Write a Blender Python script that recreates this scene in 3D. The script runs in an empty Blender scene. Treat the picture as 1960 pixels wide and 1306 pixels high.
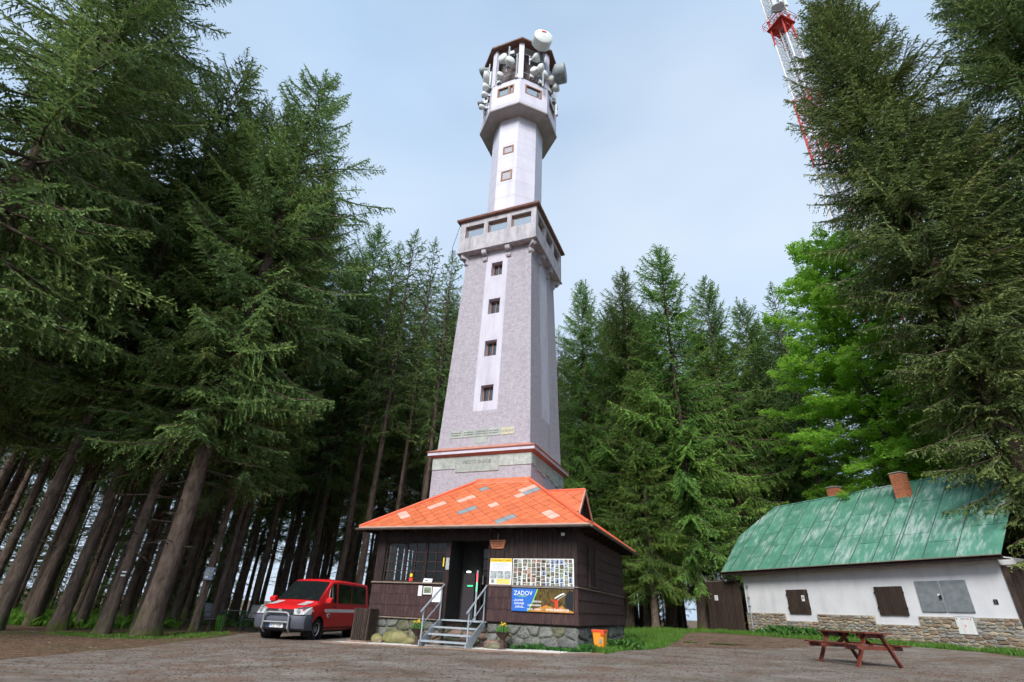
import bpy, bmesh, math, random
import numpy as np
from mathutils import Vector, Matrix
PI = math.pi
R = math.radians
SC = bpy.context.scene
COL = SC.collection

# ------------------------------------------------------------------ camera, sky, sun, exposure
CAM_Z = 1.2
PITCH, ROLL = 0.4886, 0.04563
cam = bpy.data.objects.new('camera', bpy.data.cameras.new('camera'))
COL.objects.link(cam)
cam.data.sensor_fit = 'HORIZONTAL'
cam.data.sensor_width = 36.0
cam.data.lens = 36.0 * 974.1 / 1960.0
cam.data.clip_start = 0.1
cam.data.clip_end = 20000
_c, _s = math.cos(PITCH), math.sin(PITCH)
_f = Vector((0, _c, _s)); _u = Vector((0, -_s, _c)); _r = Vector((1, 0, 0))
_r2 = _r * math.cos(ROLL) + _u * math.sin(ROLL)
_u2 = _u * math.cos(ROLL) - _r * math.sin(ROLL)
cam.matrix_world = Matrix(((_r2.x, _u2.x, -_f.x, 0), (_r2.y, _u2.y, -_f.y, 0), (_r2.z, _u2.z, -_f.z, CAM_Z), (0, 0, 0, 1)))
SC.camera = cam

SUN_EL, SUN_AZ = 38.0, 198.0          # degrees; azimuth clockwise from +Y (behind the camera, to the left)
world = bpy.data.worlds.new('World')
SC.world = world
world.use_nodes = True
nt = world.node_tree
bg = nt.nodes['Background']
sky = nt.nodes.new('ShaderNodeTexSky')
sky.sky_type = 'NISHITA'
sky.sun_disc = False
sky.sun_elevation = R(SUN_EL)
sky.sun_rotation = R(SUN_AZ)
sky.altitude = 850
sky.air_density = 1.3
sky.dust_density = 2.5
tc = nt.nodes.new('ShaderNodeTexCoord')
mp = nt.nodes.new('ShaderNodeMapping')
mp.inputs['Scale'].default_value = (1.0, 1.0, 2.2)
nz = nt.nodes.new('ShaderNodeTexNoise')
nz.inputs['Scale'].default_value = 1.5
nz.inputs['Detail'].default_value = 5
nz.inputs['Roughness'].default_value = 0.5
rp = nt.nodes.new('ShaderNodeValToRGB')
rp.color_ramp.elements[0].position = 0.3
rp.color_ramp.elements[0].color = (0.62, 0.62, 0.62, 1)
rp.color_ramp.elements[1].position = 0.72
rp.color_ramp.elements[1].color = (0.93, 0.93, 0.93, 1)
mx = nt.nodes.new('ShaderNodeMix')
mx.data_type = 'RGBA'
VEIL = (4.4, 6.0, 8.1, 1)             # thin high cloud in front of the blue
mx.inputs[7].default_value = VEIL
nt.links.new(tc.outputs['Generated'], mp.inputs['Vector'])
nt.links.new(mp.outputs['Vector'], nz.inputs['Vector'])
nt.links.new(nz.outputs['Fac'], rp.inputs['Fac'])
nt.links.new(rp.outputs['Color'], mx.inputs[0])
nt.links.new(sky.outputs['Color'], mx.inputs[6])
nz2 = nt.nodes.new('ShaderNodeTexNoise')
nz2.noise_dimensions = '4D'
nz2.inputs['W'].default_value = 2.7
nz2.inputs['Scale'].default_value = 1.1
nz2.inputs['Detail'].default_value = 4
nz2.inputs['Roughness'].default_value = 0.45
rp2 = nt.nodes.new('ShaderNodeValToRGB')
rp2.color_ramp.elements[0].position = 0.40
rp2.color_ramp.elements[1].position = 0.70
rp2.color_ramp.elements[1].color = (0.75, 0.75, 0.75, 1)
mx2 = nt.nodes.new('ShaderNodeMix')
mx2.data_type = 'RGBA'
mx2.inputs[7].default_value = (6.0, 6.8, 7.8, 1)
nt.links.new(mp.outputs['Vector'], nz2.inputs['Vector'])
nt.links.new(nz2.outputs['Fac'], rp2.inputs['Fac'])
nt.links.new(rp2.outputs['Color'], mx2.inputs[0])
nt.links.new(mx.outputs[2], mx2.inputs[6])
nt.links.new(mx2.outputs[2], bg.inputs['Color'])
bg.inputs['Strength'].default_value = 0.064

sun = bpy.data.objects.new('sun', bpy.data.lights.new('sun', 'SUN'))
COL.objects.link(sun)
sun.data.energy = 2.2
sun.data.angle = R(24)
sun.data.color = (1.0, 0.96, 0.9)
_el, _az = R(SUN_EL), R(SUN_AZ)
_d = Vector((math.sin(_az) * math.cos(_el), math.cos(_az) * math.cos(_el), math.sin(_el)))
sun.rotation_euler = _d.to_track_quat('Z', 'Y').to_euler()

SC.view_settings.view_transform = 'Standard'
SC.view_settings.look = 'None'
SC.view_settings.gamma = 1
SC.view_settings.exposure = 1.05
SC.view_settings.use_curve_mapping = False
SC.render.engine = 'CYCLES'
cy = SC.cycles
cy.use_denoising = True
cy.use_adaptive_sampling = True
cy.adaptive_threshold = 0.03
cy.adaptive_min_samples = 12
cy.max_bounces = 8
cy.diffuse_bounces = 4
cy.glossy_bounces = 3
cy.transmission_bounces = 4
cy.transparent_max_bounces = 4
cy.caustics_reflective = False
cy.caustics_refractive = False

# ------------------------------------------------------------------ materials
def mat(name, c1, c2=None, scale=6.0, rough=0.8, bump=0.0, bscale=None, metal=0.0, detail=6.0, lo=0.35, hi=0.65,
        stretch=(1, 1, 1), spec=0.3, emit=None, trans=0.0, coat=0.0, jitter=0.0):
    m = bpy.data.materials.new(name)
    m.use_nodes = True
    t = m.node_tree
    b = t.nodes['Principled BSDF']
    b.inputs['Roughness'].default_value = rough
    b.inputs['Metallic'].default_value = metal
    b.inputs['Specular IOR Level'].default_value = spec
    b.inputs['Coat Weight'].default_value = coat
    b.inputs['Coat Roughness'].default_value = 0.06
    if trans:
        b.inputs['Transmission Weight'].default_value = trans
    m.diffuse_color = (*c1, 1)
    tcn = t.nodes.new('ShaderNodeTexCoord')
    mpn = t.nodes.new('ShaderNodeMapping')
    mpn.inputs['Scale'].default_value = stretch
    t.links.new(tcn.outputs['Object'], mpn.inputs['Vector'])
    n = t.nodes.new('ShaderNodeTexNoise')
    n.inputs['Scale'].default_value = scale
    n.inputs['Detail'].default_value = detail
    n.inputs['Roughness'].default_value = 0.62
    t.links.new(mpn.outputs['Vector'], n.inputs['Vector'])
    r = t.nodes.new('ShaderNodeValToRGB')
    r.color_ramp.elements[0].position = lo
    r.color_ramp.elements[1].position = hi
    r.color_ramp.elements[0].color = (*c1, 1)
    r.color_ramp.elements[1].color = (*(c2 or c1), 1)
    t.links.new(n.outputs['Fac'], r.inputs['Fac'])
    out = r.outputs['Color']
    if jitter:
        oi = t.nodes.new('ShaderNodeObjectInfo')
        mr = t.nodes.new('ShaderNodeMapRange')
        mr.inputs['To Min'].default_value = 1 - jitter
        mr.inputs['To Max'].default_value = 1 + jitter
        t.links.new(oi.outputs['Random'], mr.inputs['Value'])
        hs = t.nodes.new('ShaderNodeHueSaturation')
        t.links.new(mr.outputs['Result'], hs.inputs['Value'])
        t.links.new(out, hs.inputs['Color'])
        out = hs.outputs['Color']
    t.links.new(out, b.inputs['Base Color'])
    if bump:
        n2 = t.nodes.new('ShaderNodeTexNoise')
        n2.inputs['Scale'].default_value = bscale or scale * 4
        n2.inputs['Detail'].default_value = 4
        t.links.new(mpn.outputs['Vector'], n2.inputs['Vector'])
        bp = t.nodes.new('ShaderNodeBump')
        bp.inputs['Strength'].default_value = min(bump, 1.0)
        bp.inputs['Distance'].default_value = 0.03 * max(bump, 1.0)
        t.links.new(n2.outputs['Fac'], bp.inputs['Height'])
        t.links.new(bp.outputs['Normal'], b.inputs['Normal'])
    if emit:
        b.inputs['Emission Color'].default_value = (*emit[0], 1)
        b.inputs['Emission Strength'].default_value = emit[1]
    return m

def nodes_of(m):
    t = m.node_tree
    return t, t.nodes['Principled BSDF']

M = {}
M['render'] = mat('rough_plaster', (0.36, 0.335, 0.385), (0.46, 0.43, 0.485), 7, 0.95, 1.4, 26, stretch=(1, 1, 1))
M['render_lt'] = mat('light_plaster', (0.50, 0.48, 0.57), (0.59, 0.57, 0.65), 1.6, 0.85, 0.3, 40, stretch=(1, 1, .4))
M['smooth_wh'] = mat('painted_panel', (0.60, 0.59, 0.70), (0.66, 0.65, 0.75), 1.2, 0.6, 0.05, 30)
M['concrete'] = mat('weathered_concrete', (0.39, 0.37, 0.41), (0.52, 0.50, 0.54), 4, 0.9, 0.5, 40, stretch=(1, 1, .5))
M['soffit'] = mat('grey_soffit', (0.42, 0.39, 0.42), (0.5, 0.47, 0.49), 3, 0.8)
M['groove'] = mat('panel_joint', (0.42, 0.42, 0.47), None, 3, 0.9)
M['slab'] = mat('grey_stone_slab', (0.30, 0.34, 0.33), (0.45, 0.48, 0.44), 5, 0.85, 0.5, 30, jitter=0.12)
M['slab_yellow'] = mat('yellow_stone_slab', (0.48, 0.46, 0.34), (0.56, 0.54, 0.42), 8, 0.85, 0.4)
M['slab_dark'] = mat('stone_lettering', (0.15, 0.17, 0.15), None, 5, 0.9)
M['copper'] = mat('copper_flashing', (0.40, 0.17, 0.125), (0.50, 0.24, 0.18), 3, 0.6, 0.05)
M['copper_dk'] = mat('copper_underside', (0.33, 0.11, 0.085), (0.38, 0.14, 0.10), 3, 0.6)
M['brown_metal'] = mat('brown_roof_edge', (0.16, 0.075, 0.06), (0.22, 0.11, 0.085), 5, 0.5)
M['frame_brown'] = mat('brown_window_frame', (0.24, 0.125, 0.085), (0.30, 0.165, 0.11), 12, 0.55)
M['dark_wood'] = mat('dark_stained_wood', (0.016, 0.010, 0.010), (0.036, 0.021, 0.020), 5, 0.75, 0.4, 30, stretch=(3, 3, .5))
M['shingle'] = mat('wood_shingle', (0.036, 0.019, 0.021), (0.072, 0.038, 0.038), 9, 0.75, 0.4, 50, stretch=(4, 4, .5))
M['shingle_b'] = mat('wood_shingle_faded', (0.045, 0.024, 0.024), (0.09, 0.05, 0.047), 9, 0.75, 0.4, 50, stretch=(4, 4, .5))
M['plank'] = mat('weathered_plank', (0.025, 0.017, 0.014), (0.07, 0.045, 0.035), 7, 0.8, 0.5, 40, stretch=(5, 5, .35), jitter=.25)
M['sill'] = mat('grey_brown_sill', (0.17, 0.13, 0.10), (0.24, 0.19, 0.15), 8, 0.8)
M['black'] = mat('black', (0.012, 0.012, 0.013), None, 5, 0.6)
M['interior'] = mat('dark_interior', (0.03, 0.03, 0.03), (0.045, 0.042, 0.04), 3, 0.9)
M['galv'] = mat('galvanised_steel', (0.34, 0.38, 0.42), (0.44, 0.48, 0.52), 9, 0.45, 0.05, metal=0.35)
M['steel'] = mat('grey_steel', (0.35, 0.36, 0.38), (0.45, 0.46, 0.48), 9, 0.4, metal=0.6)
M['gutter'] = mat('tin_gutter', (0.13, 0.11, 0.10), (0.2, 0.165, 0.15), 5, 0.5, metal=0.4)
M['eave_strip'] = mat('pale_eave_flashing', (0.47, 0.27, 0.21), (0.55, 0.36, 0.29), 3, 0.55)
M['tile'] = mat('orange_roof_tile', (0.52, 0.118, 0.045), (0.63, 0.168, 0.068), 4, 0.6, 0.08, 30, jitter=.06)
M['tile_old'] = mat('weathered_orange_tile', (0.52, 0.12, 0.05), (0.62, 0.17, 0.08), 4, 0.6, 0.1, 30, jitter=.1)
M['tile_pale'] = mat('faded_pink_tile', (0.62, 0.34, 0.27), (0.70, 0.42, 0.34), 4, 0.65, 0.08, 30, jitter=.06)
M['tile_grey'] = mat('grey_roof_tile', (0.19, 0.22, 0.24), (0.26, 0.29, 0.31), 4, 0.6, 0.08, 30)
M['ridge'] = mat('red_ridge_cap', (0.62, 0.11, 0.055), (0.70, 0.15, 0.075), 5, 0.5)
M['underlay'] = mat('roof_underlay', (0.06, 0.04, 0.035), None, 4, 0.9)
M['white'] = mat('white_print', (0.75, 0.75, 0.77), None, 3, 0.5)
M['offwhite'] = mat('white_enamel', (0.72, 0.72, 0.71), (0.78, 0.78, 0.77), 3, 0.4)
M['limewash'] = mat('white_limewash', (0.64, 0.65, 0.68), (0.72, 0.73, 0.75), 1.5, 0.9, 0.15, 20)
M['mortar'] = mat('mortar', (0.34, 0.32, 0.275), (0.44, 0.42, 0.37), 14, 0.95, 0.6, 50)
M['mortar_dk'] = mat('old_mortar', (0.10, 0.105, 0.085), (0.19, 0.19, 0.15), 10, 0.95, 0.6, 50)
M['stone_a'] = mat('grey_granite', (0.10, 0.105, 0.10), (0.20, 0.20, 0.185), 9, 0.9, 0.9, 24, jitter=.25)
M['stone_b'] = mat('mossy_granite', (0.09, 0.10, 0.055), (0.20, 0.19, 0.13), 7, 0.95, 0.9, 24, jitter=.22)
M['stone_c'] = mat('rusty_granite', (0.16, 0.11, 0.085), (0.26, 0.19, 0.15), 7, 0.9, 0.9, 24, jitter=.22)
M['field_a'] = mat('tan_fieldstone', (0.27, 0.22, 0.155), (0.39, 0.325, 0.24), 9, 0.9, 0.6, 30, jitter=.25)
M['field_b'] = mat('brown_fieldstone', (0.20, 0.14, 0.095), (0.31, 0.225, 0.155), 9, 0.9, 0.6, 30, jitter=.25)
M['field_c'] = mat('grey_fieldstone', (0.20, 0.185, 0.165), (0.31, 0.29, 0.255), 9, 0.9, 0.6, 30, jitter=.22)
M['boulder'] = mat('mossy_boulder', (0.12, 0.135, 0.035), (0.28, 0.25, 0.13), 3.5, 0.95, 0.8, 18)
M['brick'] = mat('orange_brick', (0.42, 0.145, 0.07), (0.55, 0.21, 0.11), 12, 0.85, 0.3, 60, jitter=.15)
M['brick_mortar'] = mat('brick_joint', (0.24, 0.12, 0.08), (0.3, 0.17, 0.12), 12, 0.95)
M['grey_sheet'] = mat('grey_painted_sheet', (0.16, 0.185, 0.20), (0.23, 0.255, 0.27), 5, 0.5, 0.08, 20)
M['seam'] = mat('dark_seam', (0.05, 0.09, 0.075), (0.10, 0.14, 0.12), 6, 0.6)
M['red_wood'] = mat('red_brown_varnish', (0.105, 0.024, 0.016), (0.19, 0.052, 0.034), 6, 0.4, 0.3, 40, stretch=(1, 1, 1), coat=.25)
M['orange_pl'] = mat('orange_plastic', (0.85, 0.33, 0.035), (0.80, 0.30, 0.03), 4, 0.45, 0.03)
M['red_pl'] = mat('red_plastic', (0.75, 0.085, 0.03), None, 4, 0.45)
M['rust'] = mat('rusty_iron', (0.07, 0.04, 0.035), (0.12, 0.07, 0.06), 14, 0.85, 0.3)
M['soil'] = mat('soil', (0.04, 0.028, 0.02), None, 9, 1.0)
M['yellow_fl'] = mat('yellow_petals', (0.85, 0.62, 0.02), (0.9, 0.72, 0.10), 20, 0.6)
M['leafy'] = mat('flower_leaves', (0.05, 0.15, 0.03), (0.09, 0.22, 0.05), 12, 0.6)
M['grey_pl'] = mat('dark_grey_bumper', (0.075, 0.08, 0.105), (0.09, 0.095, 0.12), 6, 0.55)
M['van_red'] = mat('red_car_paint', (0.60, 0.012, 0.016), (0.64, 0.016, 0.02), 2, 0.4, coat=.3, spec=.4)
M['tyre'] = mat('tyre_rubber', (0.016, 0.016, 0.017), (0.025, 0.024, 0.024), 20, 0.85)
M['rim'] = mat('silver_rim', (0.42, 0.42, 0.44), None, 5, 0.35, metal=.7)
M['chrome'] = mat('bright_metal', (0.62, 0.63, 0.66), None, 5, 0.22, metal=.9)
M['carglass'] = mat('tinted_car_glass', (0.012, 0.016, 0.017), None, 5, 0.04, spec=.8, coat=.4)
M['lampglass'] = mat('headlamp_glass', (0.42, 0.43, 0.45), (0.62, 0.63, 0.65), 18, 0.12, spec=.7)
M['green_met'] = mat('green_painted_tube', (0.012, 0.045, 0.038), None, 5, 0.45)
M['mesh_cloth'] = mat('grey_mesh_cloth', (0.12, 0.13, 0.14), (0.17, 0.18, 0.19), 40, 0.8)
M['lime'] = mat('lime_green_plate', (0.18, 0.42, 0.03), None, 5, 0.6)
M['mast_red'] = mat('mast_red_paint', (0.52, 0.05, 0.04), (0.58, 0.075, 0.06), 5, 0.6)
M['mast_white'] = mat('mast_white_paint', (0.66, 0.66, 0.67), (0.72, 0.72, 0.72), 5, 0.6)
M['dish'] = mat('antenna_white', (0.66, 0.70, 0.70), (0.72, 0.76, 0.76), 4, 0.5)
M['dish_grey'] = mat('antenna_grey', (0.25, 0.30, 0.33), (0.33, 0.38, 0.41), 4, 0.5)
M['cable'] = mat('cable_black', (0.035, 0.03, 0.035), None, 4, 0.7)
M['cabin'] = mat('brown_cladding', (0.115, 0.085, 0.09), (0.155, 0.115, 0.12), 3, 0.7)
M['blue_print'] = mat('blue_print', (0.025, 0.12, 0.48), (0.03, 0.15, 0.55), 2, 0.45)
M['green_print'] = mat('green_print', (0.25, 0.62, 0.05), None, 2, 0.45)
M['yellow_print'] = mat('yellow_print', (0.85, 0.55, 0.03), None, 2, 0.5)
M['maroon_print'] = mat('maroon_print', (0.16, 0.015, 0.02), None, 2, 0.5)
M['red_print'] = mat('red_print', (0.75, 0.045, 0.02), None, 2, 0.5)
M['orange_print'] = mat('orange_print', (0.62, 0.26, 0.05), (0.35, 0.16, 0.03), 14, 0.5)
M['text_grey'] = mat('text_grey', (0.32, 0.34, 0.42), None, 2, 0.6)
M['text_black'] = mat('text_black', (0.04, 0.035, 0.02), None, 2, 0.6)
M['photo_forest'] = mat('printed_forest_picture', (0.02, 0.016, 0.006), (0.16, 0.105, 0.02), 9, 0.45, stretch=(2.5, 1, .8))
M['photo_dark'] = mat('printed_dark_picture', (0.02, 0.024, 0.018), (0.20, 0.17, 0.13), 16, 0.45)
M['photo_blue'] = mat('printed_blue_picture', (0.12, 0.17, 0.32), (0.40, 0.47, 0.58), 14, 0.45)
M['photo_pale'] = mat('printed_pale_picture', (0.14, 0.18, 0.17), (0.52, 0.56, 0.56), 18, 0.45)
M['photo_warm'] = mat('printed_warm_picture', (0.06, 0.045, 0.03), (0.46, 0.26, 0.18), 16, 0.45)
M['photo_green'] = mat('printed_green_picture', (0.05, 0.08, 0.035), (0.30, 0.34, 0.24), 16, 0.45)
M['photo_ink'] = mat('printed_silhouette', (0.012, 0.014, 0.02), None, 5, 0.45)
M['red_led'] = mat('red_led', (0.8, 0.02, 0.02), None, 2, 0.5, emit=((1, 0.03, 0.04), 1.6))
M['green_led'] = mat('green_led', (0.02, 0.8, 0.2), None, 2, 0.5, emit=((0.05, 1, 0.3), 1.1))
M['tube'] = mat('fluorescent_tube', (0.8, 0.85, 0.82), None, 2, 0.5, emit=((0.85, 1.0, 0.93), 2.5))
M['lens'] = mat('floodlight_glass', (0.35, 0.38, 0.40), None, 2, 0.15)

def win_glass(name, tint, rough=0.03):
    return mat(name, tint, None, 5, rough, spec=.9, coat=1.0)
M['glass'] = win_glass('window_glass', (0.030, 0.034, 0.040))
# real see-through panes
def clear_glass():
    m = bpy.data.materials.new('clear_pane'); m.use_nodes = True
    t = m.node_tree; t.nodes.clear()
    o = t.nodes.new('ShaderNodeOutputMaterial'); mixs = t.nodes.new('ShaderNodeMixShader')
    tr = t.nodes.new('ShaderNodeBsdfTransparent'); gl = t.nodes.new('ShaderNodeBsdfGlossy')
    fr = t.nodes.new('ShaderNodeFresnel'); fr.inputs['IOR'].default_value = 1.5
    gl.inputs['Roughness'].default_value = 0.02
    tr.inputs['Color'].default_value = (0.86, 0.89, 0.88, 1)
    t.links.new(fr.outputs[0], mixs.inputs[0]); t.links.new(tr.outputs[0], mixs.inputs[1]); t.links.new(gl.outputs[0], mixs.inputs[2])
    t.links.new(mixs.outputs[0], o.inputs[0])
    return m
M['clear'] = clear_glass()
# reflecting panes on the tower (they mirror the bright sky)
M['sky_glass'] = mat('reflecting_window_glass', (0.50, 0.54, 0.57), None, 5, 0.12, metal=0.8, spec=.9)

# green tin with worn bare streaks (own paint wear)
def green_tin():
    m = mat('worn_green_tin', (0.065, 0.205, 0.14), (0.095, 0.27, 0.19), 2.2, 0.5, 0.06, 8, jitter=.1, spec=.45)
    t, b = nodes_of(m)
    tcn = t.nodes.new('ShaderNodeTexCoord'); mpn = t.nodes.new('ShaderNodeMapping')
    mpn.inputs['Scale'].default_value = (4.2, 1.0, 1.0)
    n = t.nodes.new('ShaderNodeTexNoise'); n.inputs['Scale'].default_value = 1.5; n.inputs['Detail'].default_value = 8; n.inputs['Roughness'].default_value = .68
    n3 = t.nodes.new('ShaderNodeTexNoise'); n3.inputs['Scale'].default_value = .55; n3.inputs['Detail'].default_value = 3
    ad = t.nodes.new('ShaderNodeMath'); ad.operation = 'MULTIPLY_ADD'; ad.inputs[1].default_value = .55
    r = t.nodes.new('ShaderNodeValToRGB'); r.color_ramp.elements[0].position = .76; r.color_ramp.elements[1].position = .98
    mxx = t.nodes.new('ShaderNodeMix'); mxx.data_type = 'RGBA'
    mxx.inputs[7].default_value = (0.38, 0.47, 0.44, 1)
    src = b.inputs['Base Color'].links[0].from_socket
    t.links.new(tcn.outputs['Object'], mpn.inputs['Vector'])
    t.links.new(mpn.outputs['Vector'], n.inputs['Vector']); t.links.new(tcn.outputs['Object'], n3.inputs['Vector'])
    t.links.new(n3.outputs['Fac'], ad.inputs[0]); t.links.new(n.outputs['Fac'], ad.inputs[2])
    t.links.new(ad.outputs[0], r.inputs['Fac'])
    t.links.new(r.outputs['Color'], mxx.inputs[0]); t.links.new(src, mxx.inputs[6])
    t.links.new(mxx.outputs[2], b.inputs['Base Color'])
    return m
M['tin'] = green_tin()

def streaks(key, dark=.62, scale=(2.2, 2.2, .12), lo=.52, hi=.72, amt=.8, tint=(1, .98, .98)):
    """rain stains running down a wall"""
    t, b = nodes_of(M[key]); src = b.inputs['Base Color'].links[0].from_socket
    tcn = t.nodes.new('ShaderNodeTexCoord'); mpn = t.nodes.new('ShaderNodeMapping'); mpn.inputs['Scale'].default_value = scale
    n = t.nodes.new('ShaderNodeTexNoise'); n.inputs['Scale'].default_value = 1.6; n.inputs['Detail'].default_value = 7; n.inputs['Roughness'].default_value = .6
    r = t.nodes.new('ShaderNodeValToRGB'); r.color_ramp.elements[0].position = lo; r.color_ramp.elements[1].position = hi
    r.color_ramp.elements[0].color = (1, 1, 1, 1); r.color_ramp.elements[1].color = tuple(dark * c for c in tint) + (1,)
    x = t.nodes.new('ShaderNodeMix'); x.data_type = 'RGBA'; x.blend_type = 'MULTIPLY'; x.inputs[0].default_value = amt
    t.links.new(tcn.outputs['Object'], mpn.inputs['Vector']); t.links.new(mpn.outputs['Vector'], n.inputs['Vector']); t.links.new(n.outputs['Fac'], r.inputs['Fac'])
    t.links.new(src, x.inputs[6]); t.links.new(r.outputs['Color'], x.inputs[7]); t.links.new(x.outputs[2], b.inputs['Base Color'])
streaks('render', .68, (1.1, 1.1, .10), .55, .8, .65); streaks('render_lt', .7, amt=.7); streaks('concrete', .55, (3, 3, .3), .48); streaks('smooth_wh', .8, (1.5, 1.5, .1), amt=.7)
streaks('limewash', .82, (1.2, 1.2, .25), amt=.7); streaks('tile', .78, (2.2, 1.0, 1.0), .52, .78, .6); streaks('offwhite', .85, (5, 5, .5)); streaks('soffit', .7, (1, 1, 1))

# ------------------------------------------------------------------ mesh helpers
class MB:
    """collects simple solids; build() links them as one mesh object"""
    def __init__(s): s.v = []; s.f = []; s.m = []; s.mi = 0
    def add(s, vs, fs):
        o = len(s.v); s.v += [tuple(p) for p in vs]; s.f += [tuple(i + o for i in f) for f in fs]; s.m += [s.mi] * len(fs); return s
    def box(s, x0, x1, y0, y1, z0, z1):
        return s.add([(x0, y0, z0), (x1, y0, z0), (x1, y1, z0), (x0, y1, z0), (x0, y0, z1), (x1, y0, z1), (x1, y1, z1), (x0, y1, z1)],
                     [(3, 2, 1, 0), (4, 5, 6, 7), (0, 1, 5, 4), (1, 2, 6, 5), (2, 3, 7, 6), (3, 0, 4, 7)])
    def prism(s, pts, y0, y1):          # outline in (x,z), extruded along y
        n = len(pts)
        v = [(x, y0, z) for x, z in pts] + [(x, y1, z) for x, z in pts]
        f = [tuple(range(n)), tuple(range(2 * n - 1, n - 1, -1))] + [(i, i + n, (i + 1) % n + n, (i + 1) % n) for i in range(n)]
        return s.add(v, f)
    def prism_z(s, pts, z0, z1):
        n = len(pts)
        v = [(x, y, z0) for x, y in pts] + [(x, y, z1) for x, y in pts]
        f = [tuple(range(n - 1, -1, -1)), tuple(range(n, 2 * n))] + [(i, (i + 1) % n, (i + 1) % n + n, i + n) for i in range(n)]
        return s.add(v, f)
    def loft(s, rings, cap=True):
        n = len(rings[0]); v = [p for r in rings for p in r]; f = []
        for k in range(len(rings) - 1):
            for i in range(n):
                j = (i + 1) % n; f.append((k * n + i, k * n + j, (k + 1) * n + j, (k + 1) * n + i))
        if cap: f.append(tuple(range(n - 1, -1, -1))); f.append(tuple(range((len(rings) - 1) * n, len(rings) * n)))
        return s.add(v, f)
    def cyl(s, p0, p1, r0, r1=None, n=10, cap=True):
        r1 = r0 if r1 is None else r1
        a, b = Vector(p0), Vector(p1); d = (b - a).normalized()
        x = d.orthogonal().normalized(); y = d.cross(x)
        rg = [[a + (x * math.cos(2 * PI * i / n) + y * math.sin(2 * PI * i / n)) * r0 for i in range(n)],
              [b + (x * math.cos(2 * PI * i / n) + y * math.sin(2 * PI * i / n)) * r1 for i in range(n)]]
        return s.loft(rg, cap)
    def tube(s, pts, r, n=8):
        pts = [Vector(p) for p in pts]; rings = []; px = None
        for i, p in enumerate(pts):
            d = (pts[min(i + 1, len(pts) - 1)] - pts[max(i - 1, 0)]).normalized()
            if px is None: px = d.orthogonal().normalized()
            px = (px - d * px.dot(d)).normalized(); py = d.cross(px)
            rr = r[i] if isinstance(r, (list, tuple)) else r
            rings.append([p + (px * math.cos(2 * PI * k / n) + py * math.sin(2 * PI * k / n)) * rr for k in range(n)])
        return s.loft(rings)
    def bar(s, p0, p1, wd, ht, up=(0, 0, 1)):
        a, b = Vector(p0), Vector(p1); d = (b - a).normalized(); up = Vector(up)
        x = d.cross(up).normalized(); y = x.cross(d)
        rg = [[q + x * sx * wd / 2 + y * sy * ht / 2 for sx, sy in ((-1, -1), (1, -1), (1, 1), (-1, 1))] for q in (a, b)]
        return s.loft(rg)
    def lathe(s, prof, n=20, ax=(0, 0, 0), axis='z'):
        rings = []
        for r, h in prof:
            ring = []
            for i in range(n):
                a = 2 * PI * i / n
                p = (r * math.cos(a), r * math.sin(a), h)
                if axis == 'y': p = (r * math.cos(a), h, -r * math.sin(a))
                if axis == 'x': p = (h, r * math.cos(a), r * math.sin(a))
                ring.append((p[0] + ax[0], p[1] + ax[1], p[2] + ax[2]))
            rings.append(ring)
        return s.loft(rings)
    def quad(s, *p): return s.add(p, [tuple(range(len(p)))])
    def mesh(s, name, mats, smooth=False):
        me = bpy.data.meshes.new(name); me.from_pydata(s.v, [], s.f)
        mats = mats if isinstance(mats, (list, tuple)) else [mats]
        for m in mats: me.materials.append(M[m] if isinstance(m, str) else m)
        if len(mats) > 1: me.polygons.foreach_set('material_index', s.m)
        if smooth: me.polygons.foreach_set('use_smooth', [True] * len(me.polygons))
        me.update(); return me
    def build(s, name, mats, parent=None, smooth=False, bevel=0, seg=2, fix=True):
        me = s.mesh(name, mats, smooth)
        if fix:
            bm = bmesh.new(); bm.from_mesh(me); bmesh.ops.recalc_face_normals(bm, faces=bm.faces)
            if bevel: bmesh.ops.bevel(bm, geom=list(bm.edges), offset=bevel, segments=seg, affect='EDGES', profile=.5)
            bm.to_mesh(me); bm.free()
        return link(name, me, parent)

def link(name, me, parent=None):
    o = bpy.data.objects.new(name, me); COL.objects.link(o)
    if parent is not None: o.parent = parent
    return o
def tag(o, label=None, cat=None, group=None, kind=None):
    if label: o['label'] = label
    if cat: o['category'] = cat
    if group: o['group'] = group
    if kind: o['kind'] = kind
    return o
def thing(name, label, cat, loc=(0, 0, 0), rz=0.0, group=None):
    o = bpy.data.objects.new(name, None); COL.objects.link(o)
    o.empty_display_size = .2
    o.location = loc; o.rotation_euler = (0, 0, rz)
    return tag(o, label, cat, group)
def sharp(o, ang=35):
    me = o.data
    me.polygons.foreach_set('use_smooth', [True] * len(me.polygons))
    try: me.set_sharp_from_angle(angle=R(ang))
    except Exception: pass
    return o
def text(parent, s, size, loc, m, align='LEFT', rot=(PI / 2, 0, 0), shear=0.0, name='lettering', ext=.0012, sx=1.0, bold=0.0):
    c = bpy.data.curves.new(name, 'FONT'); c.body = s; c.size = size; c.align_x = align; c.extrude = ext; c.shear = shear; c.offset = bold
    c.resolution_u = 2
    c.materials.append(M[m])
    tmp = bpy.data.objects.new(name, c)
    me = bpy.data.meshes.new_from_object(tmp); bpy.data.objects.remove(tmp); bpy.data.curves.remove(c)
    me.name = name
    if not me.materials: me.materials.append(M[m])
    o = link(name, me, parent); o.location = loc; o.rotation_euler = rot; o.scale = (sx, 1, 1); o['kind'] = 'stuff'
    return o

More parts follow.
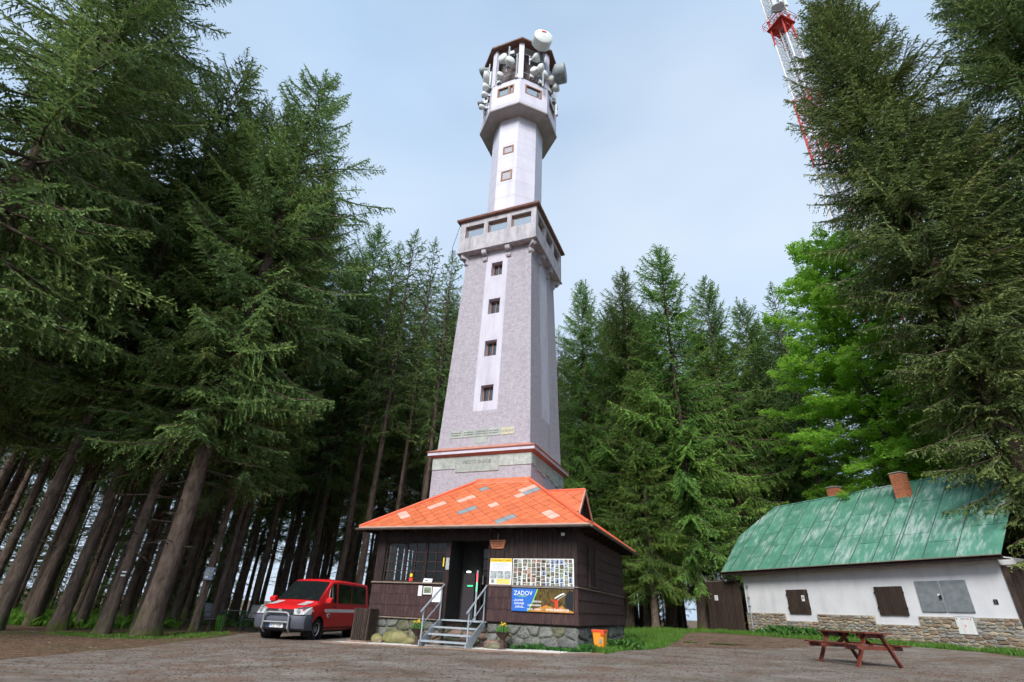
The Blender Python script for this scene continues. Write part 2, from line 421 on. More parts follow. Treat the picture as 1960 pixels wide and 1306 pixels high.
# Voronoi cells in a rectangle / polygon by half-plane clipping
def clip(poly, nx, ny, d):              # keep nx*x+ny*y<=d
    out = []
    for i in range(len(poly)):
        a, b = poly[i], poly[(i + 1) % len(poly)]
        da, db = nx * a[0] + ny * a[1] - d, nx * b[0] + ny * b[1] - d
        if da <= 0: out.append(a)
        if (da < 0 < db) or (db < 0 < da):
            t = da / (da - db); out.append((a[0] + (b[0] - a[0]) * t, a[1] + (b[1] - a[1]) * t))
    return out
def stones_in(x0, x1, z0, z1, area, aspect, rng, jit=.8):
    """irregular stones filling a rectangle: jittered running-bond seeds, Voronoi cells in a squeezed space"""
    h = math.sqrt(area / aspect); wd = h * aspect
    rows = max(1, round((z1 - z0) / h)); h = (z1 - z0) / rows
    seeds = []
    for r in range(rows):
        x = x0 - rng.random() * wd * .6
        while x < x1 + wd * .5:
            ww = wd * rng.uniform(.55, 1.5)
            sx = x + ww / 2
            if x0 < sx < x1:
                seeds.append((sx, z0 + (r + .5 + rng.uniform(-.5, .5) * jit * .75) * h))
            x += ww
    k = aspect
    S = [(a, b * k) for a, b in seeds]
    cells = []
    for i, (a, b) in enumerate(S):
        poly = [(x0, z0 * k), (x1, z0 * k), (x1, z1 * k), (x0, z1 * k)]
        for j, (c, d) in enumerate(S):
            if i == j: continue
            if abs(c - a) > 4 * wd or abs(d - b) > 4 * wd: continue
            nx, ny = c - a, d - b
            poly = clip(poly, nx, ny, (nx * (a + c) + ny * (b + d)) / 2)
            if len(poly) < 3: break
        if len(poly) >= 3: cells.append([(p[0], p[1] / k) for p in poly])
    return cells
def stone_mesh(poly, gap, depth, rng, matname):
    """one stone: rounded outline, domed face, outline in (x,z), front towards -y"""
    cx = sum(p[0] for p in poly) / len(poly); cz = sum(p[1] for p in poly) / len(poly)
    # cut corners for a rounder outline
    pts = []
    n = len(poly)
    for i in range(n):
        a, b = poly[i], poly[(i + 1) % n]
        L = math.hypot(b[0] - a[0], b[1] - a[1])
        if L < gap * 1.2: continue
        t = min(.3, .028 / L + .06)
        pts.append((a[0] + (b[0] - a[0]) * t, a[1] + (b[1] - a[1]) * t))
        pts.append((a[0] + (b[0] - a[0]) * (1 - t), a[1] + (b[1] - a[1]) * (1 - t)))
    if len(pts) < 5: return None
    ext = [max(abs(p[0] - cx) for p in pts), max(abs(p[1] - cz) for p in pts)]
    if min(ext) < gap * 1.1: return None
    def ring(g, y, j):
        r = []
        for x, z in pts:
            dx, dz = x - cx, z - cz
            L = math.hypot(dx, dz) or 1
            k = max(.15, (L - g) / L)
            r.append((dx * k + rng.uniform(-j, j), y + rng.uniform(-j, j), dz * k + rng.uniform(-j, j)))
        return r
    m = MB()
    dp = depth * rng.uniform(.6, 1.35)
    a = ring(gap, 0.02, 0); b = ring(gap + .004, -dp * .6, .004); c = ring(gap + min(ext) * .35, -dp, .009)
    k = len(pts)
    m.add(a + b + c + [(rng.uniform(-.01, .01), -dp * 1.08, rng.uniform(-.01, .01))], [])
    for i in range(k):
        j = (i + 1) % k
        m.f.append((i, j, k + j, k + i)); m.f.append((k + i, k + j, 2 * k + j, 2 * k + i)); m.f.append((2 * k + i, 2 * k + j, 3 * k))
    m.m = [0] * len(m.f)
    return m.mesh('stone', matname), (cx, cz)

# ------------------------------------------------------------------ ground heights
CTRL = np.array([(0, 0, .1), (0, 9.8, .2), (-7.2, 9, .02), (-9.3, 11.5, 0), (-9.4, 15.4, 0), (-11.5, 19.2, .0), (-13, 19.5, 0), (-15.5, 19.8, 0), (-6.9, 22, .06), (-6.4, 20.4, .06), (-7.2, 23.5, .06),
                 (-8.2, 21.3, .06), (-9.5, 19.6, .03), (-10, 22, .1), (-5.4, 23.4, .06), (-4.4, 17, .24), (-2.5, 16.2, .28), (-.7, 15.4, .31), (1.7, 14.4, .36), (2.4, 15.4, .44),
                 (8.6, 14.2, .37), (9.8, 14.4, .37), (9.2, 15.6, .38), (11.4, 13, .3), (12.4, 28.6, .72), (16.2, 19, .70), (14.3, 23.8, .71), (15.2, 21.4, .71), (13.3, 26.2, .71), (7.3, 23, .45),
                 (4.5, 20.5, .5), (14.9, 16.7, .58), (-20, 20, .05), (-25, 35, .0), (-12, 32, .1), (0, 35, .35), (10, 36, .5), (20, 42, .5), (30, 20, .8), (25, 8, .6), (-25, 5, -.1), (8, -15, 0), (-10, -15, -.2), (5, 10, .22), (10.5, 31, .66), (11, 29.5, .69)])
def ground(x, y):
    x = np.asarray(x, float); y = np.asarray(y, float)
    d2 = (x[..., None] - CTRL[:, 0]) ** 2 + (y[..., None] - CTRL[:, 1]) ** 2
    w = 1 / (d2 + .35) ** 1.6
    z = (w * CTRL[:, 2]).sum(-1) / w.sum(-1)
    r = np.hypot(x, y)
    z = z - np.clip(r - 48, 0, 400) ** 2 * .0022 / (1 + np.clip(r - 48, 0, 1e9) * .004) * np.where(r > 48, 1, 0)
    return z
def gz(x, y): return float(ground(np.array([x]), np.array([y]))[0])

# ------------------------------------------------------------------ the setting
def inside(poly, x, y):
    x = np.asarray(x); y = np.asarray(y); c = np.zeros(x.shape, bool); n = len(poly)
    for i in range(n):
        x0, y0 = poly[i]; x1, y1 = poly[(i + 1) % n]
        if y0 == y1: continue
        t = ((y0 > y) != (y1 > y)) & (x < (x1 - x0) * (y - y0) / (y1 - y0) + x0)
        c ^= t
    return c
def nearest_on(poly, x, y):
    bx = np.copy(x); by = np.copy(y); bd = np.full(x.shape, 1e18); n = len(poly)
    for i in range(n):
        x0, y0 = poly[i]; x1, y1 = poly[(i + 1) % n]
        dx, dy = x1 - x0, y1 - y0
        t = np.clip(((x - x0) * dx + (y - y0) * dy) / (dx * dx + dy * dy + 1e-12), 0, 1)
        px, py = x0 + t * dx, y0 + t * dy
        d = (px - x) ** 2 + (py - y) ** 2
        k = d < bd; bx[k] = px[k]; by[k] = py[k]; bd[k] = d[k]
    return bx, by
def rough_poly(poly, step, amp, seed):
    rng = random.Random(seed); out = []
    for i in range(len(poly)):
        a, b = poly[i], poly[(i + 1) % len(poly)]
        L = math.hypot(b[0] - a[0], b[1] - a[1]); k = max(1, int(L / step))
        nx, ny = -(b[1] - a[1]) / L, (b[0] - a[0]) / L
        for j in range(k):
            t = j / k; q = rng.gauss(0, amp) if j else 0
            out.append((a[0] + (b[0] - a[0]) * t + nx * q, a[1] + (b[1] - a[1]) * t + ny * q))
    return out
def sheet(name, poly, step, lift, m, rough=None):
    if rough: poly = rough_poly(poly, *rough)
    xs = [p[0] for p in poly]; ys = [p[1] for p in poly]
    X = np.arange(min(xs) - step, max(xs) + step * 2, step); Y = np.arange(min(ys) - step, max(ys) + step * 2, step)
    gx, gy = np.meshgrid(X, Y, indexing='ij'); ins = inside(poly, gx, gy)
    anyi = ins[:-1, :-1] | ins[1:, :-1] | ins[:-1, 1:] | ins[1:, 1:]
    out = ~ins
    nx, ny = nearest_on(poly, gx[out], gy[out]); gx[out] = nx; gy[out] = ny
    idx = np.arange(gx.size).reshape(gx.shape)
    q = np.stack([idx[:-1, :-1][anyi], idx[1:, :-1][anyi], idx[1:, 1:][anyi], idx[:-1, 1:][anyi]], 1)
    used, inv = np.unique(q, return_inverse=True); q = inv.reshape(q.shape)
    v = np.stack([gx.ravel()[used], gy.ravel()[used]], 1)
    z = ground(v[:, 0], v[:, 1]) + lift
    v = np.column_stack([v, z])
    me = bpy.data.meshes.new(name); me.from_pydata(v.tolist(), [], q.tolist()); me.materials.append(M[m])
    me.polygons.foreach_set('use_smooth', [True] * len(me.polygons)); me.update()
    bm = bmesh.new(); bm.from_mesh(me); bmesh.ops.remove_doubles(bm, verts=bm.verts, dist=1e-4); bmesh.ops.recalc_face_normals(bm, faces=bm.faces)
    bm.to_mesh(me); bm.free()
    return link(name, me)

def floor_mat():
    m = mat('forest_floor', (0.085, 0.05, 0.03), (0.175, 0.105, 0.066), 3.0, 0.95, 0.9, 30)
    t, b = nodes_of(m)
    src = b.inputs['Base Color'].links[0].from_socket
    tcn = t.nodes.new('ShaderNodeTexCoord')
    n = t.nodes.new('ShaderNodeTexNoise'); n.inputs['Scale'].default_value = .35; n.inputs['Detail'].default_value = 6
    r = t.nodes.new('ShaderNodeValToRGB'); r.color_ramp.elements[0].position = .52; r.color_ramp.elements[1].position = .64
    x = t.nodes.new('ShaderNodeMix'); x.data_type = 'RGBA'; x.inputs[7].default_value = (0.05, 0.085, 0.018, 1)
    t.links.new(tcn.outputs['Object'], n.inputs['Vector']); t.links.new(n.outputs['Fac'], r.inputs['Fac'])
    t.links.new(r.outputs['Color'], x.inputs[0]); t.links.new(src, x.inputs[6]); t.links.new(x.outputs[2], b.inputs['Base Color'])
    return m
M['floor'] = floor_mat()

def asphalt_mat():
    m = mat('old_asphalt', (0.175, 0.152, 0.132), (0.30, 0.268, 0.235), 60, 0.85, 0.8, 90, detail=3, lo=.25, hi=.75)
    t, b = nodes_of(m)
    src = b.inputs['Base Color'].links[0].from_socket
    tcn = t.nodes.new('ShaderNodeTexCoord')
    def layer(prev, scale, lo, hi, col, stretch, rot, detail=7, amt=1.0):
        mpn = t.nodes.new('ShaderNodeMapping'); mpn.inputs['Scale'].default_value = stretch; mpn.inputs['Rotation'].default_value = (0, 0, rot)
        n = t.nodes.new('ShaderNodeTexNoise'); n.inputs['Scale'].default_value = scale; n.inputs['Detail'].default_value = detail; n.inputs['Roughness'].default_value = .66
        r = t.nodes.new('ShaderNodeValToRGB'); r.color_ramp.elements[0].position = lo; r.color_ramp.elements[1].position = hi
        r.color_ramp.elements[1].color = (amt, amt, amt, 1)
        x = t.nodes.new('ShaderNodeMix'); x.data_type = 'RGBA'; x.inputs[7].default_value = (*col, 1)
        t.links.new(tcn.outputs['Object'], mpn.inputs['Vector']); t.links.new(mpn.outputs['Vector'], n.inputs['Vector'])
        t.links.new(n.outputs['Fac'], r.inputs['Fac']); t.links.new(r.outputs['Color'], x.inputs[0]); t.links.new(prev, x.inputs[6])
        return x.outputs[2], r.outputs['Color']
    o, _ = layer(src, .9, .46, .66, (0.125, 0.098, 0.074), (1, 1.7, 1), .35)                # damp dirt
    o, _ = layer(o, 1.1, .47, .63, (0.19, 0.115, 0.078), (.8, 1.5, 1), .2, amt=.75)           # drifts of brown needles
    o, _ = layer(o, .8, .56, .74, (0.36, 0.32, 0.275), (.8, 2.0, 1), .3, amt=.75)             # dry washed gravelly streaks
    o, _ = layer(o, .5, .60, .72, (0.10, 0.098, 0.035), (1, 1.5, 1), .9, amt=.7)             # moss film
    t.links.new(o, b.inputs['Base Color'])
    return m
M['asphalt'] = asphalt_mat()
M['dirt'] = mat('damp_dirt_track', (0.10, 0.062, 0.042), (0.22, 0.155, 0.115), 2.2, 0.9, 0.8, 40)
M['gravelbed'] = mat('gravel_bed', (0.30, 0.28, 0.25), (0.46, 0.44, 0.41), 40, 0.95, 0.8, 60)
M['pebble'] = mat('pale_pebble', (0.48, 0.46, 0.43), (0.64, 0.62, 0.59), 3, 0.9)
M['water'] = mat('puddle_water', (0.03, 0.026, 0.02), None, 3, 0.01, spec=.8)
M['timber'] = mat('old_edging_board', (0.20, 0.13, 0.10), (0.30, 0.21, 0.16), 7, 0.85, 0.3)
M['grass_soil'] = mat('turf_base', (0.055, 0.10, 0.02), (0.10, 0.16, 0.035), 2.5, 0.95, 0.6, 40)

def build_ground():
    rad = np.concatenate([np.linspace(0, 8, 12)[1:], np.linspace(8, 50, 110)[1:], np.geomspace(50, 12000, 60)[1:]])
    na = 200; ang = np.linspace(0, 2 * PI, na, endpoint=False)
    v = [(0, 0, gz(0, 0))]
    rr, aa = np.meshgrid(rad, ang, indexing='ij')
    x, y = rr * np.sin(aa), rr * np.cos(aa); z = ground(x.ravel(), y.ravel()).reshape(x.shape)
    z = np.maximum(z, -160)
    v = np.vstack([v, np.column_stack([x.ravel(), y.ravel(), z.ravel()])])
    f = [(0, 1 + (j + 1) % na, 1 + j) for j in range(na)]
    for k in range(len(rad) - 1):
        a = 1 + k * na
        f += [(a + j, a + (j + 1) % na, a + na + (j + 1) % na, a + na + j) for j in range(na)]
    me = bpy.data.meshes.new('ground'); me.from_pydata(v.tolist(), [], f); me.materials.append(M['floor'])
    me.polygons.foreach_set('use_smooth', [True] * len(me.polygons)); me.update()
    bm = bmesh.new(); bm.from_mesh(me); bmesh.ops.recalc_face_normals(bm, faces=bm.faces); bm.to_mesh(me); bm.free()
    tag(link('ground', me), kind='structure')
build_ground()

AH, AX = -0.400, -1.196
HUT = Vector((2.0127, 14.8644, 0.9365))
HU = Vector((math.cos(AH), math.sin(AH), 0)); HW = Vector((-math.sin(AH), math.cos(AH), 0))
HOUSE = Vector((12.438, 28.655, 0.729))
XU = Vector((math.cos(AX), math.sin(AX), 0)); XW = Vector((-math.sin(AX), math.cos(AX), 0))
def hut_xy(a, b): p = HUT + HU * a + HW * b; return (p.x, p.y)
def house_xy(a, b): p = HOUSE + XU * a + XW * b; return (p.x, p.y)

YARD = [(-9.3, 8), (-9.35, 11.5), (-9.2, 15.4), (-9.4, 19.6), (-9.4, 22.6), (-8.2, 26), (-5.5, 31), (-3, 31), (-3.2, 22), hut_xy(-6.9, -.1), hut_xy(-6.9, -1.30), hut_xy(-.15, -1.30),
        hut_xy(.75, -.35), (3.9, 16.2), (5.2, 18.0), (8.6, 19.4), (11.6, 21.2), house_xy(8.5, -1.35), house_xy(12, -1.2), (15.8, 14), (22, 9), (22, -20), (-22, -20), (-20, 2)]
tag(sheet('yard', YARD, .3, .006, 'asphalt', (.5, .05, 3)), kind='structure')
TRACK = [(5.0, 17.9), (5.9, 19.6), (7.0, 22.5), (8.4, 26.5), (9.6, 27.4), (10.9, 25.4), house_xy(6.5, -1.5), house_xy(8.4, -1.4), (11.6, 21.1), (8.6, 19.3)]
tag(sheet('dirt_track', TRACK, .2, .003, 'dirt', (.4, .07, 5)), kind='structure')
for k, P in enumerate(([(6.75, 21.3), (7.2, 21.2), (7.45, 21.6), (7.35, 22.2), (6.95, 22.3)], [(7.55, 20.7), (8.2, 20.6), (9.0, 21.0), (8.9, 21.6), (8.2, 21.9), (7.7, 21.6)])):
    o = sheet('puddle', P, .1, .014, 'water', (.2, .03, 8 + k)); tag(o, kind='structure')
    zf = max(v.co.z for v in o.data.vertices) + .004
    for v in o.data.vertices: v.co.z = zf
BED = [hut_xy(-6.85, -.08), hut_xy(-6.85, -1.27), hut_xy(-.2, -1.27), hut_xy(.5, -.35), hut_xy(.2, .0), hut_xy(0, -.02)]
tag(sheet('gravel_strip', BED, .15, .012, 'gravelbed'), kind='structure')

def fast_mesh(name, V, F4, m, parent=None, attr=None, smooth=False):
    """numpy vertices + quads -> mesh object (fast path)"""
    me = bpy.data.meshes.new(name)
    V = np.ascontiguousarray(V, dtype=np.float32); F4 = np.ascontiguousarray(F4, dtype=np.int32)
    k = F4.shape[1]
    me.vertices.add(len(V)); me.vertices.foreach_set('co', V.ravel())
    me.loops.add(F4.size); me.loops.foreach_set('vertex_index', F4.ravel())
    me.polygons.add(len(F4)); me.polygons.foreach_set('loop_start', np.arange(0, F4.size, k, dtype=np.int32))
    try: me.polygons.foreach_set('loop_total', np.full(len(F4), k, dtype=np.int32))
    except Exception: pass
    me.update(calc_edges=True)
    if attr is not None:
        a = me.attributes.new('tint', 'FLOAT', 'FACE'); a.data.foreach_set('value', np.ascontiguousarray(attr, dtype=np.float32))
    me.materials.append(M[m] if isinstance(m, str) else m)
    return me

def leaf_mat(name, stops, rough=.55, var=.25, trans=.0):
    m = bpy.data.materials.new(name); m.use_nodes = True
    t = m.node_tree; b = t.nodes['Principled BSDF']
    b.inputs['Roughness'].default_value = rough; b.inputs['Specular IOR Level'].default_value = .25
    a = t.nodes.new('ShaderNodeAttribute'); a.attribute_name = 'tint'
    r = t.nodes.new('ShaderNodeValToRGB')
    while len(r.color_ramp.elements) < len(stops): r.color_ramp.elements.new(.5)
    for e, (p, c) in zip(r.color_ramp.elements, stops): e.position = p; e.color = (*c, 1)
    oi = t.nodes.new('ShaderNodeObjectInfo'); mr = t.nodes.new('ShaderNodeMapRange'); mr.inputs['To Min'].default_value = 1 - var; mr.inputs['To Max'].default_value = 1 + var
    mh = t.nodes.new('ShaderNodeMapRange'); mh.inputs['To Min'].default_value = .485; mh.inputs['To Max'].default_value = .515
    hs = t.nodes.new('ShaderNodeHueSaturation')
    t.links.new(a.outputs['Fac'], r.inputs['Fac']); t.links.new(oi.outputs['Random'], mr.inputs['Value']); t.links.new(oi.outputs['Random'], mh.inputs['Value'])
    t.links.new(mr.outputs['Result'], hs.inputs['Value']); t.links.new(mh.outputs['Result'], hs.inputs['Hue']); t.links.new(r.outputs['Color'], hs.inputs['Color'])
    t.links.new(hs.outputs['Color'], b.inputs['Base Color'])
    if trans:
        tl = t.nodes.new('ShaderNodeBsdfTranslucent'); ms = t.nodes.new('ShaderNodeMixShader'); ms.inputs[0].default_value = trans
        out = t.nodes['Material Output']
        t.links.new(hs.outputs['Color'], tl.inputs['Color']); t.links.new(b.outputs[0], ms.inputs[1]); t.links.new(tl.outputs[0], ms.inputs[2]); t.links.new(ms.outputs[0], out.inputs[0])
    return m
M['blade'] = leaf_mat('grass_blades', [(0, (0.045, 0.11, 0.015)), (.6, (0.10, 0.22, 0.03)), (1, (0.20, 0.30, 0.06))], .5, 0, .25)
M['weed'] = leaf_mat('weed_leaves', [(0, (0.03, 0.10, 0.02)), (.7, (0.07, 0.19, 0.04)), (1, (0.13, 0.26, 0.06))], .5, 0, .2)

M['fern'] = leaf_mat('undergrowth_leaves', [(0, (0.10, 0.24, 0.03)), (.6, (0.19, 0.38, 0.05)), (1, (0.30, 0.48, 0.08))], .5, 0, .4)
def grass(name, poly, n, h, seed, label, m='blade', wd=.008, clump=.5, leaf=False):
    rng = np.random.default_rng(seed)
    xs = [p[0] for p in poly]; ys = [p[1] for p in poly]
    P = []
    need = n
    while need > 0:
        x = rng.uniform(min(xs), max(xs), n * 2); y = rng.uniform(min(ys), max(ys), n * 2)
        # uneven cover: thin out with a low-frequency pattern
        k = .5 + .5 * np.sin(x * 2.3 + seed) * np.sin(y * 1.9 + 1.7 * seed) + rng.uniform(-.5, .5, n * 2)
        g = inside(poly, x, y) & (k > .5 - clump * .8)
        q = np.column_stack([x[g], y[g]])[:need]; P.append(q); need -= len(q)
    P = np.vstack(P); n = len(P)
    z = ground(P[:, 0], P[:, 1])
    a = rng.uniform(0, 2 * PI, n); hh = h * rng.uniform(.35, 1.25, n) * (.75 + .5 * (np.sin(P[:, 0] * 3.1) * np.sin(P[:, 1] * 2.7) > 0))
    lean = rng.uniform(.1, .7 if not leaf else 1.6, n) * hh; la = rng.uniform(0, 2 * PI, n)
    B = np.column_stack([P, z])
    side = np.column_stack([np.cos(a), np.sin(a), np.zeros(n)]) * (wd * rng.uniform(.6, 1.5, n))[:, None]
    up = np.column_stack([np.cos(la) * lean, np.sin(la) * lean, hh])
    mid = up * np.array([.35, .35, .6])
    mw = 1.8 if leaf else .75
    V = np.stack([B - side * (.3 if leaf else 1), B + side * (.3 if leaf else 1), B + mid + side * mw, B + mid - side * mw, B + up + side * .12, B + up - side * .12], 1).reshape(-1, 3)
    i = np.arange(n)[:, None] * 6
    F = np.vstack([i + np.array([0, 1, 2, 3]), i + np.array([3, 2, 4, 5])])
    t = np.clip(rng.normal(.5, .22, n), 0, 1)
    o = link(name, fast_mesh(name, V, F, m, attr=np.concatenate([t, t])))
    return tag(o, label, kind='stuff')

# ------------------------------------------------------------------ the observation tower
def square_ring(a, z): return [(-a, -a, z), (a, -a, z), (a, a, z), (-a, a, z)]
def oct_ring(r, z): return [(r * math.sin(R(22.5 + 45 * k)), -r * math.cos(R(22.5 + 45 * k)), z) for k in range(8)]
def wall_with_holes(P, holes, thick, xr, zr, edge=True):
    """flat wall in local (x,z): returns MB with front faces, reveal faces of the holes; P maps (x,z,d) -> xyz, d = depth behind the face"""
    m = MB()
    xs = sorted({xr[0], xr[1], *[h[0] for h in holes], *[h[1] for h in holes]})
    zs = sorted({zr[0], zr[1], *[h[2] for h in holes], *[h[3] for h in holes]})
    for i in range(len(xs) - 1):
        for j in range(len(zs) - 1):
            cx, cz = (xs[i] + xs[i + 1]) / 2, (zs[j] + zs[j + 1]) / 2
            if any(h[0] < cx < h[1] and h[2] < cz < h[3] for h in holes): continue
            m.quad(P(xs[i], zs[j], 0), P(xs[i + 1], zs[j], 0), P(xs[i + 1], zs[j + 1], 0), P(xs[i], zs[j + 1], 0))
    for a, b, c, d in holes:
        for (p, q) in (((a, c), (b, c)), ((b, c), (b, d)), ((b, d), (a, d)), ((a, d), (a, c))):
            m.quad(P(*p, 0), P(*q, 0), P(*q, thick), P(*p, thick))
    return m

TC = HUT + HU * -4.19 + HW * 4.26
def build_tower():
    T = thing('observation_tower', 'tall lavender-white tower of rough plaster with an eight-sided upper shaft', 'tower', (TC.x, TC.y, HUT.z), AH)
    zb = gz(TC.x, TC.y) - HUT.z - .3
    # base block
    MB().loft([square_ring(1.987, zb), square_ring(1.987, 5.32)]).build('base', 'render', T)
    # cornice: flashing lip, white fascia, copper underside
    MB().loft([square_ring(2.19, 5.50), square_ring(2.21, 5.525), square_ring(1.93, 5.66), square_ring(1.9, 5.70)]).build('cornice_flashing', 'copper', T)
    MB().loft([square_ring(2.16, 5.385), square_ring(2.16, 5.497)]).build('cornice_fascia', 'render_lt', T)
    MB().loft([square_ring(2.0, 5.30), square_ring(2.14, 5.382)]).build('cornice_soffit', 'copper_dk', T)
    # stone band under the cornice (front and right)
    rng = random.Random(4)
    for a, b, c, d in ((-1.995, -1.52, 4.86, 5.298), (-1.515, -1.0, 4.86, 5.298), (-.995, .76, 4.72, 5.298), (.765, 1.32, 4.88, 5.298), (1.325, 1.995, 4.88, 5.298)):
        o = MB().box(a, b, -2.005 - rng.uniform(.008, .018), -1.98, c, d).build('stone_slab', 'slab', T, bevel=.006)
        if b - a > 1.5: text(o, 'MĚSTO SUŠICE', .17, (-.12, -2.024, 5.02), 'slab_dark', 'CENTER')
    y = -1.97
    for k, (L, lo) in enumerate(((.5, 4.90), (.55, 4.80), (.5, 4.74), (.55, 4.86), (.5, 4.78), (.55, 4.70), (.72, 4.84))):
        MB().box(1.98, 2.005 + rng.uniform(.006, .016), y, y + L - .006, lo, 5.298).build('stone_slab', 'slab', T, bevel=.006)
        y += L
    # battered shaft, four walls; the window strip on the front
    A0, A1, Z0, Z1 = 1.90, 1.62, 5.66, 15.12
    half = lambda z: A0 + (A1 - A0) * (z - Z0) / (Z1 - Z0)
    wins = [(-.27, .27, 7.50, 8.20), (-.27, .27, 9.51, 10.25), (-.27, .27, 11.58, 12.36), (-.28, .26, 13.62, 14.38)]
    def face(k):
        c, s = [(1, 0), (0, 1), (-1, 0), (0, -1)][k]
        def P(x, z, d):
            h = half(z); yy = -(h - d); xx = x
            return (xx * c - yy * s, xx * s + yy * c, z)
        return P
    for k in range(4):
        P = face(k); m = MB()
        zs = np.linspace(Z0, Z1, 14)
        for i in range(13):
            a, b = zs[i], zs[i + 1]
            segs = [(-1, -.55 / 1.9), (.5 / 1.9, 1)] if a > 6.99 else [(-1, 1)]
            if a < 7.02 < b: segs = [(-1, 1)]
            for p, q in segs:
                def e(t, z):
                    if abs(t) == 1: return t * half(z)
                    return -.55 if t < 0 else .5
                m.quad(P(e(p, a), a, 0), P(e(q, a), a, 0), P(e(q, b), b, 0), P(e(p, b), b, 0))
        # fill the bottom of the strip region below its start
        m.build('shaft_wall', 'render', T, fix=False)
        lo = float(zs[[i for i in range(14) if zs[i] > 6.99][0]])
        if k in (0, 1):
            w = wins if k == 0 else []
            mm = wall_with_holes(P, w, .24, (-.55, .5), (lo, 15.11))
            # thickness edge: strip stands 12 mm proud
            mm.build('window_strip', 'render_lt', T, fix=False)
        else:
            wall_with_holes(P, [], .2, (-.55, .5), (lo, 15.11)).build('window_strip', 'render_lt', T, fix=False)
    P = face(0)
    for a, b, c, d in wins:
        wn = MB(); dd = .225
        for (p, q, r_, s_) in ((a, a + .05, c, d), (b - .05, b, c, d), (a + .05, b - .05, c, c + .05), (a + .05, b - .05, d - .05, d), ((a + b) / 2 - .02, (a + b) / 2 + .02, c + .05, d - .05)):
            vs = [P(p, r_, dd), P(q, r_, dd), P(q, s_, dd), P(p, s_, dd)]
            vb = [P(p, r_, dd + .05), P(q, r_, dd + .05), P(q, s_, dd + .05), P(p, s_, dd + .05)]
            wn.add(vs + vb, [(0, 1, 2, 3), (0, 4, 5, 1), (1, 5, 6, 2), (2, 6, 7, 3), (3, 7, 4, 0), (7, 6, 5, 4)])
        o = wn.build('window', 'frame_brown', T)
        MB().quad(P(a + .04, c + .04, dd + .025), P(b - .04, c + .04, dd + .025), P(b - .04, d - .04, dd + .025), P(a + .04, d - .04, dd + .025)).build('pane', 'glass', o, fix=False)
    # donor plaques
    for i in range(6):
        x0 = -1.42 + .535 * i
        zlo, zhi = (6.07, 6.35)
        if i == 5: x0, zlo, zhi = -.33, 5.80, 6.055
        nm = 'slab_yellow' if i == 4 else 'slab'
        m = MB(); m.prism([(x0, zlo), (x0 + .525, zlo), (x0 + .525, zhi), (x0, zhi)], -half(6.2) - .022, -half(6.2) + .05)
        o = m.build('plaque', nm, T, bevel=.005)
        if i == 4: text(o, 'STACHY', .13, (x0 + .265, -half(6.2) - .026, zlo + .09), 'slab_dark', 'CENTER')
        elif i < 4:
            mm = MB()
            for r_ in range(2):
                x = x0 + .06
                while x < x0 + .44:
                    L = rng.uniform(.02, .05); mm.box(x, x + L, -half(6.2) - .026, -half(6.2) - .0225, zlo + .075 + r_ * .09, zlo + .075 + r_ * .09 + .05); x += L + .016
            tag(mm.build('lettering', 'slab_dark', o), kind='stuff')
    # gallery
    MB().loft([square_ring(1.99, 15.08), square_ring(1.99, 15.16)]).build('gallery_floor', 'concrete', T)
    gw = [(-1.66, -.69, 15.95, 16.64), (-.48, .50, 15.97, 16.66), (.72, 1.70, 15.98, 16.68)]
    for k in range(4):
        c, s = [(1, 0), (0, 1), (-1, 0), (0, -1)][k]
        def PG(x, z, d, c=c, s=s): yy = -(1.95 - d); return (x * c - yy * s, x * s + yy * c, z)
        mm = wall_with_holes(PG, gw, .16, (-1.95, 1.95), (15.16, 16.92))
        mm.build('gallery_wall', 'concrete', T, fix=False)
        for a, b, c2, d2 in gw:
            fr = MB(); dd = .145
            for (p, q, r_, s_) in ((a, a + .045, c2, d2), (b - .045, b, c2, d2), (a + .045, b - .045, c2, c2 + .03), (a + .045, b - .045, d2 - .1, d2)):
                vs = [PG(p, r_, dd), PG(q, r_, dd), PG(q, s_, dd), PG(p, s_, dd)]; vb = [PG(p, r_, dd + .04), PG(q, r_, dd + .04), PG(q, s_, dd + .04), PG(p, s_, dd + .04)]
                fr.add(vs + vb, [(0, 1, 2, 3), (0, 4, 5, 1), (1, 5, 6, 2), (2, 6, 7, 3), (3, 7, 4, 0), (7, 6, 5, 4)])
            o = fr.build('window', 'frame_brown', T)
            MB().quad(PG(a + .03, c2 + .02, dd + .02), PG(b - .03, c2 + .02, dd + .02), PG(b - .03, d2 - .09, dd + .02), PG(a + .03, d2 - .09, dd + .02)).build('pane', 'sky_glass', o, fix=False)
        # brackets
        prof = [(1.58, 14.55), (1.70, 14.55), (1.74, 14.62), (1.74, 14.72), (1.70, 14.80), (1.78, 14.84), (1.90, 14.84), (1.93, 14.90), (1.93, 15.075), (1.58, 15.075)]
        for x in (-.62, .55):
            n = len(prof)
            v = [(x - .11, -a, b) for a, b in prof] + [(x + .11, -a, b) for a, b in prof]
            v = [(p[0] * c - p[1] * s, p[0] * s + p[1] * c, p[2]) for p in v]
            MB().add(v, [tuple(range(n)), tuple(range(2 * n - 1, n - 1, -1))] + [(i, i + n, (i + 1) % n + n, (i + 1) % n) for i in range(n)]).build('bracket', 'concrete', T)
        # corner bracket, set on the diagonal
        e = Vector((c + s, -(c - s), 0)).normalized(); e = Vector((1 * c - (-1) * s, 1 * s + (-1) * c, 0)).normalized(); sd = Vector((-e.y, e.x, 0))
        v = []
        for w in (-.11, .11):
            for a, b in prof:
                q = e * ((a - 1.62) * 1.25 + 2.22) + sd * w; v.append((q.x, q.y, b))
        MB().add(v, [tuple(range(n)), tuple(range(2 * n - 1, n - 1, -1))] + [(i, i + n, (i + 1) % n + n, (i + 1) % n) for i in range(n)]).build('bracket', 'concrete', T)
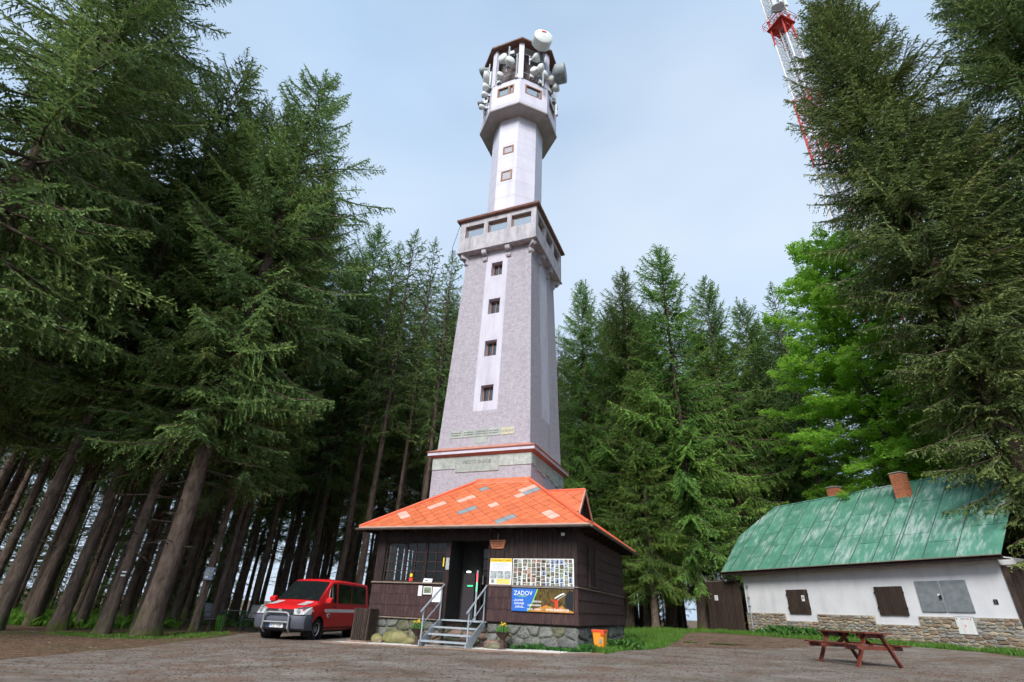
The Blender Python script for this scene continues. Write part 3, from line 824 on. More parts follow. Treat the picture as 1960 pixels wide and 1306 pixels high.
    MB().loft([square_ring(1.96, 16.925), square_ring(2.10, 16.96), square_ring(2.12, 17.04), square_ring(2.10, 17.08), square_ring(1.0, 17.5)]).build('gallery_roof', 'brown_metal', T)
    # eight-sided shaft with shallow panel joints
    ws = [(-.29, .34, 19.80, 20.48), (-.27, .35, 21.73, 22.29)]
    joints = [17.75, 18.67, 19.64, 20.58, 21.51, 22.44, 23.68, 24.55]
    ap = 1.41 * math.cos(R(22.5)); hw = 1.41 * math.sin(R(22.5))
    zlo = 17.1
    for k in range(8):
        a = R(45 * k); ca, sa = math.cos(a), math.sin(a)
        def PO(x, z, d, ca=ca, sa=sa, ap=ap): yy = -(ap - d); return (x * ca - yy * sa, x * sa + yy * ca, z)
        prev = zlo
        for zj in joints:
            hs_ = [h for h in ws if k == 0 and h[2] > prev - .01 and h[3] < zj + .3 and (h[2] + h[3]) / 2 < zj] if k == 0 else []
            hs_ = [h for h in hs_ if (h[2] + h[3]) / 2 > prev]
            hs_ = [(h[0], h[1], max(h[2], prev + .03), min(h[3], zj - .03)) for h in hs_]
            wall_with_holes(PO, hs_, .13, (-hw, hw), (prev + .006, zj - .006)).build('shaft_panel', 'smooth_wh', T, fix=False)
            for h in hs_:
                fr = MB(); dd = .07; aa, b, c2, d2 = h
                for (p, q, r_, s_) in ((aa, aa + .09, c2, d2), (b - .09, b, c2, d2), (aa + .09, b - .09, c2, c2 + .08), (aa + .09, b - .09, d2 - .08, d2)):
                    vs = [PO(p, r_, dd - .09), PO(q, r_, dd - .09), PO(q, s_, dd - .09), PO(p, s_, dd - .09)]; vb = [PO(p, r_, dd + .05), PO(q, r_, dd + .05), PO(q, s_, dd + .05), PO(p, s_, dd + .05)]
                    fr.add(vs + vb, [(0, 1, 2, 3), (0, 4, 5, 1), (1, 5, 6, 2), (2, 6, 7, 3), (3, 7, 4, 0), (7, 6, 5, 4)])
                o = fr.build('window', 'frame_brown', T)
                MB().quad(PO(aa + .08, c2 + .07, dd + .02), PO(b - .08, c2 + .07, dd + .02), PO(b - .08, d2 - .07, dd + .02), PO(aa + .08, d2 - .07, dd + .02)).build('pane', 'sky_glass', o, fix=False)
            prev = zj
    m = MB(); m.loft([oct_ring(1.402, zlo), oct_ring(1.402, 24.5)], cap=False).build('shaft_joint', 'groove', T)
    # head: soffit with lip, parapet, windows, posts, roof
    m = MB(); m.loft([oct_ring(2.22, 24.50), oct_ring(2.24, 24.55), oct_ring(2.24, 24.62), oct_ring(2.19, 24.66)]); m.build('head_lip', 'soffit', T)
    m = MB(); m.loft([oct_ring(1.3, 24.52), oct_ring(2.17, 24.485), oct_ring(2.17, 24.52)]).build('head_soffit', 'soffit', T)
    RH = 2.20; ap2 = RH * math.cos(R(22.5)); hw2 = RH * math.sin(R(22.5))
    for k in range(8):
        a = R(45 * k); ca, sa = math.cos(a), math.sin(a)
        def PH(x, z, d, ca=ca, sa=sa): yy = -(ap2 - d); return (x * ca - yy * sa, x * sa + yy * ca, z)
        h = (-.52, .50, 25.52, 26.28)
        wall_with_holes(PH, [h], .12, (-hw2, hw2), (24.80, 26.62)).build('head_panel', 'smooth_wh', T, fix=False)
        wall_with_holes(PH, [], .12, (-hw2 * 1.003, hw2 * 1.003), (24.66, 24.785)).build('head_skirt', 'smooth_wh', T, fix=False)
        fr = MB(); dd = .03; aa, b, c2, d2 = h
        bars = [(aa, aa + .09, c2, d2), (b - .09, b, c2, d2), (aa + .09, b - .09, c2, c2 + .06), (aa + .09, b - .09, d2 - .09, d2)]
        if k == 0: bars.append((.12, .25, c2 + .06, d2 - .09))
        for (p, q, r_, s_) in bars:
            vs = [PH(p, r_, dd - .04), PH(q, r_, dd - .04), PH(q, s_, dd - .04), PH(p, s_, dd - .04)]; vb = [PH(p, r_, dd + .06), PH(q, r_, dd + .06), PH(q, s_, dd + .06), PH(p, s_, dd + .06)]
            fr.add(vs + vb, [(0, 1, 2, 3), (0, 4, 5, 1), (1, 5, 6, 2), (2, 6, 7, 3), (3, 7, 4, 0), (7, 6, 5, 4)])
        o = fr.build('window', 'frame_brown', T)
        MB().quad(PH(aa + .08, c2 + .05, dd + .03), PH(b - .08, c2 + .05, dd + .03), PH(b - .08, d2 - .08, dd + .03), PH(aa + .08, d2 - .08, dd + .03)).build('pane', 'sky_glass', o, fix=False)
        # dark floor edge and rails in the open storey
        MB().box(-hw2 + .1, hw2 - .1, -ap2 + .03, -ap2 + .08, 26.66, 26.80).build('floor_edge', 'cable', T).rotation_euler = (0, 0, a)
        for zz in (27.35, 29.05):
            MB().cyl((-hw2 + .1, -ap2 + .08, zz), (hw2 - .1, -ap2 + .08, zz), .025, n=6).build('rail', 'galv', T).rotation_euler = (0, 0, a)
        # post on each corner
        v = Vector((RH * math.sin(R(22.5 + 45 * k)), -RH * math.cos(R(22.5 + 45 * k)), 0)); v2 = v * (1 - .11 / RH)
        p = MB(); p.box(-.15, .15, -.12, .10, 26.62, 29.84); o = p.build('post', 'smooth_wh', T, bevel=.012); o.location = (v2.x, v2.y, 0); o.rotation_euler = (0, 0, R(22.5 + 45 * k))
    MB().loft([oct_ring(2.205, 26.622), oct_ring(2.205, 26.66), oct_ring(1.2, 26.67)]).build('head_deck', 'smooth_wh', T)
    MB().loft([oct_ring(1.55, 26.67), oct_ring(1.55, 29.83)], cap=False).build('inner_cabin', 'cabin', T)
    m = MB(); m.loft([oct_ring(1.2, 29.84), oct_ring(2.02, 29.84), oct_ring(2.02, 29.9)]); m.build('head_ceiling', 'soffit', T)
    m = MB(); m.loft([oct_ring(2.06, 29.85), oct_ring(2.50, 29.84), oct_ring(2.52, 29.93), oct_ring(2.50, 29.96), oct_ring(.15, 31.0)]); m.build('head_roof', 'brown_metal', T)
    return T
TOWER = build_tower()

# antennas on the tower: each is a thing of its own
def dish(local, aim_deg, up_deg, r, label, kind='dish', depth=None, m='dish', pole=True, base=None, rz=AH):
    """a drum dish; aim_deg: heading in the tower frame measured from the front face (-y) towards +x"""
    p = TC + HU * local[0] + HW * local[1]
    t = thing('dish_antenna', label, 'antenna', (p.x, p.y, HUT.z + local[2]), AH + R(aim_deg), 'dish antennas on the tower head')
    dp = depth or r * .55
    e = R(up_deg)
    b = MB().lathe([(r * .25, .28), (r * .6, .16), (r * .98, 0.02), (r, 0), (r, -dp), (r * .97, -dp - .012)], 24, axis='y').build('shroud', m, t)
    sharp(b); b.rotation_euler = (-e, 0, 0)
    f = MB().lathe([(r * .95, -dp - .014), (r * .9, -dp - .03), (r * .5, -dp - .06), (r * .02, -dp - .07)], 24, axis='y').build('radome', m, b); sharp(f, 60)
    MB().box(-.06, .06, .2, .42, -.1, .1).build('mount', 'galv', t, bevel=.01)
    MB().cyl((0, .40, -.42), (0, .40, .42), .035, n=8).build('pole', 'galv', t)
    return t, b
DISH = [  # (local x,y,z), heading, tilt, radius, label
    ((1.97, -1.92, 29.20), 36, -4, .54, 'largest white drum antenna at the roof edge of the tower head', .55, 'dish'),
    ((2.55, -.72, 27.85), 96, 0, .56, 'large grey drum antenna on the right side of the tower head', .5, 'dish_grey'),
    ((-.11, -2.36, 28.31), -10, -2, .29, 'round white antenna upper left between the two front posts', None, 'dish'),
    ((.28, -2.38, 27.86), 48, 0, .27, 'round white antenna tilted right between the two front posts', None, 'dish'),
    ((-.35, -2.25, 27.11), 48, 0, .20, 'small round white antenna low beside the left front post', None, 'dish'),
    ((1.54, -1.71, 27.30), 2, 0, .22, 'small round white antenna right of the front post', None, 'dish'),
    ((1.80, -1.42, 27.74), 98, 0, .30, 'white antenna seen edge on right of the front post', None, 'dish'),
    ((1.62, -1.70, 28.46), 88, 0, .26, 'white antenna seen edge on under the largest drum', None, 'dish'),
    ((1.97, -1.18, 27.43), 72, 0, .24, 'white antenna low at the right front post', None, 'dish'),
    ((2.20, -.68, 27.55), 105, 0, .26, 'white antenna seen edge on below the large grey drum', None, 'dish'),
    ((2.38, -.36, 27.2), 84, 0, .24, 'white antenna hanging lowest on the right of the head', None, 'dish'),
    ((-1.68, -1.78, 28.83), -95, 0, .30, 'grey antenna highest on the left side of the head', .15, 'dish_grey'),
    ((-1.28, -2.02, 27.57), -66, 0, .44, 'big white antenna on the left side of the head', .15, 'dish'),
    ((-1.36, -1.96, 26.93), -72, 0, .26, 'white antenna halfway down the left side of the head', .1, 'dish'),
    ((-1.40, -1.93, 26.35), -60, 0, .19, 'small white antenna low on the left side of the head', .1, 'dish'),
    ((-1.62, -1.88, 25.79), -80, 0, .17, 'small grey antenna beside the parapet window on the left', .1, 'dish_grey'),
    ((-1.50, -1.92, 25.35), -60, 0, .15, 'lowest small white antenna on the left of the parapet', .1, 'dish'),
]
for lo, aim, tl, r_, lb, dp, m_ in DISH:
    t, b = dish(lo, aim, tl, r_, lb, depth=dp, m=m_)
    if lb.startswith('largest'):
        MB().prism([(-.12, .24), (.12, .24), (.12, .34), (-.12, .34)], -.632, -.618).build('maker_badge', 'red_print', b)
def pole_antenna(x, y, z0, z1, r, label, m='dish_grey'):
    p = TC + HU * x + HW * y
    t = thing('rod_antenna', label, 'antenna', (p.x, p.y, HUT.z + z0), AH, 'rod antennas on the tower head')
    MB().cyl((0, 0, 0), (0, 0, z1 - z0), r, n=10).build('rod', m, t)
    MB().box(-.05, .05, -.05, .18, .1, .18).build('clamp', 'galv', t)
    MB().box(-.05, .05, -.05, .18, (z1 - z0) * .75, (z1 - z0) * .75 + .08).build('clamp', 'galv', t)
pole_antenna(.12, -2.16, 27.75, 29.65, .06, 'pale grey rod antenna in the left front bay of the head')
pole_antenna(.62, -2.10, 26.85, 28.75, .055, 'slim pale rod antenna close to the front post')
pole_antenna(-1.0, -2.12, 26.75, 27.95, .05, 'short rod antenna at the left front bay', 'dish')
pole_antenna(-1.35, -1.85, 27.2, 28.9, .05, 'short pale rod antenna on the left side')
pole_antenna(1.95, -1.35, 26.2, 29.2, .055, 'tall pale rod antenna beside the right front post')
pole_antenna(2.28, .05, 25.4, 26.3, .05, 'stub antenna by the parapet on the right', 'dish')
pole_antenna(-1.42, -1.72, 25.0, 27.0, .04, 'thin rod antenna behind the left dishes')
rng = random.Random(8)
for k in range(9):      # radio boxes and loose cables in the open storey
    a = R([-70, -40, -12, 8, 18, 40, 55, 75, 95][k]); q = Vector((2.12 * math.sin(a), -2.12 * math.cos(a), 0))
    p = TC + HU * q.x + HW * q.y
    zc = [26.7, 26.72, 26.7, 28.9, 26.72, 26.9, 26.72, 26.72, 26.7][k]
    t = thing('radio_unit', ['pale radio box %s' % s for s in ('low on the far left of the head', 'low at the left rail', 'low in the middle of the left front bay', 'up under the roof in the left front bay', 'low next to the front post', 'low behind the round dish right of the front post', 'low at the right front post', 'low under the large grey drum', 'low on the far right of the head')][k], 'radio unit', (p.x, p.y, HUT.z + zc), AH + a, 'radio units on the tower head')
    MB().box(-.12, .12, -.09, .09, .0, .26).build('case', 'dish', t, bevel=.015)
    m = MB()
    for j in range(3):
        x = -.08 + .08 * j; m.tube([(x, 0, .01), (x + rng.uniform(-.06, .06), -.06, -.1), (x + rng.uniform(-.15, .15), -.02, -.02 - rng.uniform(.02, .12)), (x + rng.uniform(-.2, .2), .3, .0)], .014, 5)
    m.build('cable', 'cable', t)
m = MB()
p0 = TC + HU * -1.98 + HW * -1.9
m.tube([(p0.x, p0.y, HUT.z + 17.0), (p0.x - .28, p0.y - .1, HUT.z + 15.4), (p0.x - .12, p0.y - .05, HUT.z + 13.4), (p0.x + .12, p0.y - .03, HUT.z + 12.2)], .012, 5)
tag(m.build('lightning_wire', 'cable'), 'thin loose wire hanging down the left edge of the tower', 'wire')

# ------------------------------------------------------------------ the wooden hut at the foot of the tower
def shingle_row(parent, x0, x1, z0, z1, seed, wd=.062, out=.03, m='shingle', frame=None, name='shingle_row'):
    """a course of narrow shingles with saw-tooth lower edge; front towards -y (frame = 4x4 to place it)"""
    rng = random.Random(seed); b = MB(); x = x0
    while x < x1 - .01:
        w = min(wd * rng.uniform(.8, 1.25), x1 - x)
        lo = z0 + rng.uniform(-.004, .004); tip = .03; o = out + rng.uniform(-.004, .004); g = .0025
        a0, a1 = x + g, x + w - g; mid = (a0 + a1) / 2
        b.mi = 0 if rng.random() < .62 else 1
        v = [(a0, -o, lo + tip), (mid, -o - .001, lo), (a1, -o, lo + tip), (a1, -.012, z1), (a0, -.012, z1),
             (a0, -o + .013, lo + tip), (mid, -o + .012, lo), (a1, -o + .013, lo + tip), (a1, .002, z1), (a0, .002, z1)]
        b.add(v, [(0, 1, 2, 3, 4), (9, 8, 7, 6, 5), (0, 5, 6, 1), (1, 6, 7, 2), (2, 7, 8, 3), (4, 9, 5, 0), (3, 8, 9, 4)])
        x += w
    o = b.build(name, [m, 'shingle_b'], parent, fix=False)
    if frame is not None: o.matrix_local = frame
    return tag(o, kind='stuff')

def tiles_on(parent, org, xd, ud, poly, side, pick, lift=.012, name='tile', off=(0, 0), up=None):
    """diamond tiles clipped to poly given in slope coordinates"""
    org, xd, ud = Vector(org), Vector(xd).normalized(), Vector(ud).normalized(); n = xd.cross(ud)
    if n.z < 0: n = -n
    h = side / math.sqrt(2); xs = [p[0] for p in poly]; ys = [p[1] for p in poly]
    j = 0; y = min(ys) - h + off[1]
    while y < max(ys) + h:
        x = min(xs) - 2 * h + off[0] + (h if j % 2 else 0)
        while x < max(xs) + 2 * h:
            c = [(x, y - h), (x + h, y), (x, y + h), (x - h, y)]
            q = c
            for i in range(len(poly)):
                a, b = poly[i], poly[(i + 1) % len(poly)]
                nx, ny = b[1] - a[1], -(b[0] - a[0])
                L = math.hypot(nx, ny); q = clip(q, nx / L, ny / L, (nx * a[0] + ny * a[1]) / L)
                if len(q) < 3: break
            ar = 0
            if len(q) >= 3:
                ar = abs(sum(q[i][0] * q[(i + 1) % len(q)][1] - q[(i + 1) % len(q)][0] * q[i][1] for i in range(len(q)))) / 2
            if ar > .006:
                cx = sum(p[0] for p in q) / len(q); cy = sum(p[1] for p in q) / len(q)
                m = MB(); top = []; bot = []
                for px, py in q:
                    k = .978; px, py = cx + (px - cx) * k, cy + (py - cy) * k
                    hgt = lift * (1 + .9 * (y + h - py) / (2 * h))
                    top.append(org + xd * px + ud * py + n * hgt); bot.append(org + xd * px + ud * py + n * .002)
                k = len(q)
                m.add([tuple(p) for p in bot + top], [tuple(range(k, 2 * k))] + [(i, (i + 1) % k, (i + 1) % k + k, i + k) for i in range(k)])
                m.build(name, pick(x, y), parent)
            x += 2 * h
        y += h; j += 1

GREY_T = [(-1.94, 2.2), (-2.12, 2.22), (-1.78, 2.25), (-1.82, 2.46), (-3.71, 2.7), (-3.62, 2.81), (-3.63, .82), (-3.47, 1.01), (-2.16, .32), (-1.95, .51)]
PALE_T = [(-2.54, 2.62), (-2.53, 2.14), (-2.31, 2.01), (-2.07, 2.63), (-2.26, 2.41), (-4.29, 2.18), (-4.26, 1.77), (-4.12, 1.93), (-3.84, 1.97), (-3.95, 1.86), (-4.7, 1.49), (-4.85, 1.37), (-5.01, 1.24), (-5.36, 1.23),
          (-5.12, 1.06), (-5.77, .88), (-5.62, .69), (-2.78, 1.23), (-.87, .67), (-.7, .52)]
def slat_strip(parent, name, x0, x1, z0, z1, y, step, m, thick=.025, vertical=True, seed=1):
    """separate boards side by side"""
    rng = random.Random(seed); x = x0
    while x < x1 - .02:
        w = min(step, x1 - x)
        MB().box(x + .003, x + w - .003, y - thick - rng.uniform(0, .006), y, z0, z1).build(name, m, parent, bevel=.003, seg=1)
        x += w

def build_hut():
    T = thing('tower_hut', 'dark brown shingled hut with orange tiled hip roof at the foot of the tower', 'hut', HUT, AH)
    W, D = 6.45, 6.35
    rng = random.Random(2)
    # stone base: mortar core with separate stones
    zlo = -1.0
    core = MB()
    core.box(-W + .08, -3.95, .06, 2.2, zlo, -.035); core.box(-3.95, -2.55, .22, 2.2, zlo, -.035); core.box(-2.55, -.08, .06, D - .08, zlo, -.035)
    B = core.build('stone_base', 'mortar_dk', T)
    for x0, x1 in ((-W, -3.95), (-2.55, -.0)):
        for q in stones_in(x0, x1, -.80, -.04, .075, 1.5, rng):
            r = rng.random(); left = x0 < -4
            cx = sum(p[0] for p in q) / len(q); cz = sum(p[1] for p in q) / len(q)
            near_stair = abs(cx + 3.25) < 1.15
            mt = 'stone_c' if near_stair and r < .6 else ('stone_b' if r < (.6 if left else .28) else 'stone_a')
            s = stone_mesh(q, .014, .055, rng, mt)
            if s: o = link('stone', s[0], B); o.location = (s[1][0], .062, s[1][1])
    for q in stones_in(-3.93, -2.57, -.80, -.05, .06, 1.9, rng):
        s = stone_mesh(q, .014, .05, rng, rng.choice(['stone_c', 'stone_c', 'stone_b']))
        if s: o = link('stone', s[0], B); o.location = (s[1][0], .222, s[1][1])
    for q in stones_in(.0, D, -.80, -.04, .085, 1.4, rng):
        s = stone_mesh(q, .016, .055, rng, rng.choice(['stone_a', 'stone_a', 'stone_b']))
        if s: o = link('stone', s[0], B); o.location = (-.062, s[1][0], s[1][1]); o.rotation_euler = (0, 0, PI / 2)
    MB().box(-W - .02, -3.95, -.04, .3, -.034, .0).build('base_ledge', 'sill', T, bevel=.006)
    MB().box(-3.95, -2.55, -.06, 2.2, -.034, .004).build('threshold', 'galv', T, bevel=.004)
    # floor and framing
    MB().box(-W + .06, -.06, .08, 2.25, -.033, .0).build('floor', 'interior', T)
    # backing walls (with openings)
    def box(n, *a, m='dark_wood', **k): return MB().box(*a).build(n, m, T, **k)
    wl = box('wall_panel', -W, -3.95, .0, .09, .001, .90)
    box('wall_panel', -2.55, 0, .0, .09, .001, 2.39)
    wr = box('wall_panel', -.09, 0, .092, D, .001, 2.39)
    wleft_low = box('wall_panel', -W, -W + .09, .092, D, .001, .90)
    box('wall_panel', -W, -W + .09, .092, D, 2.06, 2.39)
    box('wall_panel', -W, -W + .09, 2.2, D, .902, 2.058)
    box('wall_panel', -W + .1, -.1, D - .09, D, .001, 2.39)
    box('header', -W, -2.552, .0, .09, 2.07, 2.39)
    for x in (-W, -3.99): box('corner_post', x, x + (.30 if x == -W else .14), -.012, .10, .90, 2.07)
    box('corner_post', -.13, .015, -.018, .11, .90, 2.39)
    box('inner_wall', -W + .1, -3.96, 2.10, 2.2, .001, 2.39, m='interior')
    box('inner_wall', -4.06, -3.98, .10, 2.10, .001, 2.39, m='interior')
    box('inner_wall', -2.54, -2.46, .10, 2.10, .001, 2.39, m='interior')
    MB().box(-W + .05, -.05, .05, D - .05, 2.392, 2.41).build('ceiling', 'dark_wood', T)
    # shingle courses
    for k, (a, b, o_) in enumerate(((.0, .335, .035), (.30, .62, .03), (.59, .885, .026))):
        shingle_row(wl, -W - .01, -3.96, a, b, 10 + k, out=o_); shingle_row(T, -2.55, .03, a, b, 20 + k, out=o_)
        fr = Matrix.Translation((0, 0, 0)) @ Matrix.Rotation(PI / 2, 4, 'Z')
        shingle_row(wr, -.03, D, a, b, 30 + k, out=o_, frame=fr)
    for k in range(5):
        a = .93 + k * .29
        shingle_row(wr, -.0, D, a, min(a + .32, 2.385), 40 + k, out=.022, frame=Matrix.Rotation(PI / 2, 4, 'Z'))
    slat_strip(T, 'board', -2.53, -.135, .93, 2.39, -.002, .142, 'dark_wood', .018, seed=7)
    slat_strip(T, 'board', -W, -2.55, 2.072, 2.39, -.002, .15, 'dark_wood', .018, seed=8)
    box('sill_rail', -W - .03, -3.95, -.07, .02, .886, .925, m='sill', bevel=.005)
    box('sill_rail', -2.55, .05, -.06, .02, .886, .915, m='sill', bevel=.005)
    box('sill_rail', .0, .06, .03, D, .886, .915, m='sill', bevel=.005)
    # front window: three casements of 2 x 4 panes, see-through; the same on the left side
    def casement(parent_name, M4, wd, z0, z1, cols, rows):
        f = MB(); t = .045
        f.box(0, wd, -.03, .03, z0, z0 + t); f.box(0, wd, -.03, .03, z1 - t, z1); f.box(0, t, -.03, .03, z0 + t, z1 - t); f.box(wd - t, wd, -.03, .03, z0 + t, z1 - t)
        fo = f.build('window', 'dark_wood', T); fo.matrix_local = M4
        cw = (wd - 2 * t) / cols; rh = (z1 - z0 - 2 * t) / rows
        for c in range(1, cols): MB().box(t + c * cw - .011, t + c * cw + .011, -.015, .015, z0 + t, z1 - t).build('glazing_bar', 'shingle', fo)
        for r in range(1, rows):
            MB().box(t, wd - t, -.013, .013, z0 + t + r * rh - .010, z0 + t + r * rh + .010).build('glazing_bar', 'shingle', fo)
        for c in range(cols):
            for r in range(rows):
                x, z = t + c * cw, z0 + t + r * rh
                MB().quad((x + .011, .004, z + .010), (x + cw - .011, .004, z + .010), (x + cw - .011, .004, z + rh - .010), (x + .011, .004, z + rh - .010)).build('pane', 'clear', fo, fix=False)
    for k in range(3):
        casement('w', Matrix.Translation((-6.13 + k * .715, .05, 0)), .705, .928, 2.066, 2, 4)
    for k in range(2):
        casement('w', Matrix.Translation((-W + .045, .25 + k * .93, 0)) @ Matrix.Rotation(PI / 2, 4, 'Z'), .92, .905, 2.055, 2, 4)
    # entrance: inner glazed door, light tube, turnstile display
    d = MB(); y = 1.05
    d.box(-3.34, -3.27, y, y + .06, .005, 2.05); d.box(-2.62, -2.55, y, y + .06, .005, 2.05); d.box(-3.27, -2.62, y, y + .06, .005, .25); d.box(-3.27, -2.62, y, y + .06, 1.97, 2.05)
    for z in (.62, .98, 1.33, 1.66): d.box(-3.27, -2.62, y + .005, y + .05, z, z + .025)
    dr = d.build('door', 'dark_wood', T)
    MB().quad((-3.28, y + .03, .24), (-2.61, y + .03, .24), (-2.61, y + .03, 1.98), (-3.28, y + .03, 1.98)).build('pane', 'clear', dr, fix=False)
    MB().box(-3.22, -3.19, y - .05, y, .95, 1.2).build('handle', 'steel', dr)
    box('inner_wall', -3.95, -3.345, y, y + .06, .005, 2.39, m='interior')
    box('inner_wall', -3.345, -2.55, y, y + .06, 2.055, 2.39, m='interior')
    box('door_jamb', -3.97, -3.86, -.015, .12, .005, 2.07); box('door_jamb', -2.62, -2.552, -.015, .12, .005, 2.07)
    # wall bracket for gutter etc. : narrow framed shutter on the right wall
    s = box('side_shutter', .024, .05, 1.12, 1.86, .955, 2.03, m='dark_wood')
    for a in ((1.10, 1.19, .94, 2.05), (1.80, 1.89, .94, 2.05), (1.19, 1.80, .94, 1.0)):
        MB().box(.03, .085, a[0], a[1], a[2], a[3]).build('shutter_frame', 'shingle_b', s, bevel=.006)
    # roof
    o_, ze, sl = .464, 2.43, .695
    k = math.hypot(1, sl)
    RU = Vector((0, 1, sl)).normalized()
    m = MB()
    e = [(-W - o_ - .04, -o_, ze), (o_, -o_, ze), (o_, D + o_, ze), (-W - o_ - .04, D + o_, ze)]
    ap = [(-4.24, 2.25, 4.31), (-2.25, 2.25, 4.31), (-2.25, 4.1, 4.31), (-4.24, 4.1, 4.31)]
    low = [(p[0], p[1], p[2] - .07) for p in e]
    m.add(e + ap, [(0, 1, 5, 4), (1, 2, 6, 5), (2, 3, 7, 6), (3, 0, 4, 7)])
    Rf = m.build('roof', 'underlay', T, fix=False)
    sof = MB(); sof.add([(p[0], p[1], ze - .012) for p in e] + [(x, y_, ze - .03) for x, y_ in ((-W + .02, .02), (-.02, .02), (-.02, D - .02), (-W + .02, D - .02))], [(0, 1, 5, 4), (1, 2, 6, 5), (2, 3, 7, 6), (3, 0, 4, 7)])
    sof.build('soffit', 'dark_wood', Rf, fix=False)
    for x in np.arange(-W - .3, .4, .62):
        MB().bar((x, -o_ + .03, ze - .075), (x, .3, ze - .075 + .02), .08, .1).build('rafter_end', 'dark_wood', Rf)
    for y_ in np.arange(.2, D + .2, .62):
        MB().bar((o_ - .03, y_, ze - .075), (-.3, y_, ze - .055), .08, .1).build('rafter_end', 'dark_wood', Rf)
    S = 3.30
    def pick(x, y_):
        for g in GREY_T:
            if abs(g[0] - x) + abs(g[1] - y_) < .17: return 'tile_grey'
        for g in PALE_T:
            if abs(g[0] - x) + abs(g[1] - y_) < .17: return 'tile_pale'
        return 'tile'
    tiles_on(Rf, (0, -o_, ze + .002), (1, 0, 0), (0, 1, sl), [(-6.99, .02), (.46, .02), (-2.24, S), (-4.25, S)], .31, pick)
    tiles_on(Rf, (o_, 0, ze + .002), (0, 1, 0), (-1, 0, sl), [(-.46, .02), (6.81, .02), (4.12, S), (2.25, S)], .31, lambda x, y_: 'tile_old' if (x * 7.3 + y_ * 3.1) % 1 < .55 else 'tile')
    tiles_on(Rf, (-W - o_ - .04, 0, ze + .002), (0, 1, 0), (1, 0, sl), [(-.46, .02), (6.81, .02), (4.12, S), (2.25, S)], .31, lambda x, y_: 'tile_old')
    def cap(a, b, r): sharp(MB().tube([a, ((a[0] + b[0]) / 2, (a[1] + b[1]) / 2, (a[2] + b[2]) / 2 - .0), b], r, 8).build('ridge_cap', 'ridge', Rf))
    cap((o_, -o_, ze + .03), (-2.22, 2.22, 4.34), .055); cap((-W - o_ - .04, -o_, ze + .03), (-4.25, 2.22, 4.34), .055)
    cap((o_, D + o_, ze + .03), (-2.22, 4.1, 4.34), .05)
    MB().add([(-4.3, 2.12, 4.24), (-2.2, 2.12, 4.24), (-2.2, 2.262, 4.44), (-4.3, 2.262, 4.44)], [(0, 1, 2, 3)]).build('flashing', 'tile_old', Rf, fix=False)
    MB().box(-4.3, -2.2, 2.10, 2.14, 4.215, 4.25).build('flashing', 'eave_strip', Rf)
    # eave strip and gutters
    MB().box(-W - o_ - .04, o_ + .01, -o_ - .03, -o_ - .004, ze - .035, ze + .022).build('eave_strip', 'eave_strip', Rf)
    MB().box(o_ + .004, o_ + .03, -o_, D + o_, ze - .035, ze + .022).build('eave_strip', 'eave_strip', Rf)
    def gutter(a, b, n='gutter'):
        a, b = Vector(a), Vector(b); d = (b - a).normalized(); sd = d.cross(Vector((0, 0, 1)))
        rings = []
        for p in (a, b):
            rg = [p + sd * .062 * math.cos(t) + Vector((0, 0, .062 * math.sin(t))) for t in np.linspace(PI, 2 * PI, 8)]
            rg += [p + sd * .056 * math.cos(t) + Vector((0, 0, .056 * math.sin(t))) for t in np.linspace(2 * PI, PI, 8)]
            rings.append(rg)
        return MB().loft(rings).build(n, 'gutter', Rf)
    gutter((-W - o_ - .06, -o_ - .095, ze - .035), (o_ + .09, -o_ - .095, ze - .035)); gutter((o_ + .095, -o_ - .06, ze - .035), (o_ + .095, D + o_, ze - .035))
    # dormer on the right slope
    dm = MB().prism([(-2.1, 0), (-2.1, 0), (-2.1, 0)], 0, 0) if False else MB()
    gx, yc, hw_, az, bz = -.80, 3.65, .86, 4.17, 3.29
    dm.add([(gx, yc - hw_, bz), (gx, yc + hw_, bz), (gx, yc, az), (gx - .04, yc - hw_, bz), (gx - .04, yc + hw_, bz), (gx - .04, yc, az)], [(0, 1, 2), (5, 4, 3), (0, 2, 5, 3), (1, 4, 5, 2)])
    DM = dm.build('dormer', 'dark_wood', T)
    fx = gx + .18; bx = .46 - (4.2 - 2.43) / sl; dl = math.hypot(hw_ + .07, (hw_ + .07) * 1.02)
    for sgn in (-1, 1):
        up = Vector((0, -sgn, 1.02)).normalized()
        ey, ez = yc + sgn * (hw_ + .07), 4.2 - (hw_ + .07) * 1.02
        MB().add([(fx, ey, ez), (fx, yc, 4.2), (bx, yc, 4.2)], [(0, 1, 2)]).build('dormer_roof', 'underlay', DM, fix=False)
        tiles_on(DM, (fx, ey, ez + .003), (-1, 0, 0), up, [(0, 0), (fx - bx, dl), (0, dl)] if True else None, .40, lambda x, y_: 'tile_old', off=(.1, .05))
        MB().bar((fx, ey, ez - .03), (fx, yc, 4.17), .035, .10).build('barge_board', 'eave_strip', DM)
    sharp(MB().tube([(fx, yc, 4.225), ((fx + bx) / 2, yc, 4.225), (bx, yc, 4.225)], .045, 8).build('ridge_cap', 'ridge', DM))
    return T
HUTO = build_hut()

def hut_at(a, b, c): p = HUT + HU * a + HW * b; return (p.x, p.y, HUT.z + c)
def hz(a, b): p = HUT + HU * a + HW * b; return gz(p.x, p.y)

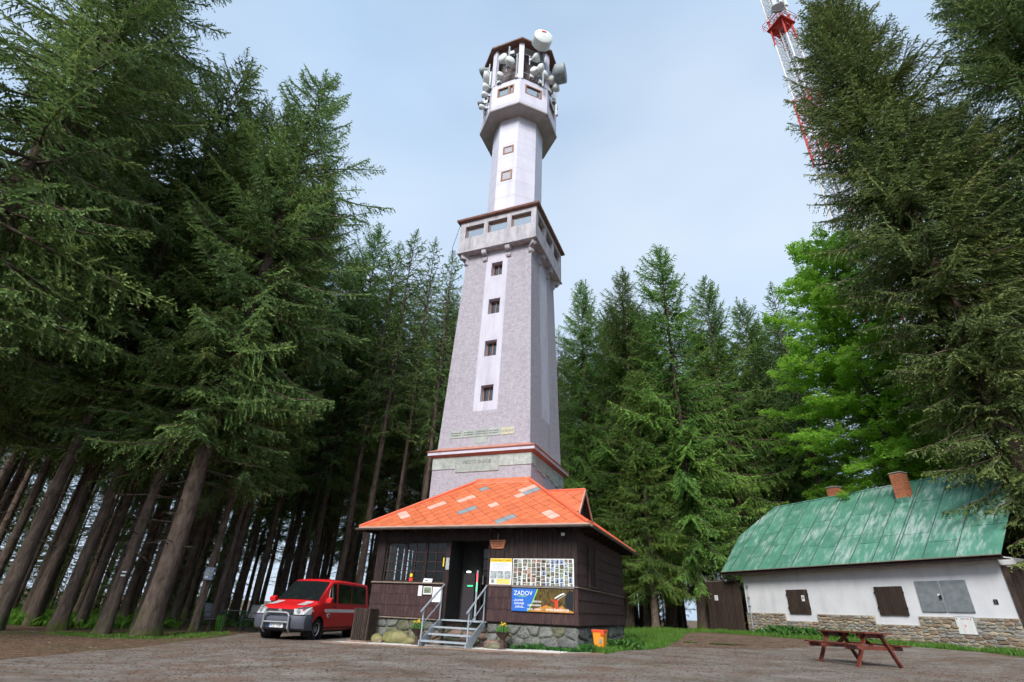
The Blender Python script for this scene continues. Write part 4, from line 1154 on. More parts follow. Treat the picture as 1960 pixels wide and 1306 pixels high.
# the lit fittings inside the entrance
t = thing('ceiling_lamp', 'small lit tube lamp inside the dark hut entrance', 'lamp', hut_at(-2.98, 1.45, 1.93), AH)
MB().box(-.28, .28, -.05, .05, .03, .07).build('housing', 'offwhite', t)
MB().cyl((-.25, 0, .012), (.25, 0, .012), .016, n=8).build('tube', 'tube', t)
t = thing('ticket_terminal', 'dark ticket terminal with red and green lights beside the hut door', 'terminal', hut_at(-3.52, .80, .005), AH)
MB().box(-.19, .19, -.12, .12, 0, 1.22).build('cabinet', 'cable', t, bevel=.02)
MB().box(-.12, .12, -.13, -.118, .98, 1.10).build('screen', 'interior', t)
MB().box(-.03, .14, -.128, -.119, .88, .905).build('display', 'green_led', t)
MB().box(-.08, .05, -.135, -.12, 1.25, 1.29).build('top_light', 'tube', t)
MB().box(.256, .270, -.12, -.10, 1.0, 1.25).build('light_strip', 'red_led', t)
MB().box(.256, .270, -.12, -.10, .76, .99).build('light_strip', 'green_led', t)
MB().box(.236, .289, -.098, -.06, .0, 1.32).build('post', 'galv', t)

# metal stairs
t = thing('metal_stairs', 'grey galvanised steel stairs with handrails leading to the hut door', 'stairs', hut_at(0, 0, 0), AH)
zg = hz(-3.3, -1.0) - HUT.z
for x in (-3.97, -2.62):
    MB().prism([(-1.12, zg), (-.86, zg - .0), (.0, -.10), (.0, -.01), (-.16, -.01), (-1.12, zg + .14)], x, x + .03).build('stringer', 'galv', t).matrix_local = Matrix(((0, 1, 0, 0), (1, 0, 0, 0), (0, 0, 1, 0), (0, 0, 0, 1)))
    xc = x + .015
    MB().cyl((xc, -1.03, zg + .02), (xc, -1.03, .255), .022, n=10).build('post', 'galv', t)
    MB().cyl((xc, -.12, -.10), (xc, -.12, .78), .022, n=10).build('post', 'galv', t)
    MB().tube([(xc, -1.16, .175), (xc, -.6, .52), (xc, .02, .90)], .024, 10).build('handrail', 'galv', t)
    MB().tube([(xc, -1.03, -.12), (xc, -.12, .44)], .018, 8).build('mid_rail', 'galv', t)
for y, z in ((-.30, -.165), (-.60, -.325), (-.93, -.475)):
    m = MB(); m.box(-3.94, -2.62, y - .13, y + .12, z - .004, z); m.box(-3.94, -2.62, y - .135, y - .125, z - .04, z + .003); m.box(-3.94, -2.62, y + .115, y + .12, z - .035, z)
    m.build('tread', 'galv', t)

# boards and notices on the hut front
def panel(name, label, cat, x0, x1, z0, z1, m, th=.012, y=-.026, group=None):
    t = thing(name, label, cat, hut_at(x0, y, z0), AH, group)
    MB().box(0, x1 - x0, -th, 0, 0, z1 - z0).build('panel', m, t, bevel=.002, seg=1)
    return t
rng = random.Random(11)
pt = panel('photo_board', 'large white board covered with rows of small photographs right of the hut door', 'board', -1.83, -.07, .868, 1.59, 'offwhite', .014)
Wb, Hb = 1.76, .722
x = .025
cols = [(.115, 6), (.13, 6), (.12, 7), (.105, 6), (.125, 7), (.125, 6), (.125, 7), (.115, 6), (.11, 7), (.11, 6), (.12, 6), (.1, 7), (.115, 6)]
sw = sum(c[0] for c in cols) + .012 * (len(cols) - 1); kx = (Wb - .05) / sw
pal = ['photo_dark', 'photo_dark', 'photo_warm', 'photo_green', 'photo_pale', 'photo_blue', 'photo_pale', 'photo_dark']
for ci, (cw, n) in enumerate(cols):
    cw *= kx; hs_ = [rng.uniform(.7, 1.3) for _ in range(n)]; tot = sum(hs_); z = .02; av = Hb - .04 - .012 * (n - 1)
    for h in hs_:
        h = h / tot * av; w = cw * rng.uniform(.82, 1.0)
        mt = rng.choice(pal if ci < 8 else ['photo_blue', 'photo_blue', 'photo_pale', 'photo_dark', 'photo_green'])
        ph = MB().box(x, x + w, -.0165, -.0145, z, z + h).build('photo', mt, pt)
        if mt in ('photo_blue', 'photo_pale') and rng.random() < .75:      # a dark tower or treeline in the picture
            xm = x + w * rng.uniform(.35, .65); q = w * rng.uniform(.08, .16)
            MB().prism([(x + w * .1, z + .004), (x + w * .9, z + .004), (x + w * .7, z + h * .22), (xm + q, z + h * .3), (xm + q * .7, z + h * .85), (xm, z + h * .95), (xm - q * .7, z + h * .85), (xm - q, z + h * .3), (x + w * .2, z + h * .25)], -.018, -.0168).build('motif', 'photo_ink', ph)
        elif rng.random() < .6:
            MB().box(x + w * .25, x + w * .7, -.018, -.0168, z + h * .2, z + h * .55).build('motif', rng.choice(['photo_pale', 'photo_warm', 'photo_ink']), ph)
        z += h + .012
    x += cw + .012 * kx

pt = panel('price_poster', 'white admission price poster with yellow heading between door and photo board', 'poster', -2.53, -1.86, .868, 1.59, 'white', .012)
MB().box(.005, .665, -.0145, -.0125, .625, .717).build('heading_band', 'yellow_print', pt)
text(pt, 'VSTUPNÉ, EINTRITT, ENTRY', .052, (.335, -.0152, .655), 'text_black', 'CENTER', ext=.0003, bold=.001)
MB().box(.005, .665, -.0145, -.0125, .004, .055).build('footer_band', 'maroon_print', pt)
text(pt, 'www.kct.cz', .04, (.61, -.0152, .018), 'white', 'RIGHT', ext=.0003)
for r in range(7):
    MB().box(.04, .04 + rng.uniform(.35, .58), -.0138, -.0125, .59 - r * .026, .597 - r * .026).build('text_line', 'text_grey', pt)
for c in range(3):
    tb = MB().box(.03 + c * .21, .22 + c * .21, -.0138, -.0125, .195, .40).build('price_table', 'photo_pale', pt)
    for r in range(5): MB().box(.04 + c * .21, .2 + c * .21, -.0146, -.0139, .22 + r * .035, .228 + r * .035).build('text_line', 'text_grey', tb)
for r in range(4): MB().box(.22, .63, -.0138, -.0125, .075 + r * .03, .098 + r * .03).build('text_line', 'yellow_print', pt)
MB().prism([(.07, .09), (.14, .09), (.155, .17), (.105, .185), (.055, .17)], -.0138, -.0125).build('emblem', 'photo_green', pt)

pt = panel('ski_banner', 'blue and brown ski-resort advertising banner below the photo board', 'banner', -1.82, -.08, .288, .838, 'photo_forest', .01, -.052)
Hn = .55
arc = [(.44 + .285 * ((z / Hn) ** .75), z) for z in np.linspace(.004, Hn - .004, 10)]
MB().prism([(.003, .004)] + arc + [(.003, Hn - .004)], -.0125, -.0105).build('blue_field', 'blue_print', pt)
MB().prism(arc + [(a + .028, b) for a, b in reversed(arc)], -.0127, -.0106).build('green_curve', 'green_print', pt)
MB().prism([(.47, .004), (1.735, .004), (1.735, .03), (1.5, .10), (1.42, .17), (1.28, .08), (1.0, .17), (.85, .13), (.62, .05)], -.0122, -.0105).build('meadow', 'orange_print', pt)
MB().prism([(1.52, .12), (1.72, .05), (1.735, .5), (1.62, .53), (1.50, .35)], -.0121, -.0105).build('dark_spruce', 'photo_ink', pt)
MB().prism([(1.22, .07), (1.30, .07), (1.305, .26), (1.225, .26)], -.0125, -.0106).build('red_tower', 'red_print', pt)
MB().prism([(.86, .12), (1.18, .27), (1.18, .285), (.86, .145)], -.0125, -.0106).build('red_track', 'maroon_print', pt)
MB().prism([(1.12, .30), (1.22, .245), (1.34, .29), (1.34, .31), (1.22, .27), (1.13, .325)], -.0128, -.0107).build('red_deck', 'red_print', pt)
MB().prism([(1.22, .315), (1.42, .415), (1.50, .44), (1.47, .47), (1.36, .43), (1.22, .345)], -.0128, -.0107).build('white_ramp', 'white', pt)
MB().prism([(1.30, .30), (1.53, .43), (1.53, .438), (1.30, .308)], -.0128, -.0107).build('ramp_rail', 'white', pt)
text(pt, 'ZADOV', .155, (.055, -.0135, .385), 'white', ext=.0004, bold=.001)
text(pt, 'SKI AREÁL', .055, (.18, -.014, .345), 'green_print', ext=.0004, bold=.0008)
for s_, px, pz in (('...ta pravá', .04, .245), ('šumavská', .075, .165), ('pohoda...', .105, .085)): text(pt, s_, .088, (px, -.0135, pz), 'white', ext=.0004, shear=.2, sx=.85, bold=.001)
for s_, pz in (('BOBOVKA', .225), ('LANOVÁ DRÁHA', .135), ('ZADOV - KOBYLA', .04)): text(pt, s_, .058, (.85, -.0135, pz), 'white', 'RIGHT', ext=.0004, bold=.0012, sx=.85)
text(pt, 'www.lazadov.cz', .105, (.98, -.0145, .035), 'white', ext=.0004, bold=.0015, sx=.93)

def notice(label, x0, x1, z0, z1, m='white', lines=5, pic=None):
    t = panel('paper_notice', label, 'notice', x0, x1, z0, z1, m, .004, -.046, 'paper notices on the hut front')
    w, h = x1 - x0, z1 - z0
    if pic: MB().box(w * .08, w * .92, -.0058, -.0042, h * .15, h * .9).build('picture', pic, t)
    for r in range(lines): MB().box(w * .12, w * rng.uniform(.5, .88), -.0056, -.0042, h * (.12 + .78 * r / lines), h * (.12 + .78 * r / lines) + .008).build('text_line', 'text_grey', t)
notice('small white paper sheet leftmost under the hut window', -4.79, -4.66, .565, .835)
notice('green picture sheet between two white papers under the hut window', -4.62, -4.335, .61, .82, 'white', 0, 'photo_green')
notice('tall white paper sheet nearest the stairs under the hut window', -4.305, -4.015, .42, .81, 'white', 9)
t = thing('window_notice', 'small white card leaning on the hut window sill', 'notice', hut_at(-4.5, -.03, .926), AH)
MB().prism([(-.17, 0), (.13, 0), (.15, .10), (-.14, .11)], -.012, -.006).build('card', 'white', t); MB().box(-.1, .0, -.0135, -.0122, .03, .07).build('picture', 'photo_blue', t)
t = thing('flower_badge', 'round yellow and white sticker figure in the hut window', 'sticker', hut_at(-5.13, .018, .955), AH)
MB().lathe([(.002, -.004), (.05, -.004), (.05, 0), (.002, .0)], 16, (0, 0, .16), 'y').build('disc', 'yellow_print', t)
MB().box(-.06, .06, -.004, 0, .0, .09).build('base', 'red_print', t)
t = thing('door_notice', 'narrow white card on the post left of the hut door', 'notice', hut_at(-3.915, -.017, 1.28), AH)
MB().box(-.055, .055, -.005, 0, 0, .32).build('card', 'photo_pale', t)
t = thing('thermometer', 'pale narrow thermometer on the hut window post', 'thermometer', hut_at(-4.045, -.014, 1.36), AH)
MB().box(-.02, .02, -.014, 0, 0, .24).build('plate', 'yellow_print', t, bevel=.004)
t = thing('wooden_sign', 'small carved wooden sign hung above the hut door', 'sign', hut_at(-2.32, -.03, 1.85), AH)
MB().prism([(-.19, .02), (-.16, 0), (.16, 0), (.19, .02), (.25, .20), (.25, .235), (-.25, .235), (-.25, .20)], -.03, 0).build('board', 'brick', t, bevel=.005)
for r in range(4): MB().box(-.16 - .012 * r, .16 + .012 * r - rng.uniform(0, .06), -.0325, -.0302, .045 + r * .045, .062 + r * .045).build('carved_line', 'rust', t)
MB().cyl((0, -.02, .235), (0, -.02, .4), .008, n=6).build('hook', 'steel', t)
t = thing('motion_lamp', 'tiny white sensor lamp under the eave near the right corner of the hut', 'lamp', hut_at(-.36, -.03, 2.18), AH)
MB().box(-.05, .05, -.06, 0, 0, .08).build('case', 'offwhite', t, bevel=.012)

# flower bowls
def flower_bowl(a, b, label, seed):
    rr = random.Random(seed); z = hz(a, b) - HUT.z + .01
    t = thing('flower_bowl', label, 'planter', hut_at(a, b, z), AH, 'flower bowls by the stairs')
    k = .40
    sharp(MB().lathe([(.12, 0), (.12, .02), (.05, .05), (.045, k - .18), (.09, k - .13), (.19, k - .02), (.215, k), (.195, k), (.17, k - .03), (.02, k - .04)], 18).build('bowl', 'rust', t))
    for i in range(16):
        an = rr.uniform(0, 2 * PI); q = rr.uniform(0, .13); x, y, h = q * math.cos(an), q * math.sin(an), k + rr.uniform(.06, .19)
        MB().cyl((x * .6, y * .6, k - .03), (x, y, h), .004, n=4).build('stem', 'leafy', t)
        m = MB(); r0 = rr.uniform(.026, .038)
        for j in range(6):
            u0 = j * PI / 3; m.add([(x, y, h), (x + r0 * math.cos(u0 - .45), y + r0 * math.sin(u0 - .45), h + .016), (x + r0 * 1.25 * math.cos(u0), y + r0 * 1.25 * math.sin(u0), h + .024), (x + r0 * math.cos(u0 + .45), y + r0 * math.sin(u0 + .45), h + .016)], [(0, 1, 2, 3)])
        m.add([(x + .014 * math.cos(j * PI / 3), y + .014 * math.sin(j * PI / 3), h + z_) for z_ in (.0, .034) for j in range(6)], [(0, 1, 7, 6), (1, 2, 8, 7), (2, 3, 9, 8), (3, 4, 10, 9), (4, 5, 11, 10), (5, 0, 6, 11), (6, 7, 8, 9, 10, 11)])
        m.build('flower', 'yellow_fl', t, fix=False)
    m = MB()
    for i in range(70):
        an = rr.uniform(0, 2 * PI); q = rr.uniform(.02, .16); x, y = q * math.cos(an), q * math.sin(an); h = rr.uniform(.06, .17); a2 = rr.uniform(0, PI)
        dx, dy = .012 * math.cos(a2), .012 * math.sin(a2)
        m.add([(x - dx, y - dy, k - .03), (x + dx, y + dy, k - .03), (x * 1.25 + dx, y * 1.25 + dy, k + h * .7), (x * 1.4, y * 1.4, k + h), (x * 1.25 - dx, y * 1.25 - dy, k + h * .7)], [(0, 1, 2, 3, 4)])
    tag(m.build('foliage', 'leafy', t, fix=False), kind='stuff')
flower_bowl(-4.42, -.45, 'rusty pedestal bowl of yellow flowers left of the stairs', 3)
flower_bowl(-1.88, -.45, 'rusty pedestal bowl of yellow flowers right of the stairs', 4)

# boulders along the foot of the wall
def boulder(a, b, sx, sy, sz, label, seed, m='boulder'):
    rr = random.Random(seed); bm = bmesh.new(); bmesh.ops.create_icosphere(bm, subdivisions=3, radius=1)
    dirs = [Vector((rr.gauss(0, 1), rr.gauss(0, 1), rr.gauss(0, 1))).normalized() for _ in range(9)]; ds = [rr.uniform(.72, .95) for _ in dirs]
    for v in bm.verts:
        for d, q in zip(dirs, ds):
            e = v.co.dot(d)
            if e > q: v.co -= d * (e - q) * .85
        v.co += v.co.normalized() * rr.gauss(0, .012)
        v.co = Vector((v.co.x * sx, v.co.y * sy, v.co.z * sz))
    me = bpy.data.meshes.new('boulder'); bm.to_mesh(me); bm.free(); me.materials.append(M[m])
    p = hut_at(a, b, hz(a, b) - HUT.z + sz * .62)
    o = link('boulder', me); o.location = p; o.rotation_euler = (0, 0, AH + rr.uniform(-.2, .2)); sharp(o, 40)
    tag(o, label, 'boulder', 'boulders along the hut wall')
boulder(-5.2, -.3, .42, .22, .22, 'large yellow-green mossy boulder at the foot of the hut wall', 5)
boulder(-5.85, -.22, .20, .14, .16, 'small mossy boulder left of the large one', 6)
boulder(-4.72, -.3, .22, .15, .12, 'low mossy boulder between the large one and the flower bowl', 7)
boulder(-5.62, -.42, .08, .07, .07, 'small pale stone in front of the wall on the gravel', 12, 'stone_c')
boulder(-2.25, -.15, .30, .18, .15, 'flat reddish boulder right of the stairs', 8, 'stone_c')
boulder(-2.05, -.08, .17, .12, .14, 'upper reddish boulder right of the stairs', 9, 'stone_c')
boulder(-1.45, -.2, .3, .15, .10, 'flat grey boulder right of the right flower bowl', 10, 'stone_a')
boulder(-2.15, -.35, .2, .12, .09, 'small grey boulder at the gravel edge right of the stairs', 11, 'stone_b')

# edging boards of the gravel strip, pebbles
for a0, a1, lab in ((-6.9, -3.4, 'left thin timber edging board between gravel and asphalt'), (-3.38, -.08, 'right thin timber edging board between gravel and asphalt')):
    p, q = hut_xy(a0, -1.29), hut_xy(a1, -1.29)
    o = MB().bar((p[0], p[1], gz(*p) + .012), (q[0], q[1], gz(*q) + .012), .03, .05).build('edging_board', 'timber'); tag(o, lab, 'edging board', 'edging boards')
p, q = hut_xy(-.14, -1.29), hut_xy(.72, -.38)
tag(MB().bar((p[0], p[1], gz(*p) + .01), (q[0], q[1], gz(*q) + .01), .03, .05).build('edging_board', 'timber'), 'short edging board turning the corner of the gravel strip', 'edging board', 'edging boards')
def pebbles():
    rr = np.random.default_rng(5); n = 11000
    a = rr.uniform(-6.8, -.2, n); b = rr.uniform(-1.27, -.08, n)
    P = np.array(HUT)[None, :2] + a[:, None] * np.array(HU)[:2] + b[:, None] * np.array(HW)[:2]
    z = ground(P[:, 0], P[:, 1]) + .012
    r = rr.uniform(.010, .026, n)
    o = np.array([(1, 0, 0), (0, 1, 0), (-1, 0, 0), (0, -1, 0), (0, 0, .8), (0, 0, -.5)])
    th = rr.uniform(0, PI, n); c, s = np.cos(th), np.sin(th)
    V = np.stack([np.stack([(o[k, 0] * c * 1.4 - o[k, 1] * s) * r + P[:, 0], (o[k, 0] * s * 1.4 + o[k, 1] * c) * r + P[:, 1], o[k, 2] * r + z], 1) for k in range(6)], 1).reshape(-1, 3)
    i = np.arange(n)[:, None] * 6
    F = np.vstack([i + np.array(q) for q in ((0, 1, 4), (1, 2, 4), (2, 3, 4), (3, 0, 4), (1, 0, 5), (2, 1, 5), (3, 2, 5), (0, 3, 5))])
    tag(link('gravel', fast_mesh('gravel', V, F, 'pebble')), 'pale pebbles of the gravel strip along the hut', kind='stuff')
pebbles()

M['litter'] = leaf_mat('needle_litter', [(0, (0.055, 0.034, 0.022)), (.5, (0.16, 0.095, 0.06)), (.8, (0.24, 0.17, 0.12)), (1, (0.38, 0.33, 0.29))], .9, 0, 0)
def litter(name, poly, n, seed, label, smin=.008, smax=.035, clump=.5):
    g = np.random.default_rng(seed); xs = [p[0] for p in poly]; ys = [p[1] for p in poly]; P = []; need = n
    while need > 0:
        x = g.uniform(min(xs), max(xs), n * 3); y = g.uniform(min(ys), max(ys), n * 3)
        k = np.sin(x * .9 + 2 * np.sin(y * .55)) * np.sin(y * 1.3 + 1.5 * np.sin(x * .7)) * .5 + .5
        ok = inside(poly, x, y) & (g.random(n * 3) < (1 - clump) + clump * k)
        q = np.column_stack([x[ok], y[ok]])[:need]; P.append(q); need -= len(q)
    P = np.vstack(P); z = ground(P[:, 0], P[:, 1]) + .010
    a = g.uniform(0, PI, n); l = g.uniform(smin, smax, n) ; w = l * g.uniform(.2, .7, n); h = w * g.uniform(.2, .6, n)
    ca, sa = np.cos(a), np.sin(a)
    dl = np.column_stack([ca * l, sa * l, np.zeros(n)]); dw = np.column_stack([-sa * w, ca * w, np.zeros(n)]); B = np.column_stack([P, z]); up = np.column_stack([np.zeros(n), np.zeros(n), h])
    V = np.stack([B - dl, B - dw, B + dl, B + dw, B + up], 1).reshape(-1, 3); i = np.arange(n)[:, None] * 5
    F = np.vstack([i + np.array(q) for q in ((0, 1, 4), (1, 2, 4), (2, 3, 4), (3, 0, 4))])
    t = np.clip(g.normal(.36, .2, n), 0, 1)
    tag(link(name, fast_mesh(name, V, F, 'litter', attr=np.tile(t, 4))), label, kind='stuff')
litter('needle_litter', [(-9.2, 9.5), (-9.3, 19.5), (-8.8, 22.5), (-4.6, 17.3), (1.6, 14.1), (5.2, 17.9), (11.4, 20.8), (15.5, 15), (12.5, 11), (0, 8.5)], 30000, 31, 'brown needles, twigs and grit scattered over the yard')
litter('forest_litter', [(-22, 14), (-9.4, 11), (-9.5, 19.5), (-9.6, 23), (-12, 27), (-22, 24)], 14000, 32, 'brown needles and twigs on the floor of the wood edge', .012, .06)
litter('track_litter', [(5.2, 18), (8.4, 26.4), (10.9, 25.2), (12.0, 21), (8.6, 19.3)], 5000, 33, 'reddish needles and grit on the dirt track', .012, .05)

# dark slatted bin surround at the left corner
a, b = -6.30, -.30
t = thing('slatted_screen', 'dark brown slatted wooden bin screen at the left corner of the hut', 'screen', hut_at(a, b, hz(a, b) - HUT.z), AH)
MB().box(-.40, .32, -.26, .26, -.05, .07).build('base_slab', 'timber', t, bevel=.01)
for k in range(9):
    x = -.27 + k * .061
    MB().box(x, x + .048, -.215, -.195, .07, .88 + (.01 if k % 2 else 0)).build('slat', 'plank', t, bevel=.003, seg=1)
for k in range(7):
    y = -.19 + k * .061
    for x in (-.29, .255): MB().box(x, x + .02, y, y + .048, .07, .88).build('slat', 'plank', t, bevel=.003, seg=1)
for z in (.2, .75): MB().box(-.268, .253, -.193, -.168, z, z + .06).build('rail', 'plank', t)

# orange grit bin
a, b = .42, .62
t = thing('grit_bin', 'orange plastic bin with red rim standing on grass at the hut corner', 'bin', hut_at(a, b, hz(a, b) - HUT.z), AH - .12)
t.scale = (.72, .72, .80)
rings = []
for z, w, d in ((0, .155, .14), (.02, .165, .15), (.50, .215, .20)):
    rings.append([(-w, -d, z), (-w * .35, -d - .012, z), (w * .35, -d - .012, z), (w, -d, z), (w, d, z), (-w, d, z)])
MB().loft(rings).build('body', 'orange_pl', t, bevel=.012)
MB().loft([[(-w, -d, z), (w, -d, z), (w, d, z), (-w, d, z)] for z, w, d in ((.485, .228, .222), (.545, .238, .232), (.56, .225, .22))]).build('rim', 'red_pl', t, bevel=.008)
MB().box(.10, .235, -.245, -.215, .40, .49).build('latch', 'red_pl', t, bevel=.01)
MB().prism([(.03, .16), (.12, .18), (.15, .30), (.10, .33), (.04, .26)], -.196, -.186).build('worn_sticker', 'steel', t)

# ------------------------------------------------------------------ the white house with the green tin roof
def build_house():
    T = thing('white_house', 'low white house with worn green tin roof and fieldstone plinth', 'house', HOUSE, AX)
    rng = random.Random(21)
    L, D = 11.3, 6.0
    MB().box(.0, L, .0, D, -.6, 2.80).build('wall', 'limewash', T)
    # gable end above the wall
    MB().add([(0, 0, 2.80), (0, D, 2.80), (0, 4.2, 5.0), (0, 1.8, 5.0), (.05, 0, 2.80), (.05, D, 2.80), (.05, 4.2, 5.0), (.05, 1.8, 5.0)], [(0, 1, 2, 3), (7, 6, 5, 4)]).build('gable', 'dark_wood', T, fix=False)
    # plinth: mortar bed + stones
    pl = MB()
    regs = [(-.06, 2.30, .92), (2.30, 3.98, .63), (3.98, 6.55, .92), (6.55, 8.22, .63), (8.22, L + .02, .93)]
    for a, b, h in regs: pl.box(a, b, -.035, .01, -.5, h)
    P = pl.build('plinth', 'mortar', T)
    n = 0
    for a, b, h in regs:
        for q in stones_in(a, b, -.16, h, .0315, 2.5, rng, 1.0):
            cx = sum(p[0] for p in q) / len(q); cz = sum(p[1] for p in q) / len(q)
            if 9.40 < cx < 10.06 and cz > .40: continue
            s = stone_mesh(q, .011, .032, rng, rng.choice(['field_a', 'field_a', 'field_b', 'field_c', 'field_c']))
            if s: o = link('stone', s[0], P); o.location = (s[1][0], -.035, s[1][1]); n += 1
    for q in stones_in(0, 1.2, -.16, .92, .035, 2.4, rng):
        s = stone_mesh(q, .011, .032, rng, 'field_c')
        if s: o = link('stone', s[0], P); o.location = (-.06, 1.2 - s[1][0], s[1][1]); o.rotation_euler = (0, 0, -PI / 2)
    # roof
    c45 = math.sqrt(.5); S = 4.95
    F = MB(); x0, x1 = -.9, L + .4
    def RP(x, s, lift=0.0): return (x, -.5 + s * c45 - lift * c45, 2.76 + s * c45 + lift * c45)
    poly = [(x0, 0), (x1, 0), (x1, S), (.1, S), (-1.25, 2.83)]
    F.add([RP(*p) for p in poly] + [(p[0], 6.0 - RP(*p)[1] , RP(*p)[2]) for p in poly], [(0, 1, 2, 3, 4), (9, 8, 7, 6, 5), (4, 3, 8, 9)])
    Rf = F.build('roof', 'underlay', T, fix=False)
    MB().add([(p[0], p[1], p[2] + .012) for p in ((-1.25, 1.5, 4.76), (.1, 3, 6.26), (-1.25, 4.5, 4.76))], [(0, 1, 2)]).build('hip_sheet', 'tin', Rf, fix=False)
    MB().add([(p[0], 6.0 - RP(*p, .012)[1], RP(*p, .012)[2]) for p in poly], [(4, 3, 2, 1, 0)]).build('back_sheet', 'tin', Rf, fix=False)
    # sheets in strips with folded seams
    xs = [-1.3, -.35] + [x for x in (.62, 1.58, 2.54, 3.5, 4.46, 5.42, 6.38, 7.34, 8.10, 8.22, 9.25, 10.35)] + [x1]
    for i in range(len(xs) - 1):
        a, b = xs[i], xs[i + 1]
        cuts = [0] + [z + rng.uniform(-.25, .25) + (.55 if i % 2 else 0) for z in (1.05, 2.75)] + [S]
        if b - a < .3: cuts = [0, 4.2, S]
        for j in range(len(cuts) - 1):
            q = [(a + .004, cuts[j] + .004), (b - .004, cuts[j] + .004), (b - .004, cuts[j + 1] - .004), (a + .004, cuts[j + 1] - .004)]
            for k in range(len(poly)):
                p0, p1 = poly[k], poly[(k + 1) % len(poly)]
                nx, ny = p1[1] - p0[1], -(p1[0] - p0[0]); LL = math.hypot(nx, ny)
                q = clip(q, nx / LL, ny / LL, (nx * p0[0] + ny * p0[1]) / LL)
                if len(q) < 3: break
            if len(q) < 3: continue
            cx = sum(p[0] for p in q) / len(q); cy = sum(p[1] for p in q) / len(q)
            tilt = rng.uniform(-.004, .004)
            top = [RP(px, s, .014 + tilt * (px - cx) + .008 * (1 - (s - cuts[j]) / (cuts[j + 1] - cuts[j] + 1e-6))) for px, s in q]; bot = [RP(px, s, .002) for px, s in q]; k = len(q)
            MB().add(bot + top, [tuple(range(k, 2 * k))] + [(e, (e + 1) % k, (e + 1) % k + k, e + k) for e in range(k)]).build('roof_sheet', 'tin', Rf)
        # standing seam along the right edge of the strip
        hi = S if b > .1 else 2.83 + (b + 1.25) / 1.35 * 2.12
        if i < len(xs) - 2:
            MB().bar(RP(b, 0, .025), RP(b, hi, .025), .018, .035, up=(0, -c45, c45)).build('seam', 'seam', Rf)
    MB().bar(RP(x0, 0, .02), RP(x1, 0, .02), .05, .03).build('drip_edge', 'sill', Rf)
    sharp(MB().tube([(.1, 3.0, 6.28), (5, 3.0, 6.28), (x1, 3.0, 6.28)], .05, 8).build('ridge_cap', 'tin', Rf))
    MB().box(x0 + .05, x1, -.47, -.43, 2.62, 2.755).build('fascia', 'dark_wood', Rf)
    MB().box(x0 + .1, x1 - .02, -.425, .0, 2.66, 2.68).build('soffit', 'plank', Rf)
    MB().bar(RP(x0, 0, -.06), RP(-1.25, 2.83, -.06), .05, .14, up=(0, -c45, c45)).build('barge_board', 'dark_wood', Rf)
    # chimneys: separate bricks round a mortar core
    def chimney(xa, xb, ya, yb, za, zb, zvis, cap=True):
        C = MB().box(xa + .012, xb - .012, ya + .012, yb - .012, za, zb).build('chimney', 'brick_mortar', Rf)
        h = .078; z = zvis; j = 0
        bw = (xb - xa) / 2
        while z + h < zb + .01:
            for side in range(4):
                if side % 2 == 0: a, b, f = xa, xb, (ya if side == 0 else yb)
                else: a, b, f = ya, yb, (xa if side == 3 else xb)
                t = a - (bw / 2 if j % 2 else 0)
                while t < b - .03:
                    p, q = max(t, a), min(t + bw, b)
                    if q - p > .05:
                        d0, d1 = (f - .003 - rng.uniform(0, .004), f + .02) if side in (0, 3) else (f - .02, f + .003 + rng.uniform(0, .004))
                        m = MB()
                        if side % 2 == 0: m.box(p + .005, q - .005, d0, d1, z + .005, z + h - .005)
                        else: m.box(d0, d1, p + .005, q - .005, z + .005, z + h - .005)
                        m.build('brick', 'brick', C)
                    t += bw
            z += h; j += 1
        return C
    C1 = chimney(7.46, 7.94, 2.0, 2.46, 4.6, 6.55, 5.50)
    MB().box(7.445, 7.955, 1.985, 2.475, 5.0, 5.50).build('chimney_flashing', 'tin', C1)
    MB().box(7.44, 7.96, 1.98, 2.48, 6.555, 6.59).build('chimney_cap', 'mortar', C1)
    C2 = chimney(2.84, 3.34, 4.0, 4.5, 4.6, 7.0, 6.0)
    MB().box(2.82, 3.36, 3.98, 4.52, 7.0, 7.05).build('chimney_cap', 'mortar', C2)
    # board shutters
    def shutter(xa, xb, za, zb):
        mid = (xa + xb) / 2
        for a, b in ((xa, mid - .006), (mid + .006, xb)):
            s = MB().box(a, b, -.035, -.004, za, zb).build('shutter', 'black', T)
            w = (b - a) / 3
            for k in range(3): MB().box(a + k * w + .003, a + (k + 1) * w - .003, -.058 - rng.uniform(0, .004), -.036, za - rng.uniform(0, .01), zb + rng.uniform(0, .01)).build('board', 'plank', s, bevel=.003, seg=1)
            for z in (za + .2, zb - .24):
                xx = a if a == xa else b
                MB().box(xx - .035, xx + .035, -.068, -.03, z, z + .06).build('hinge', 'black', s)
    shutter(2.57, 3.69, .92, 1.89); shutter(6.82, 7.91, .95, 1.93)
    for a, b in ((8.43, 9.255), (9.30, 10.135)):
        s = MB().box(a, b, -.045, -.004, 1.08, 2.09).build('steel_shutter', 'grey_sheet', T, bevel=.008)
        if a < 9: MB().box(9.16, 9.235, -.085, -.046, 1.48, 1.62).build('lock', 'black', s, bevel=.01); MB().box(9.12, 9.20, -.06, -.046, 1.58, 1.66).build('plate', 'offwhite', s)
    # eave wire / cable clip
    return T
HOUSEO = build_house()
def house_at(a, b, c): p = HOUSE + XU * a + XW * b; return (p.x, p.y, HOUSE.z + c)

